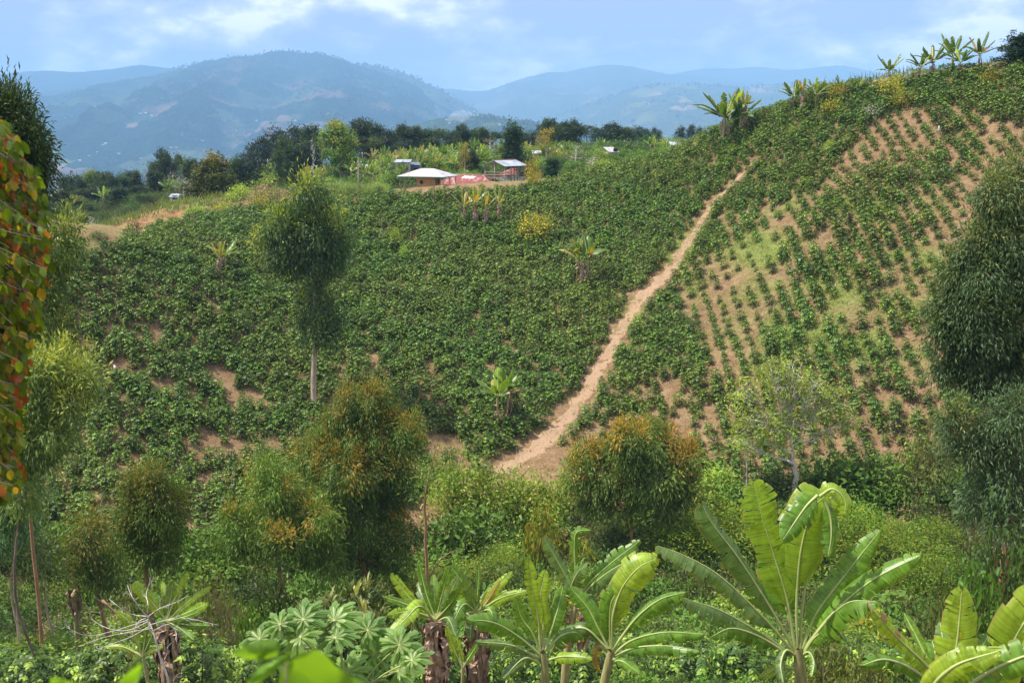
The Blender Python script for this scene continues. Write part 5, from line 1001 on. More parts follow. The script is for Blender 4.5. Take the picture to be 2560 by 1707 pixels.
def shrubs():
    S = shrub_px
    for a in [('lime', 1130, 1290, 1165, 120, 'pale lime shrub against the end of the slope, leftmost of the lime thicket'), ('lime', 1200, 1300, 1160, 150, 'tall pale lime shrub in the lime thicket below the path'), ('lime', 1275, 1310, 1185, 150, 'spreading lime shrub in the middle of the lime thicket'),
              ('lime', 1350, 1300, 1190, 140, 'lime shrub at the right side of the lime thicket'), ('lime', 1420, 1290, 1175, 120, 'lime shrub touching the rust-orange eucalyptus'), ('mid', 1180, 1390, 1275, 170, 'fresh green broad-leaved shrub below the lime thicket'),
              ('mid', 1100, 1400, 1300, 120, 'leafy green shrub by the thin broken eucalyptus'), ('fern', 1170, 1500, 1400, 190, 'feathery green shrub above the two shaggy banana plants'), ('fern', 1260, 1450, 1360, 130, 'small feathery shrub below the lime thicket'), ('tips', 1345, 1420, 1270, 90, 'upright shrub with yellow and orange leaf tips in the gully centre'),
              ('fern', 1700, 1400, 1285, 200, 'feathery dark-green bush left of the largest banana plant'), ('fern', 1800, 1390, 1250, 240, 'wide feathery bush behind the torn lime leaf of the largest banana plant'), ('fern', 1900, 1400, 1290, 160, 'feathery bush hidden behind the largest banana plant'),
              ('fern', 2130, 1400, 1255, 220, 'bright feathery bush right of the largest banana plant'), ('fern', 2230, 1450, 1290, 260, 'widest feathery bush with golden tips right of the largest banana plant'), ('fern', 2320, 1520, 1370, 200, 'feathery bush lowest on the right of the largest banana plant'), ('fern', 2340, 1400, 1290, 140, 'small golden-tipped feathery bush at the right'),
              ('mid', 2090, 1240, 1140, 170, 'dense green shrub under the pale forked tree'), ('dark', 2000, 1245, 1175, 130, 'dark shrub at the foot of the pale forked tree'), ('dark', 1920, 1250, 1180, 120, 'dark shrub left of the foot of the pale forked tree'), ('lime', 1800, 1250, 1165, 120, 'light shrub below the small leafless tree'),
              ('olive', 2330, 1180, 1060, 150, 'olive bush at the lower right end of the coffee rows'), ('olive', 2280, 1240, 1140, 160, 'dull olive bush below the sparse coffee rows at right'), ('dark', 2400, 1300, 1180, 180, 'dark bush under the right edge eucalyptus'), ('olive', 2400, 1120, 1000, 130, 'tall olive bush beside the right edge eucalyptus'),
              ('brown', 2440, 1420, 1300, 200, 'brown tangle of dry vines near the right edge'), ('brown', 2340, 1330, 1260, 120, 'small brown twiggy bush right of the feathery bushes'), ('dark', 2520, 1480, 1350, 180, 'dark bush in the right corner behind the closest banana leaves'), ('dark', 2420, 1540, 1420, 200, 'dark leafy bush behind the upright corner banana leaf'),
              ('mid', 2200, 1600, 1480, 200, 'glossy mid-green bush between the two groups of banana plants at right'), ('dark', 2300, 1620, 1500, 160, 'dark bush behind the rolled banana leaf at right'),
              ('tips', 1460, 1440, 1350, 80, 'thin shrub with orange tips below the rust-orange eucalyptus')]:
        S(*a)
    S('whorl', 865, 1640, 1425, 280, 'olive shrub of leaf whorls with pale creamy tips behind the papaya', D=31)
    S('whorl', 1010, 1640, 1500, 120, 'small shrub of pale-tipped leaf whorls left of the shaggy banana', D=31)
    S('beige', 560, 1530, 1440, 120, 'shrub covered in dry beige flower heads', D=43); S('fern', 105, 1660, 1580, 190, 'bright feathery bush under the thin trees at bottom left', D=43)
    S('mid', 625, 1600, 1530, 80, 'small broad-leaved bush left of the papaya', D=38); S('olive', 2060, 1720, 1560, 260, 'olive bush with yellowing leaves below the largest banana plant', D=25); S('olive', 2160, 1720, 1590, 180, 'olive bush between the largest banana and the corner bananas', D=25)
    S('dark', 690, 1560, 1440, 150, 'dark bush at the foot of the slender reddish eucalyptus', D=48); S('olive', 520, 1560, 1400, 150, 'drooping olive bush right of the bleached dead branches', D=47); S('mid', 470, 1420, 1330, 120, 'green bush behind the banana left of the beige flower heads')
    for x, w, t in ((1335, 80, 530), ): S('yellow', x, 600, t, w, 'round yellow-green shrub on a short trunk in the upper left plot')
    S('lime', 985, 618, 570, 32, 'small bright green shrub high in the left plot'); S('lime', 1010, 655, 615, 30, 'little bright bush just below the small bright shrub of the left plot'); S('olive', 525, 640, 600, 50, 'soft grey-green bush behind the leaning banana plant')
    S('brown', 585, 870, 800, 18, 'spindly sapling in the middle of the left plot'); S('dark', 1725, 815, 790, 60, 'bluish bush right of the widest part of the path', k=1)
    S('yellow', 1335, 475, 425, 38, 'bright yellow shrub just right of the open tower'); S('yellow', 1330, 440, 395, 36, 'orange-yellow flowering shrub behind the open tower', D=158)
    for i, (x, b, t, w, kd, lb) in enumerate([(655, 530, 488, 70, 'tips', 'bushy shrub with yellow tips on the left crest by the tall eucalyptus'), (560, 530, 505, 56, 'tips', 'low yellow-tipped shrub on the left crest'), (490, 535, 515, 56, 'lime', 'pale rounded shrub on the left crest below the big round tree'),
         (670, 500, 455, 120, 'beige', 'olive shrub dusted with cream flowers behind the left crest'), (695, 470, 410, 110, 'lime', 'flat-topped bright green shrub behind the cream-flowered one'), (620, 470, 415, 80, 'mid', 'fresh green bush behind the big round tree'), (600, 500, 460, 60, 'lime', 'pale cane clump right of the big round tree'),
         (435, 560, 540, 50, 'olive', 'grey-green bush on the bare earth bank'), (340, 585, 550, 40, 'dark', 'dark bush on the grassy bank at left'), (300, 560, 540, 60, 'beige', 'dry-leaved shrub over the bare earth bank'), (245, 598, 578, 40, 'dark', 'small dark tree-like bush on the grassy bank')]): S(kd, x, b, t, w, lb)
    for x, b, t, w, kd, lb in [(2225, 244, 188, 52, 'yellow', 'taller yellow shrub on the right ridge under a banana'), (2256, 268, 222, 58, 'yellow', 'round yellow shrub just inside the right ridge'), (2092, 252, 208, 52, 'yellow', 'yellow-flowered shrub on the ridge between banana plants'), (2082, 284, 250, 60, 'yellow', 'rusty yellow shrub below the yellow-flowered one'),
         (2180, 290, 262, 46, 'flowerwhite', 'pale green shrub with whitish flowers high on the right plot'), (2476, 214, 178, 52, 'yellow', 'yellow shrub near the top of the right plot below the dark tree'), (1912, 304, 266, 44, 'olive', 'dark orange-tinged bush on the ridge right of the yellowed banana'), (1952, 300, 280, 40, 'dark', 'low bluish bush on the ridge'),
         (1555, 395, 350, 90, 'dark', 'large dark shrub on the bank above the first plot'), (1620, 378, 336, 64, 'dark', 'dark round shrub high on the bank'), (1500, 410, 378, 66, 'mid', 'green shrub left of the large dark one on the bank'), (1675, 382, 348, 44, 'lime', 'bright green bush at the top of the bank by the ridge'), (1645, 395, 372, 36, 'mid', 'small green bush under the ridge bananas'),
         (1985, 342, 318, 30, 'lime', 'pale new shoots sticking out of the dense coffee near the ridge'), (2075, 380, 352, 34, 'lime', 'brighter bush among the dense coffee near the ridge'), (885, 480, 466, 24, 'flowerwhite', 'white-flowered bush left of the hip-roofed house'), (888, 500, 490, 16, 'flowerpink', 'red-flowered bush at the foot of the wooden pole'), (1393, 428, 416, 14, 'flowerpink', 'pink-flowered bush right of the tower')]: S(kd, x, b, t, w, lb)
    for a in [('dark', 2490, 1500, 1340, 200, 'dark leafy bush hiding the foot of the right edge eucalyptus', 33), ('mid', 2440, 1560, 1440, 160, 'mid-green bush before the foot of the right edge eucalyptus', 31), ('brown', 2540, 1420, 1280, 180, 'brown vine tangle under the right edge eucalyptus', 35), ('dark', 2560, 1600, 1470, 200, 'dark bush low in the right corner', 30), ('olive', 2380, 1500, 1400, 150, 'olive bush left of the right edge eucalyptus foot', 36)]: S(*a[:6], D=a[6])
    r = np.random.default_rng(5); lab = 'dark leafy shrub crowding the shaded gully floor between the trees'; grp = 'shrubs crowding the gully'
    PS = []
    kinds = ['dark', 'fern', 'mid', 'mid', 'olive', 'brown', 'dark', 'tips', 'lime', 'olive']
    n = 0
    for _ in range(1500):
        x, y = r.uniform(-40, 42), r.uniform(44, 75); p = to_px(gp(x, y))[0]
        lim = 1190 if p[0] > 1050 else (1290 if p[0] > 620 else 1370)
        if 1440 < p[0] < 1760: lim = 1290
        if p[1] < lim or p[0] < -60 or p[0] > 2620: continue
        if 1180 < p[0] < 1300 and 1380 < p[1] < 1450 and r.uniform() < .7: continue
        PS.append((x, y, float(G(np.array([x]), np.array([y]))[0]), r.uniform(.8, 2.0)))
    PS = np.array(PS); big = PS[np.argsort(-PS[:, 3])[:150]]
    for v in big:
        kd = kinds[r.integers(0, len(kinds))]; o = link('shrub', SH[kd][r.integers(0, len(SH[kd]))], None, v[:3]); s = v[3]; o.scale = (s, s, s * r.uniform(.7, 1.1)); o.rotation_euler[2] = r.uniform(0, 6.28)
        tag(o, {'dark': 'dark leafy', 'mid': 'fresh green', 'fern': 'feathery', 'olive': 'dull olive', 'brown': 'brown twiggy', 'tips': 'orange-tipped', 'lime': 'pale lime'}[kd] + ' shrub on the gully floor ' + zone(v[:3], [(300, 'under the thin trees at left'), (560, 'behind the bleached dead branches'), (830, 'around the slender reddish eucalyptus'), (1080, 'under the broad orange-tipped eucalyptus'), (1400, 'below the lime thicket'), (1700, 'under the rust-orange eucalyptus'), (2120, 'behind the largest banana plant'), (9999, 'towards the right edge')]), 'shrub', grp)
    small = PS[np.argsort(-PS[:, 3])[150:]].copy(); small[:, 3] *= .75
    meshes = SH['dark'] + SH['mid'] + SH['olive'][:1] + SH['brown'] + SH['beige']
    scatter('undergrowth', small, meshes, 'tangled low undergrowth on the gully floor', 'undergrowth')
    # low green cover on the near slope between the coffee bushes
    V = []
    for _ in range(900):
        x, y = r.uniform(-24, 26), r.uniform(27, 47); z = float(G(np.array([x]), np.array([y]))[0]); p = to_px([x, y, z])[0]
        if -60 < p[0] < 2620 and p[1] < 1800: V.append((x, y, z, r.uniform(.25, .5)))
    scatter('ground_cover', np.array(V), SH['mid'] + SH['dark'], 'weeds between the coffee bushes of the near slope', 'ground cover')
shrubs()
def tuft_mesh(name, seed, n=26, h=.35, r=.22, cols=((.16, .26, .04), (.28, .36, .08)), w=.03):
    g = np.random.default_rng(seed); P = g.normal(size=(n, 3)) * [r, r, 0]; D = g.normal(size=(n, 3)) * .45 + [0, 0, 1]
    mb = MB(); leaves(mb, P, D, g.normal(size=(n, 3)), h * g.uniform(.5, 1.2, n), w, mixc(cols[0], cols[1], g.uniform(0, 1, n)), 'dia'); return mb.mesh(name, M_leaf)
def grasses():
    g0 = [tuft_mesh('grass_tuft', 3 + k, n=34, h=.30, r=.3, w=.035) for k in range(2)] + [tuft_mesh('grass_tuft', 8, n=24, h=.22, r=.3, cols=((.36, .28, .14), (.50, .40, .22)), w=.03)]
    r = np.random.default_rng(9); n = 60000; x = r.uniform(0, 66, n); y = r.uniform(66, 126, n); z = G(x, y); p = to_px(np.stack([x, y, z], 1))
    m = soft(p[:, 0], p[:, 1], GRASS) * sstep(.40, .60, fbm(x * .35, y * .35, 3, 21)) + .10
    d = np.sqrt(((np.stack([x, y], 1)[:, None] - PATH_P[None, ::8, :2]) ** 2).sum(-1)); k = d.argmin(1); far = d[np.arange(n), k] > PATH_W[::8][k] * .75
    edge = d[np.arange(n), k] < PATH_W[::8][k] + .9; m = m + edge * .18
    keep = inpoly(p[:, 0], p[:, 1], ALLF) & (r.uniform(size=n) < m * .42) & far
    PS = np.stack([x, y, z, r.uniform(.5, 1.4, n)], 1)[keep]
    for me, nm, sel, lab in ((g0[0], 'grass', slice(0, None, 2), 'fresh light green grass patches on the sparse right plot'), (g0[2], 'dry_grass', slice(1, None, 2), 'straw-coloured dry grass and litter over the bare soil')):
        one_mesh_scatter(nm, PS[sel], me, lab)
    # cane beside the houses, tall grass on the plateau and the bank
    c = tuft_mesh('cane', 15, n=30, h=2.2, r=.5, cols=((.20, .30, .08), (.36, .44, .16)), w=.10); V = []
    for _ in range(900):
        px, py = r.uniform(770, 960), r.uniform(462, 492); V.append((px, py))
    H = hits(*np.array(V).T); H = H[~np.isnan(H[:, 1])]; one_mesh_scatter('cane', np.c_[H, r.uniform(.4, .8, len(H))][::3], c, 'thicket of pale green cane below the banana grove')
    t = tuft_mesh('tall_grass', 17, n=30, h=.9, r=.6, cols=((.12, .19, .04), (.24, .30, .08)), w=.07); n = 7000; x = r.uniform(-105, 80, n); y = r.uniform(126, 250, n); z = G(x, y); k = ~((x > -21) & (x < 9) & (y < 168)); one_mesh_scatter('tall_grass', np.stack([x, y, z, r.uniform(.5, 1.6, n)], 1)[k], t, 'rough tall grass between the trees of the plateau')
def one_mesh_scatter(name, PS, me, label):
    """grass: turned and scaled copies of one tuft stood on the points"""
    pm = bpy.data.meshes.new(name); pm.vertices.add(len(PS)); pm.vertices.foreach_set('co', PS[:, :3].astype(np.float32).ravel()); pm.update()
    a = pm.attributes.new('size', 'FLOAT', 'POINT'); a.data.foreach_set('value', PS[:, 3].astype(np.float32)); o = link(name, pm); tag(o, label, name.replace('_', ' '), kind='stuff')
    # the tuft itself is kept in the same object, at its first point
    ng = bpy.data.node_groups.new(name, 'GeometryNodeTree'); ng.interface.new_socket('Geometry', in_out='INPUT', socket_type='NodeSocketGeometry'); ng.interface.new_socket('Geometry', in_out='OUTPUT', socket_type='NodeSocketGeometry')
    gi = N(ng, 'NodeGroupInput'); go = N(ng, 'NodeGroupOutput'); ip = N(ng, 'GeometryNodeInstanceOnPoints'); L = ng.links.new
    src = link(name, me, None, PS[0, :3]); tag(src, label, name.replace('_', ' '), kind='stuff')
    oi = N(ng, 'GeometryNodeObjectInfo', transform_space='ORIGINAL'); oi.inputs['Object'].default_value = src
    rv = N(ng, 'FunctionNodeRandomValue', data_type='FLOAT_VECTOR'); rv.inputs[0].default_value = (-.1, -.1, 0); rv.inputs[1].default_value = (.1, .1, 6.28)
    na = N(ng, 'GeometryNodeInputNamedAttribute', data_type='FLOAT'); na.inputs['Name'].default_value = 'size'
    L(gi.outputs[0], ip.inputs['Points']); L(oi.outputs['Geometry'], ip.inputs['Instance']); L(rv.outputs[0], ip.inputs['Rotation']); L(na.outputs['Attribute'], ip.inputs['Scale']); L(ip.outputs[0], go.inputs[0])
    md = o.modifiers.new('scatter', 'NODES'); md.node_group = ng
grasses()

# ------------------------------------------------------------------ trees of the plateau
def proto_tree(H, Wd, lobes, r0=.25, spine=None, **k):
    t = tree('tree', None, None, (0, 0, 0), spine or [(0, 0, -.5), (.1, 0, H * .4), (0, .1, H * .8)], r0, lobes, seed=k.pop('seed', 1), **k)
    m = [(c.name.split('.')[0], c.data) for c in t.children]
    for c in list(t.children): bpy.data.objects.remove(c)
    bpy.data.objects.remove(t); return m, H, Wd
def rl(seed, n, H, Wd, z0, rs=(.16, .26), cone=0.0, flat=1.0):
    g = np.random.default_rng(seed); o = []
    for k in range(n):
        t = (k + .5) / n; z = H * (z0 + (1 - z0) * t * .92); w = Wd * .5 * (1 - cone * t) * (math.sin(math.pi * min(.95, .25 + .7 * t)) ** .6); a = k * 2.4 + g.normal() * .4; r = g.uniform(*rs) * Wd
        q = g.uniform(.35, .85) * max(w - r * .6, 0); o.append((q * math.cos(a), q * math.sin(a), z, r, r, r * .75 * flat))
    return o
FAR = dict(L=.42, asp=.5, clump=.9, n_clump=10, n_leaf=44, mode='any')
DKT = ((.03, .06, .016), (.075, .12, .03))
PT = {
 'dark': [proto_tree(10, 8, rl(k, 12, 10, 8, .35), seed=k, cols=DKT, **FAR) for k in (1, 2, 3)],
 'euc': [proto_tree(12, 7, rl(k, 11, 12, 7, .4, (.15, .24), flat=.8), seed=k, cols=((.018, .040, .020), (.045, .075, .035)), **{**FAR, 'mode': 'droop', 'asp': .35}) for k in (4, 5)],
 'umb': [proto_tree(10, 9, [(-2.8, 0, 8.2, 1.5, 1.5, .7), (0, .5, 9.2, 1.9, 1.7, .8), (2.6, 0, 8.6, 1.7, 1.5, .7), (1.0, -1.2, 7.6, 1.4, 1.2, .6), (-1.2, 1, 7.9, 1.3, 1.3, .6)], seed=6, r0=.2, cols=DKT, **FAR)],
 'cone': [proto_tree(10, 7.5, rl(7, 20, 10, 7.5, .08, (.16, .22), cone=.45), seed=7, cols=((.03, .07, .018), (.06, .12, .03)), **FAR)],
 'round': [proto_tree(10, 8.6, rl(9, 22, 10, 8.6, .08, (.17, .22), cone=.3), seed=9, cols=((.055, .08, .015), (.11, .13, .028)), flush=((.24, .16, .02), (.22, .22, .03)), flush_p=.45, **FAR)],
 'bright': [proto_tree(10, 8, rl(11, 16, 10, 8, .35, (.15, .2)), seed=11, cols=((.08, .15, .02), (.16, .25, .035)), flush=((.26, .28, .03), (.3, .3, .04)), flush_p=.4, bark=M_bark_pale, **FAR)],
 'yellow': [proto_tree(10, 6, rl(13, 14, 10, 6, .3, (.15, .2), cone=.3), seed=13, cols=((.22, .24, .03), (.34, .30, .04)), flush=((.50, .34, .03), (.55, .42, .05)), flush_p=.6, bark=M_bark_pale, **{**FAR, 'L': .3, 'n_leaf': 22})],
 'twig': [proto_tree(8, 7, rl(15, 12, 8, 7, .35, (.16, .22)), seed=15, cols=((.16, .14, .06), (.24, .2, .1)), bark=M_bark_white, **{**FAR, 'L': .2, 'n_leaf': 6, 'limb_r': .6})],
 'white': [proto_tree(6, 6, rl(16, 7, 6, 6, .4, (.2, .25)), seed=16, cols=((.3, .3, .2), (.4, .4, .3)), bark=M_bark_white, **{**FAR, 'L': .2, 'n_leaf': 1, 'limb_r': .9, 'twig': .05})],
}
def far_tree(kind, px, top, w, D, label, group=None, k=0, x=None):
    P, H0, W0 = PT[kind][k % len(PT[kind])]; X = at(px, 400, D)[0] if x is None else x; b = gp(X, D); H = max(2.0, at(px, top, D)[2] - b[2]); s = D / (FPX * CP)
    w = w * 1.22; e = empty('tree', b, label, 'tree', group, rng.uniform(0, 6.28), (w * s / W0, w * s / W0, H / H0))
    for nm, me in P: link(nm, me, e)
    return e
def plateau_trees():
    T = far_tree; g1 = 'dark tree line behind the banana grove'
    T('round', 530, 392, 128, 150, 'large round olive tree with rusty tint on the left of the banana grove'); T('bright', 850, 306, 104, 190, 'round bright green tree towering over the banana grove')
    T('cone', 1283, 312, 78, 172, 'dark full conical tree standing behind the open tower'); T('yellow', 1365, 320, 66, 185, 'slender tree with golden leaves right of the dark conical one')
    T('yellow', 1162, 356, 40, 168, 'small yellow-leaved tree behind the hip-roofed house', k=0); T('twig', 1225, 340, 62, 205, 'thin brownish half-bare tree left of the dark conical one'); T('twig', 1440, 352, 70, 178, 'tall twiggy brown tree behind the bank')
    T('white', 1482, 392, 50, 152, 'bleached bare tree on the bank'); T('white', 783, 345, 20, 186, 'thin dead snag in front of the dark tree line'); T('bright', 1480, 405, 40, 156, 'small leafy tree next to the bleached one')
    T('cone', 2528, 84, 120, 118, 'round dark tree at the top of the right hill')
    T('bright', 1090, 400, 60, 160, 'small green tree behind the hip-roofed house'); T('dark', 1175, 378, 60, 175, 'dark shade tree behind the roofs'); T('dark', 1315, 410, 60, 162, 'dark low tree just right of the tower'); T('cone', 1380, 395, 60, 166, 'green rounded tree below the golden one')
    T('umb', 1007, 310, 44, 232, 'small flat-topped tree sticking out of the dark tree line'); T('euc', 622, 376, 78, 200, 'leftmost dark tree of the tall clump, with pale gaps'); T('euc', 655, 342, 74, 212, 'second dark tree of the tall clump at the left of the tree line', k=1)
    T('euc', 692, 322, 76, 222, 'broad-headed dark tree in the tall clump at the left of the tree line'); T('euc', 745, 316, 70, 228, 'highest dark tree of the tall clump at the left of the tree line', k=1)
    for i, (px, t, w, D) in enumerate([(715, 355, 66, 206), (780, 330, 60, 226), (805, 345, 70, 214), (770, 372, 70, 198), (735, 380, 60, 196), (905, 312, 66, 232), (935, 318, 60, 238), (900, 350, 70, 216), (965, 332, 66, 236), (1000, 340, 60, 236), (1035, 330, 66, 234), (1068, 336, 60, 238), (1100, 330, 60, 236), (1130, 336, 60, 240), (1158, 324, 44, 236), (1182, 336, 60, 240), (1208, 332, 50, 234), (1240, 338, 60, 244),
                                        (1330, 336, 60, 236), (1372, 310, 50, 242), (1400, 322, 56, 240), (1425, 312, 70, 232), (1465, 322, 56, 238), (1498, 330, 56, 234), (1530, 318, 50, 244), (1560, 330, 50, 250), (1300, 345, 60, 238), (940, 352, 60, 214), (1010, 356, 60, 218), (1080, 356, 60, 220), (1140, 358, 60, 216), (860, 352, 60, 222), (830, 335, 56, 238)]):
        T(('dark', 'dark', 'umb', 'euc', 'dark')[i % 5], px, t - 8, w * 1.1, D, 'dark broad-crowned tree in the far tree line, ' + zone(at(px, 400, D), [(830, 'left of the bright green round tree'), (1020, 'just right of the bright green round tree'), (1260, 'between bright round tree and dark conical tree'), (1420, 'between dark conical tree and golden tree'), (9999, 'at its right end above the bank')]), g1, i)
    for i, (px, t, w) in enumerate([(1590, 316, 44), (1612, 322, 40), (1636, 320, 36), (1575, 325, 36), (1700, 316, 30), (1725, 312, 30), (1745, 318, 26)]):
        T('euc', px, t, w, 285, 'bluish distant tree beyond the bank, left of the ridge bananas', 'bluish distant trees beyond the bank', i)
    g2 = 'trees on the low wooded ground at left'; r = np.random.default_rng(31)
    T('dark', 412, 380, 66, 232, 'highest dark tree on the knoll at left'); T('umb', 448, 386, 44, 236, 'airy flat-topped tree right of the knoll'); T('dark', 475, 402, 56, 226, 'dark tree between the knoll and the big round tree', k=1); T('twig', 455, 440, 70, 205, 'reddish-brown bush-like tree below the knoll')
    for i, (px, t, w, D) in enumerate([(130, 446, 66, 238), (160, 440, 60, 242), (190, 444, 60, 236), (218, 430, 66, 242), (245, 428, 60, 238), (270, 436, 56, 232), (300, 440, 60, 245), (330, 432, 60, 250), (360, 420, 60, 250), (388, 404, 56, 244), (385, 430, 60, 224), (430, 425, 60, 216), (145, 480, 70, 205), (180, 490, 70, 196), (215, 470, 70, 212), (250, 470, 60, 214), (290, 470, 60, 205), (150, 520, 70, 180), (190, 530, 60, 172), (130, 545, 60, 165), (230, 545, 50, 165), (270, 545, 46, 164), (300, 530, 46, 168), (500, 420, 60, 200), (340, 465, 60, 208), (560, 402, 60, 212), (590, 400, 70, 198), (100, 500, 60, 190), (80, 460, 70, 225), (210, 510, 60, 185), (350, 515, 40, 160), (330, 535, 40, 158)]):
        T(('dark', 'cone', 'dark', 'bright', 'umb')[i % 5] if r.uniform() < .85 else 'twig', px, t, w, D, 'dark tree in the mixed wood on the low ground, ' + zone(at(px, 400, D), [(170, 'beside the red-leaved tree'), (280, 'left of the knoll'), (420, 'on and below the knoll'), (9999, 'near the big round olive tree')]), g2, i)
    for px, b, t in [(182, 590, 535), (215, 590, 540)]: T('white', px, t, 24, 128, 'leaning pale dead trunk before the low wood', 'pale dead trunks before the low wood')
plateau_trees()
def low_wood():
    """bushy cover of the low ground at left and under the grove: too many to count"""
    r = np.random.default_rng(12); n = 2600; x = r.uniform(-130, -28, n); y = r.uniform(150, 262, n); z = G(x, y); p = to_px(np.stack([x, y, z], 1)); k = (p[:, 0] < 640) & (p[:, 0] > -80)
    scatter('woodland', np.stack([x, y, z, r.uniform(.8, 2.0, n)], 1)[k], SH['dark'] + SH['olive'][:1] + SH['brown'], 'low bushy wood covering the lower ground behind the left crest', 'woodland')
    n = 1500; x = r.uniform(-44, 60, n); y = r.uniform(146, 255, n); z = G(x, y); k = ~((x > -21) & (x < 9) & (y < 170))
    scatter('undergrowth', np.stack([x, y, z, r.uniform(.7, 1.9, n)], 1)[k], SH['mid'] + SH['dark'] + SH['lime'][:1], 'green undergrowth between the banana plants of the grove', 'undergrowth')
low_wood()
# ------------------------------------------------------------------ buildings
def sheet_mat(name, a, b, c, period=.25, sc_=1.2, thr=(.42, .5, .6)):
    m, nt, out = mat_new(name); L = nt.links.new; tc = N(nt, 'ShaderNodeTexCoord'); mp = N(nt, 'ShaderNodeMapping'); mp.inputs['Scale'].default_value = (1.6, .5, .5); L(tc.outputs['Object'], mp.inputs[0])
    f = noise_fac(nt, sc_, 6, .6, vec=mp.outputs[0]); col = ramp(nt, f, [(thr[0], a), (thr[1], b), (thr[2], c)])
    wv = N(nt, 'ShaderNodeTexWave', bands_direction='X'); wv.inputs['Scale'].default_value = 1 / period / 3.14; L(tc.outputs['Object'], wv.inputs['Vector'])
    pr = N(nt, 'ShaderNodeBsdfPrincipled'); pr.inputs['Roughness'].default_value = .5; L(col, pr.inputs['Base Color'])
    bu = N(nt, 'ShaderNodeBump'); bu.inputs['Strength'].default_value = .6; bu.inputs['Distance'].default_value = .03; L(wv.outputs['Fac'], bu.inputs['Height']); L(bu.outputs[0], pr.inputs['Normal']); L(pr.outputs[0], out.inputs[0]); return m
M_zinc = sheet_mat('pale_metal_roof', (.30, .17, .11), (.38, .38, .375), (.45, .46, .47), thr=(.36, .41, .6)); M_rust = sheet_mat('red_metal_roof', (.36, .27, .24), (.25, .05, .032), (.20, .042, .028), thr=(.38, .44, .62)); M_grey = sheet_mat('grey_metal_roof', (.24, .27, .30), (.34, .38, .42), (.42, .46, .50))
M_adobe = plain('adobe_wall', (.58, .38, .17), .9, dirt=(.46, .28, .12)); M_wood = plain('weathered_wood', (.36, .30, .25), .9, dirt=(.22, .18, .15), scale=8); M_white = plain('white_plaster', (.78, .80, .78), .8, dirt=(.66, .70, .68))
M_turq = plain('turquoise_paint', (.30, .62, .58), .7); M_dark = plain('opening_shade', (.02, .02, .02), .9); M_conc = plain('concrete', (.52, .48, .42), .9, dirt=(.4, .36, .3)); M_green = plain('green_gutter', (.10, .22, .14), .6); M_blue = plain('dark_blue_wall', (.12, .16, .24), .8)  # the near-black of the window panes stands in for unlit rooms
def hip(mb, w, d, rise, rw, rd=0.0, z=0, th=.05):
    """hipped roof, w x d at the eaves, short ridge rw; real thickness"""
    E = [(-w / 2, -d / 2), (w / 2, -d / 2), (w / 2, d / 2), (-w / 2, d / 2)]; T = [(-rw / 2, -rd / 2), (rw / 2, -rd / 2), (rw / 2, rd / 2), (-rw / 2, rd / 2)]
    V = [(x, y, z) for x, y in E] + [(x, y, z + rise) for x, y in T] + [(x, y, z - th) for x, y in E]
    mb.add(V, [(0, 1, 5, 4), (1, 2, 6, 5), (2, 3, 7, 6), (3, 0, 4, 7), (4, 5, 6, 7), (8, 9, 1, 0), (9, 10, 2, 1), (10, 11, 3, 2), (11, 8, 0, 3), (11, 10, 9, 8)])
def post(parent, x, y, z0, z1, r=.06, name='post', m=None, x2=None, y2=None):
    mb = MB(); tube(mb, [(x, y, z0), ((x + (x2 if x2 is not None else x)) / 2 + .02, (y + (y2 if y2 is not None else y)) / 2, (z0 + z1) / 2), (x2 if x2 is not None else x, y2 if y2 is not None else y, z1)], r, 6, cap=True); return mb.build(name, m or M_wood, parent)
def wallbox(parent, name, c, sz, m, rz=0):
    mb = MB(); box(mb, c, sz, rz); return mb.build(name, m, parent, smooth=False)
def window(wall, c, sz, rz=0, axis='y', frame=M_wood):
    """opening: a flat pane, the unlit inside painted near-black, in a proud frame of four bars"""
    w, h = sz; mb = MB(); dx = (w, .06, h) if axis == 'y' else (.06, w, h); box(mb, c, dx); o = mb.build('window', M_dark, wall, smooth=False)
    fb = MB()
    for s in (-1, 1):
        if axis == 'y': box(fb, (c[0] + s * (w / 2 + .03), c[1], c[2]), (.06, .10, h + .12)); box(fb, (c[0], c[1], c[2] + s * (h / 2 + .03)), (w - .002, .10, .06))
        else: box(fb, (c[0], c[1] + s * (w / 2 + .03), c[2]), (.10, .06, h + .12)); box(fb, (c[0], c[1], c[2] + s * (h / 2 + .03)), (.10, w - .002, .06))
    fb.build('frame', frame, o, smooth=False); return o
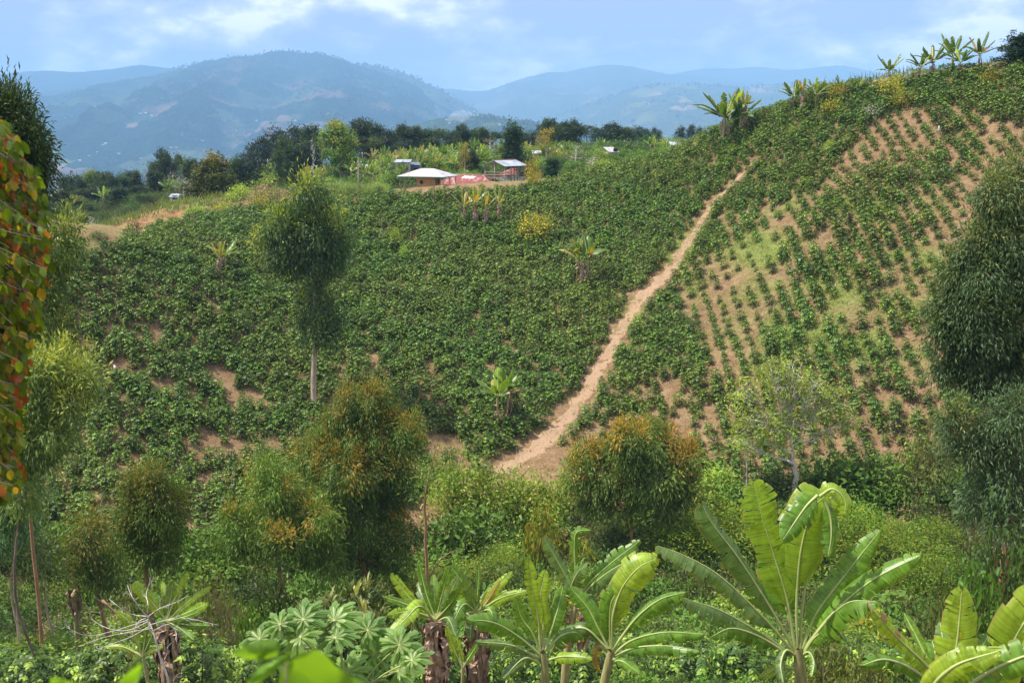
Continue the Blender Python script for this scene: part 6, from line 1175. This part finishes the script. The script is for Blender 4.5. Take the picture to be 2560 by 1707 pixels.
def houses():
    # hip-roofed drying house on posts
    D = 143; c = at(1068, 478, D); zE = at(1068, 441, D)[2]; z0 = c[2] - .1
    e = empty('drying_house', (c[0], D + 1.5, z0), 'open-sided adobe house under a pale rust-streaked hip roof on thin posts', 'house', rz=R(-20)); h = zE - z0
    mb = MB(); hip(mb, 7.4, 5.2, 1.05, 1.9, 0.3, h); rf = mb.build('roof', M_zinc, e, smooth=False)
    g_ = MB()
    for x, y, sx, sy in ((0, -2.63, 7.44, .06), (3.73, 0, .06, 5.1), (-3.73, 0, .06, 5.1)): box(g_, (x, y, h - .06), (sx, sy, .1))
    g_.build('gutter', M_green, rf, smooth=False)
    wallbox(e, 'floor', (0, 0, -.35), (7.2, 5.0, .9), M_conc); wl = wallbox(e, 'wall', (0.2, -.2, h / 2 + .02), (2.7, 2.4, h - .06), M_adobe, 0)
    window(wl, (-.35, -1.42, h * .62), (.38, .44)); window(wl, (1.57, .1, h * .66), (.34, .44), axis='x')
    for x in (-3.3, -2.5, -1.6, 2.1, 3.4): post(e, x, -2.35, .1, h)
    for x, y in ((3.4, 0.0), (3.4, 2.2), (-3.3, 0), (-3.3, 2.2), (0, 2.2)): post(e, x, y, .1, h)
    # red-roofed house
    D = 150; c = at(1160, 478, D); zE = at(1160, 462, D)[2]; z0 = at(1160, 488, D)[2]
    e = empty('farmhouse', (c[0] + .6, D + 2.5, z0), 'white and turquoise house under a rusty red metal hip roof', 'house', rz=R(-12)); h = zE - z0
    mb = MB(); hip(mb, 8.8, 6.6, 1.35, 4.4, 0.2, h); rf = mb.build('roof', M_rust, e, smooth=False)
    sk = MB(); nrmz = 1.35 / 3.2; V = [(-.9, -1.1, h + 2.2 * nrmz + .03), (1.0, -1.3, h + 2.0 * nrmz + .03), (1.3, -.7, h + 2.6 * nrmz + .03), (-.5, -.5, h + 2.8 * nrmz + .03)]
    sk.add(V + [(a, b, z_ - .04) for a, b, z_ in V], [(0, 1, 2, 3), (7, 6, 5, 4), (0, 4, 5, 1), (1, 5, 6, 2), (2, 6, 7, 3), (3, 7, 4, 0)]); sk.build('skylight', M_white, rf, smooth=False)
    rg = MB(); tube(rg, [(-2.2, 0, h + 1.37), (2.2, 0, h + 1.37)], .09, 5, cap=True)
    for sx, sy in ((-1, -1), (1, -1), (-1, 1), (1, 1)): tube(rg, [(sx * 4.4, sy * 3.3, h + .02), (sx * 2.2, sy * .1, h + 1.37)], .07, 5, cap=True)
    rg.build('ridge_cap', M_wood, rf)
    wl = wallbox(e, 'wall', (0, 0, h / 2), (7.6, 5.4, h - .02), M_white); wallbox(e, 'fascia', (0, -3.2, h - .16), (8.6, .06, .2), M_turq); wallbox(e, 'wall_corner', (-3.2, -2.72, h / 2), (1.1, .06, h - .1), M_turq); window(wl, (-1.9, -2.72, h * .55), (.8, .7))
    # open tower
    D = 152; zG, zR, zE, zF = [at(1250, y, D)[2] for y in (482, 401, 414, 447)]; c = at(1258, 440, D)
    e = empty('open_tower', (c[0] + .2, D + 2.2, zG), 'open timber tower with railings under a grey gable roof', 'tower', rz=R(-36)); a, b = 3.7, 5.0
    H = zR - zG; he = zE - zG; fl = zF - zG; mb = MB(); ov = .35
    for s in (-1, 1):
        V = [(s * (a / 2 + ov), -b / 2 - ov, he - .08), (s * (a / 2 + ov), b / 2 + ov, he - .08), (0, b / 2 + ov, H), (0, -b / 2 - ov, H)]; V2 = [(x, y, z - .05) for x, y, z in V]
        mb.add(V + V2, [(0, 1, 2, 3)[::s], (7, 6, 5, 4)[::s], (0, 4, 5, 1), (1, 5, 6, 2), (2, 6, 7, 3), (3, 7, 4, 0)])
    rf = mb.build('roof', M_grey, e, smooth=False); rc = MB(); tube(rc, [(0, -b / 2 - ov, H + .02), (0, b / 2 + ov, H + .02)], .09, 5, cap=True); rc.build('ridge_cap', M_rust, rf)
    for i, (x, y) in enumerate([(-a / 2, -b / 2), (0, -b / 2), (a / 2, -b / 2), (a / 2, -b / 6), (a / 2, b / 6), (a / 2, b / 2), (0, b / 2), (-a / 2, b / 2), (-a / 2, 0)]): post(e, x, y, 0, he + (.5 if x == 0 else 0), .09)
    for x0, y0, x1, y1 in ((-a / 2, -b / 2, 0, -b / 2), (0, -b / 2, a / 2, -b / 2), (a / 2, -b / 2, a / 2, -b / 6), (a / 2, b / 6, a / 2, b / 2)):
        post(e, x0, y0, fl + .2, he - .1, .045, 'brace', None, x1, y1)
    for z in (fl + .15, fl + .55, fl + .95):
        rl_ = MB(); tube(rl_, [(-a / 2, -b / 2 - .08, z), (a / 2, -b / 2 - .08, z)], .05, 5, cap=True); tube(rl_, [(a / 2 + .08, -b / 2, z), (a / 2 + .08, b / 2, z)], .05, 5, cap=True); tube(rl_, [(-a / 2 - .08, -b / 2, z), (-a / 2 - .08, b / 2, z)], .05, 5, cap=True); rl_.build('rail', M_wood, e)
    wallbox(e, 'deck', (0, 0, fl), (a - .1, b - .1, .12), M_conc); post(e, a / 2 + .1, -b / 2, fl + 1.0, fl - .3, .05, 'ramp_rail', None, a / 2 + 1.6, b / 2)
    # behind the tower
    D = 164; e = empty('farmhouse', (at(1300, 440, D)[0], D, at(1300, 452, D)[2]), 'small white house with faded red roof glimpsed behind the open tower', 'house', rz=R(-30)); h = at(1300, 438, D)[2] - at(1300, 452, D)[2]
    mb = MB(); hip(mb, 6.4, 4.6, 1.0, 3.0, .1, h + .1); mb.build('roof', M_rust, e, smooth=False); wl = wallbox(e, 'wall', (0, 0, h / 2), (5.4, 3.8, h + .1), M_white); window(wl, (-1, -1.92, h * .6), (.6, .5))
    # sheds and roofs in the grove
    def shed(px, py, D, w, d, h, rm, wm, label, rz=0, slope=.35):
        t = at(px, py, D); e = empty('shed', (t[0], D, t[2] - h), label, 'shed', rz=R(rz)); V = [(-w / 2 - .2, -d / 2 - .2, h - slope), (w / 2 + .2, -d / 2 - .2, h - slope), (w / 2 + .2, d / 2 + .2, h + .05), (-w / 2 - .2, d / 2 + .2, h + .05)]
        mb = MB(); mb.add(V + [(x, y, z - .07) for x, y, z in V], [(0, 1, 2, 3), (7, 6, 5, 4), (4, 5, 1, 0), (5, 6, 2, 1), (6, 7, 3, 2), (7, 4, 0, 3)]); mb.build('roof', rm, e, smooth=False)
        wl = wallbox(e, 'wall', (0, 0, (h - slope) / 2 - .1), (w, d, h - slope - .06), wm); window(wl, (w * .22, -d / 2 - .02, h * .5), (.7, .6)); return e
    shed(1008, 400, 176, 2.4, 2.6, 2.6, M_grey, M_conc, 'tall pale shed with thin lean-to roof inside the banana grove'); shed(1030, 407, 178, 2.4, 2.6, 2.2, M_blue, M_blue, 'dark blue shed next to the tall pale shed', 10)
    shed(908, 412, 186, 1.9, 2.4, 1.6, M_grey, M_conc, 'grey-roofed hut at the left of the banana grove', -15, .9); shed(1340, 377, 200, 3.6, 3.0, 1.5, M_zinc, M_conc, 'white-roofed shed right of the dark conical tree', 5, .5)
    shed(1528, 369, 168, 1.4, 2.0, .9, M_zinc, M_conc, 'pale roof peeping over the shrubs left of the bank', 20, .7); shed(1695, 356, 160, 2.2, 2.4, 2.2, M_grey, M_conc, 'small grey roof at the right end of the bank', 0, .4)
    shed(655, 412, 215, 2.2, 2.0, 1.3, M_zinc, M_conc, 'tiny white roof below the tall dark tree clump', 0, .3); shed(436, 486, 165, 1.1, 1.1, 1.0, M_grey, M_white, 'small white-walled hut above the earth bank at left', 0, .4)
    # poles and wires
    def pole(px, base, top, D, r, label, m):
        b = at(px, base, D); t = at(px, top, D); e = empty('utility_pole', (b[0], D, b[2] - .4), label, 'pole'); H = t[2] - b[2] + .4; mb = MB(); tube(mb, [(0, 0, 0), (0, 0, H)], [r, r * .7], 8, cap=True); mb.build('post', m, e); mb = MB(); box(mb, (0, -.1, H - .3), (1.1, .08, .1)); mb.build('crossarm', M_wood, e, smooth=False)
        for s in (-1, 1): mb = MB(); tube(mb, [(s * .45, -.1, H - .248), (s * .45, -.1, H - .1)], .05, 6, cap=True); mb.build('insulator', M_white, e)
        return np.array([b[0], D, b[2] - .4 + H - .15])
    pole(898, 505, 402, 131, .11, 'weathered wooden pole rising from the coffee left of the houses', M_wood)
    A = [pole(906, 402, 381, 190, .12, 'short concrete pole behind the banana grove, left', M_conc), pole(1063, 402, 376, 196, .12, 'concrete pole behind the banana grove, middle', M_conc), pole(1395, 396, 366, 205, .12, 'concrete pole behind the golden tree', M_conc), pole(1560, 380, 352, 215, .12, 'concrete pole near the bank', M_conc)]
    pole(670, 418, 398, 205, .12, 'concrete pole under the tall dark tree clump', M_conc)
    for i in range(3):
        for s in (-.45, .45):
            p, q = A[i] + [s, -.1, 0], A[i + 1] + [s, -.1, 0]; t = np.linspace(0, 1, 14)[:, None]; P = p + (q - p) * t; P[:, 2] -= 4 * .5 * (t * (1 - t))[:, 0]
            mb = MB(); tube(mb, P, .018, 4); tag(mb.build('power_line', M_wood), ('thin sagging %s power line between the %s' % ('near' if s < 0 else 'far', ('left and middle concrete poles', 'middle and golden tree poles', 'golden tree pole and bank pole')[i])), 'power line')
houses()
def far_houses():
    def nearest(surf, nv, px, py):
        q = to_px(surf[:nv].reshape(-1, 3)); return surf[:nv].reshape(-1, 3)[((q - [px, py]) ** 2).sum(1).argmin()]
    def house(P, s, label, grp):
        e = empty('house', P - [0, 0, 1], label, 'house', grp, rng.uniform(-.6, .6)); wallbox(e, 'wall', (0, 0, s * .2), (s, s * .6, s * .45), M_conc)
        mb = MB(); w, d, z = s * .56, s * .36, s * .42; mb.add([(-w, -d, z), (w, -d, z), (w, d, z), (-w, d, z), (-w, 0, z + s * .2), (w, 0, z + s * .2)], [(0, 1, 5, 4), (2, 3, 4, 5), (3, 2, 1, 0)], [(1, 2, 5), (3, 0, 4)]); mb.build('roof', M_zinc if rng.uniform() < .6 else M_rust, e, smooth=False)
    for px, py in [(350, 284), (365, 286), (380, 289), (243, 382), (225, 396), (355, 403), (430, 366), (438, 366), (298, 388), (258, 362), (560, 305), (572, 304), (645, 300), (268, 360), (562, 400), (590, 330), (610, 345), (505, 352), (820, 285), (835, 315), (800, 318), (690, 322), (740, 305), (860, 322), (300, 385), (200, 405)]:
        house(nearest(A_mt, 110, px, py), 10, 'tiny white farmhouse on the slope of the long mountain', 'farmhouses dotted over the long mountain')
    for px, py in [(1118, 300), (1122, 310), (1205, 292), (1195, 291), (1215, 293), (1225, 295), (1152, 316), (1140, 306), (1330, 305), (1250, 312)]:
        house(nearest(D_mt, 70, px, py), 7, 'small pale house on the farmed hill', 'houses on the farmed hill')
    P = nearest(D_mt, 70, 1184, 291); e = empty('radio_mast', P, 'slim red and white lattice mast on the farmed hill', 'mast'); H = at(1184, 258, P[1])[2] - P[2]
    for k in range(6):
        mb = MB()
        for a, b in ((-1, -1), (1, -1), (0, 1)): tube(mb, [(a * 1.6 * (1 - k / 7), b * 1.6 * (1 - k / 7), H * k / 6), (a * 1.6 * (1 - (k + 1) / 7), b * 1.6 * (1 - (k + 1) / 7), H * (k + 1) / 6)], .45, 4)
        mb.build('mast_section', M_rust if k % 2 else M_white, e)
    # smoke: soft lumps of real vapour drifting from the fire
    m, nt, out = mat_new('smoke'); v = N(nt, 'ShaderNodeVolumePrincipled'); v.inputs['Color'].default_value = (.95, .95, .95, 1); v.inputs['Density'].default_value = .022; nt.links.new(v.outputs[0], out.inputs['Volume'])
    mb = MB(); P0 = nearest(D_mt, 70, 1125, 302); s = P0[1] / FPX; g = np.random.default_rng(3)
    for k, (px, py, r) in enumerate([(1124, 300, 5), (1128, 296, 7), (1134, 292, 9), (1142, 293, 10), (1152, 296, 11), (1163, 292, 9), (1146, 286, 8), (1158, 283, 8), (1172, 286, 7), (1140, 284, 6)]):
        c = at(px, py, P0[1] - 40 + k * 3); th = np.linspace(0, math.pi, 9)[1:-1]; ph = np.arange(12) / 12 * 2 * math.pi
        V = np.stack([np.outer(np.sin(th), np.cos(ph)), np.outer(np.sin(th), np.sin(ph)), np.outer(np.cos(th), np.ones(12))], -1).reshape(-1, 3); V = V * (1 + g.normal(size=(len(V), 1)) * .08)
        V = np.concatenate([V, [[0, 0, 1], [0, 0, -1]]]) * [r * s * 1.3, r * s, r * s] + c; q = []; t = []
        for i in range(6):
            for j in range(12): q.append((i * 12 + j, (i + 1) * 12 + j, (i + 1) * 12 + (j + 1) % 12, i * 12 + (j + 1) % 12))
        for j in range(12): t.append((j, (j + 1) % 12, 84)); t.append((72 + (j + 1) % 12, 72 + j, 85))
        mb.add(V, q, t)
    tag(mb.build('smoke', m), 'white smoke drifting from a fire on the farmed hill', 'smoke', kind='stuff')
far_houses()

# ------------------------------------------------------------------ foreground plants
def papaya():
    D = 15; b = gp(at(860, 1700, D)[0], D); e = empty('papaya_plant', b, 'papaya plant with deeply cut pale-veined leaves at bottom left of centre', 'papaya plant'); g = np.random.default_rng(2); s = D / (FPX * CP)
    top = at(870, 1760, D) - b; mb = MB(); tube(mb, bez([(0, 0, -.3), top * [.4, .4, .5], top], 8), np.linspace(.12, .07, 8), 10); mb.build('trunk', M_bark_pale, e)
    for px, py, r, tx, ty in [(758, 1548, 64, -.2, .9), (835, 1550, 66, .35, .8), (919, 1575, 62, .5, .4), (752, 1592, 58, -.3, .2), (838, 1594, 58, 0, .3), (804, 1633, 58, .1, .1), (933, 1636, 60, .2, -.3), (998, 1612, 60, .6, .5), (649, 1597, 54, -.7, .4), (995, 1677, 54, .6, .1), (690, 1640, 56, -.5, 0), (870, 1680, 60, .1, -.4), (760, 1690, 56, -.2, -.5), (930, 1700, 50, .5, -.5), (1030, 1650, 46, .9, .0), (700, 1560, 44, -.6, .7)]:
        c = at(px, py, D + g.uniform(-.5, .7)) - b; r = r * s * 1.12
        Z = nrm(np.array([g.normal() * .2 + tx * .2, -.55 + g.normal() * .12, .85])); X = nrm(np.array([tx, .5, ty * .8]) - Z * np.dot([tx, .5, ty * .8], Z)); Y = np.cross(Z, X)
        out = []; ths = []
        for li in range(9):                                     # nine main lobes, each with side teeth
            th = (li - 4) * .66; ln = r * (1.15 - .085 * abs(li - 4))
            for f, a in [(.42, -.33), (.62, -.29), (.60, -.24), (.84, -.24), (.76, -.16), (.92, -.10), (1.0, 0), (.92, .10), (.76, .16), (.84, .24), (.60, .24), (.62, .29)]:
                out.append(f * ln * g.uniform(.93, 1.07)); ths.append(th + a)
        out, ths = np.array(out), np.array(ths); ring = (np.cos(ths)[:, None] * X + np.sin(ths)[:, None] * Y) * out[:, None] + Z * (-.35 * (out / r) ** 2 * r + .05 * r * np.cos(ths * 9.5))[:, None]
        mid = (np.cos(ths)[:, None] * X + np.sin(ths)[:, None] * Y) * (out * .5)[:, None] + Z * (.05 * r)
        n = len(ring); V = np.concatenate([[c], c + mid, c + ring]); i = np.arange(n - 1); lm = MB()
        lm.add(V, np.stack([1 + i, 1 + n + i, 2 + n + i, 2 + i], 1), np.stack([i * 0, 1 + i, 2 + i], 1), col=mixc((.15, .30, .07), (.25, .43, .11), np.array(g.uniform())))
        lo = lm.build('leaf', M_near, e, smooth=False); vm = MB()
        for li in range(9):
            th = (li - 4) * .66; ln = r * (1.02 - .085 * abs(li - 4)); d = math.cos(th) * X + math.sin(th) * Y
            tube(vm, [c + Z * .006, c + d * ln * .5 + Z * (.02 * r + .008), c + d * ln + Z * (-.33 * r * (ln / r) ** 2 + .012)], [.006, .004, .0015], 4)
        vm.build('vein', M_rib, lo); pm = MB(); tube(pm, bez([top, (top + c) / 2 + [0, .1, .05], c], 8), [.013] * 8, 5); pm.build('stalk', M_rib, e)
papaya()
def near_leaves():
    D = 1.7; root = empty('broad_leaved_plant', at(760, 1900, D) + [0, 0, -.1], 'out-of-focus bright green leaves very close at the bottom edge', 'plant'); r0 = np.array(root.location)
    for o, ax, dz in [([(583, 1634), (608, 1612), (650, 1598), (690, 1600), (699, 1622), (692, 1640), (650, 1650), (610, 1648)], ((697, 1625), (585, 1634)), 0), ([(705, 1640), (735, 1622), (722, 1650), (700, 1662), (668, 1690), (630, 1725), (610, 1740), (618, 1700), (650, 1665), (680, 1655)], ((730, 1625), (615, 1735)), .02),
                      ([(722, 1655), (745, 1632), (790, 1622), (812, 1634), (840, 1665), (880, 1690), (930, 1715), (900, 1780), (800, 1800), (700, 1790), (695, 1720), (700, 1680)], ((725, 1652), (850, 1790)), .05),
                      ([(300, 1730), (292, 1706), (320, 1682), (352, 1656), (356, 1680), (340, 1712), (325, 1745)], ((352, 1658), (310, 1740)), .02), ([(120, 1760), (126, 1692), (170, 1700), (215, 1712), (260, 1740), (200, 1780)], ((128, 1694), (220, 1760)), .0)]:
        P = np.array([at(a, b, D + dz + .06 * math.sin(a * .03)) for a, b in o]); m = len(P); A, B = at(*ax[0], D + dz), at(*ax[1], D + dz + .05)
        t = np.clip(((P - A) @ (B - A)) / ((B - A) @ (B - A)), .02, .98); Q = A + (B - A) * t[:, None] + [0, .02, -.01]
        Mi = (P + Q) / 2 + [0, -.012, .006]; V = np.concatenate([P, Mi, Q]) - r0; i = np.arange(m); j = (i + 1) % m
        mb = MB(); mb.add(V, np.concatenate([np.stack([i, j, m + j, m + i], 1), np.stack([m + i, m + j, 2 * m + j, 2 * m + i], 1)]), col=(.20, .42, .04)); mb.build('leaf', M_near, root)
    mb = MB(); tube(mb, [at(a, b, D + .02) - r0 for a, b in [(700, 1850), (715, 1740), (716, 1655)]], .004, 6, col=(.2, .3, .08)); tube(mb, [at(a, b, D + .02) - r0 for a, b in [(700, 1850), (420, 1790), (330, 1740)]], .003, 6); mb.build('stem', M_rib, root)
near_leaves()
def red_leaf_tree():
    D = 7; g = np.random.default_rng(8); b = gp(at(-260, 1200, D)[0], D); e = empty('red_leaved_tree', b, 'tree with round green leaves turning orange and red down the left edge', 'tree'); s = D / (FPX * CP)
    B = np.array([(300, 20), (325, 60), (400, 66), (420, 112), (470, 116), (500, 124), (560, 137), (640, 130), (700, 134), (750, 112), (800, 118), (860, 98), (900, 84), (950, 84), (1010, 68), (1090, 66), (1140, 58), (1180, 84), (1215, 60), (1250, 20)], float)
    tm = MB(); trunk = [at(-260, y, D) - b for y in (1800, 1400, 900, 500, 200)]; tube(tm, bez([(0, 0, -.3)] + trunk, 14), np.linspace(.09, .04, 14), 8)
    P = []; Dr = []; C = []; Nn = []
    for k in range(290):
        hue = g.uniform()
        y = g.uniform(300, 1245); xe = np.interp(y, B[:, 0], B[:, 1]) * g.uniform(.25, 1.0) if k % 2 else np.interp(y, B[:, 0], B[:, 1]) - g.uniform(0, 14); dep = g.uniform(-.45, .45)
        a = at(-250, y - g.uniform(20, 130), D) - b; q = at(xe - 18, y, D + dep) - b; m = a * .45 + q * .55 + [g.normal() * .04, g.normal() * .06, g.uniform(.0, .2)]; cv = bez([a, m, q], 12); tube(tm, cv, np.linspace(.005, .002, 12), 4)
        out = (xe > np.interp(y, B[:, 0], B[:, 1]) - 38)
        for u in np.linspace(.42, 1, 11):
            p = cv[min(11, int(u * 11))] + g.normal(size=3) * .012; P.append(p); Dr.append(np.array([g.normal() * .35 + .12, g.normal() * .35, -1.0])); Nn.append(np.array([g.normal() * .5, -1, .6]) + g.normal(size=3) * .3)
            w = g.uniform() * .5 + hue * .5; base = mixc((.07, .14, .012), (.20, .30, .025), np.array(g.uniform()))
            if out and w < .27: base = mixc((.42, .38, .03), (.44, .32, .04), np.array(g.uniform()))
            elif out and w < .36: base = mixc((.46, .18, .035), (.36, .09, .03), np.array(g.uniform()))
            elif w < .05: base = np.array([.4, .2, .05])
            C.append(base)
    P, Dr, Nn, C = map(np.array, (P, Dr, Nn, C)); L = g.uniform(.055, .10, len(P)); tm.build('trunk', M_bark, e); cm = MB(); leaves(cm, P, Dr, Nn, L, L * .62, C, 'ovate'); cm.build('crown', M_near, e)
    # deeper leaf mass of the same tree, its shade put into darker greens
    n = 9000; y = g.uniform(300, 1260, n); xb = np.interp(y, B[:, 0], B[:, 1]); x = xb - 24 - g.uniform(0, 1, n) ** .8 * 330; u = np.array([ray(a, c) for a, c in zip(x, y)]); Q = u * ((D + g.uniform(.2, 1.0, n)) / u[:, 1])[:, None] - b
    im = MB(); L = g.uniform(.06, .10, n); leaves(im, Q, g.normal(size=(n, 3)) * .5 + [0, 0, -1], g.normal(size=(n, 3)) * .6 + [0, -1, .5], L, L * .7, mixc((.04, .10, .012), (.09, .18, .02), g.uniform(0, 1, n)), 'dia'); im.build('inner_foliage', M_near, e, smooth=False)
red_leaf_tree()
def dead_branches():
    D = 25; g = np.random.default_rng(6); b = gp(at(420, 1720, D)[0], D); e = empty('dead_tree', b, 'bleached leafless branches curling in front of the banana plants at bottom left', 'dead tree'); mb = MB(); s = D / (FPX * CP)
    def L_(pts, r, k=0, tw=3):
        P = bez([at(x, y, D + g.uniform(-.2, .2) * k) - b for x, y in pts], 16); tube(mb, P, np.linspace(r, r * .35, 16), 6)
        if k < 3:
            for _ in range(tw):
                i = g.integers(5, 15); q = P[i]; ln = g.uniform(40, 130) * s / (k + 1); d = nrm(P[min(15, i + 1)] - P[i - 1]) + g.normal(size=3) * [.6, .6, .5]; d = nrm(d); c = [q, q + d * ln * .4, q + d * ln * .8 + [0, 0, g.uniform(-.1, .25) * ln], q + d * ln + [0, 0, g.uniform(-.2, .5) * ln]]
                tube(mb, bez(c, 8), np.linspace(r * .4, r * .12, 8), 4)
                for _ in range(2): j = g.uniform(.4, .9); w = np.array(c[1]) * (1 - j) + np.array(c[3]) * j; dd = nrm(d + g.normal(size=3) * .7) * ln * .5; tube(mb, bez([w, w + dd * .5 + [0, 0, .03], w + dd + [0, 0, g.uniform(0, .12)]], 6), np.linspace(r * .2, r * .07, 6), 3)
    L_([(424, 1730), (418, 1690), (400, 1640), (385, 1585), (368, 1540)], .038, 1, 2)
    for p in [[(368, 1540), (350, 1520), (330, 1490), (318, 1462)], [(368, 1540), (330, 1535), (300, 1518), (272, 1496)], [(372, 1548), (330, 1562), (270, 1580), (215, 1588), (160, 1565)], [(372, 1552), (320, 1575), (270, 1570), (228, 1545), (224, 1520)], [(380, 1570), (320, 1580), (262, 1592), (210, 1610)], [(368, 1540), (370, 1510), (366, 1480), (385, 1440)],
              [(380, 1560), (420, 1548), (470, 1545), (545, 1562)], [(385, 1575), (420, 1560), (440, 1580), (438, 1600)], [(365, 1545), (345, 1555), (330, 1590), (345, 1605)], [(368, 1542), (400, 1520), (440, 1505), (470, 1488)], [(380, 1560), (330, 1590), (262, 1615), (245, 1625)], [(424, 1730), (440, 1690), (455, 1680)]]:
        L_(p, .014, 2, 5)
    mb.build('branch', M_bark_white, e)
    # the brown trunk running behind it and a bare stake
    for pts, r, nm, lab, m in [([(256, 1500), (300, 1540), (365, 1580)], .05, 'fallen_branch', 'reddish limb leaning behind the bleached branches', M_bark_red), ([(202, 1700), (196, 1650), (192, 1618)], .02, 'stake', 'thin bare pale stick standing in the coffee at bottom left', M_bark_pale)]:
        DD = 40 if nm == 'stake' else 34; P = bez([at(x, y, DD) for x, y in pts], 8); mb = MB(); tube(mb, P, np.linspace(r, r * .5, 8), 6, cap=True); tag(mb.build(nm, m), lab, nm.replace('_', ' '))
dead_branches()
def stumps():
    for px, py, w, h, lab in [(288, 932, 12, 20, 'pale broken stump among the coffee at the lower left'), (2348, 328, 12, 12, 'whitish stump high on the right plot'), (2276, 438, 12, 12, 'pale stump among the sparse rows of the right plot')]:
        b = hit(px, py); s = b[1] / (FPX * CP); g = np.random.default_rng(px); mb = MB(); tube(mb, [(0, 0, -.2), (.05, 0, h * s * .6), (-.05, .05, h * s)], [w * s * .5, w * s * .35, w * s * .15], 7, cap=True); tube(mb, [(0, 0, h * s * .2), (w * s * .5, 0, h * s * .5)], [w * s * .2, w * s * .1], 5, cap=True); tag(mb.build('tree_stump', M_bark_white, None, b), lab, 'tree stump')
stumps()

def litter():
    """dry sticks and clods lying on the bare soil"""
    r = np.random.default_rng(44); mb = MB(); n = 0
    px, py = r.uniform(1150, 2450, 2600), r.uniform(480, 1250, 2600); H = hits(px, py); mb2 = MB()
    for (x, y, z), q in zip(H, np.stack([px, py], 1)):
        if np.isnan(y): continue
        if n % 3 == 0:
            a = r.uniform(0, 6.28); l = r.uniform(.15, .7); d = np.array([math.cos(a), math.sin(a), 0]) * l; e = np.array([x, y, 0]) + d; e[2] = G(e[:1], e[1:2])[0] + r.uniform(.02, .15)
            tube(mb, [(x, y, z + .03), (np.array([x, y, z]) + e) / 2 + [0, 0, .05], e], [.018, .014, .007], 4)
        else:
            s = r.uniform(.03, .11); V = np.array([(1, 0, 0), (0, 1, 0), (-1, 0, 0), (0, -1, 0), (0, 0, .8), (0, 0, -.5)]) * s * r.uniform(.6, 1.3, (6, 3)) + [x, y, z + .02]
            mb2.add(V, None, [(0, 1, 4), (1, 2, 4), (2, 3, 4), (3, 0, 4), (1, 0, 5), (2, 1, 5), (3, 2, 5), (0, 3, 5)])
        n += 1
    tag(mb.build('twigs', M_bark_white), 'dry sticks scattered over the bare soil and the path', 'twigs', kind='stuff')
    tag(mb2.build('clods', M_path, smooth=False), 'clods and stones scattered over the bare soil', 'clods', kind='stuff')
litter()
make_haze()
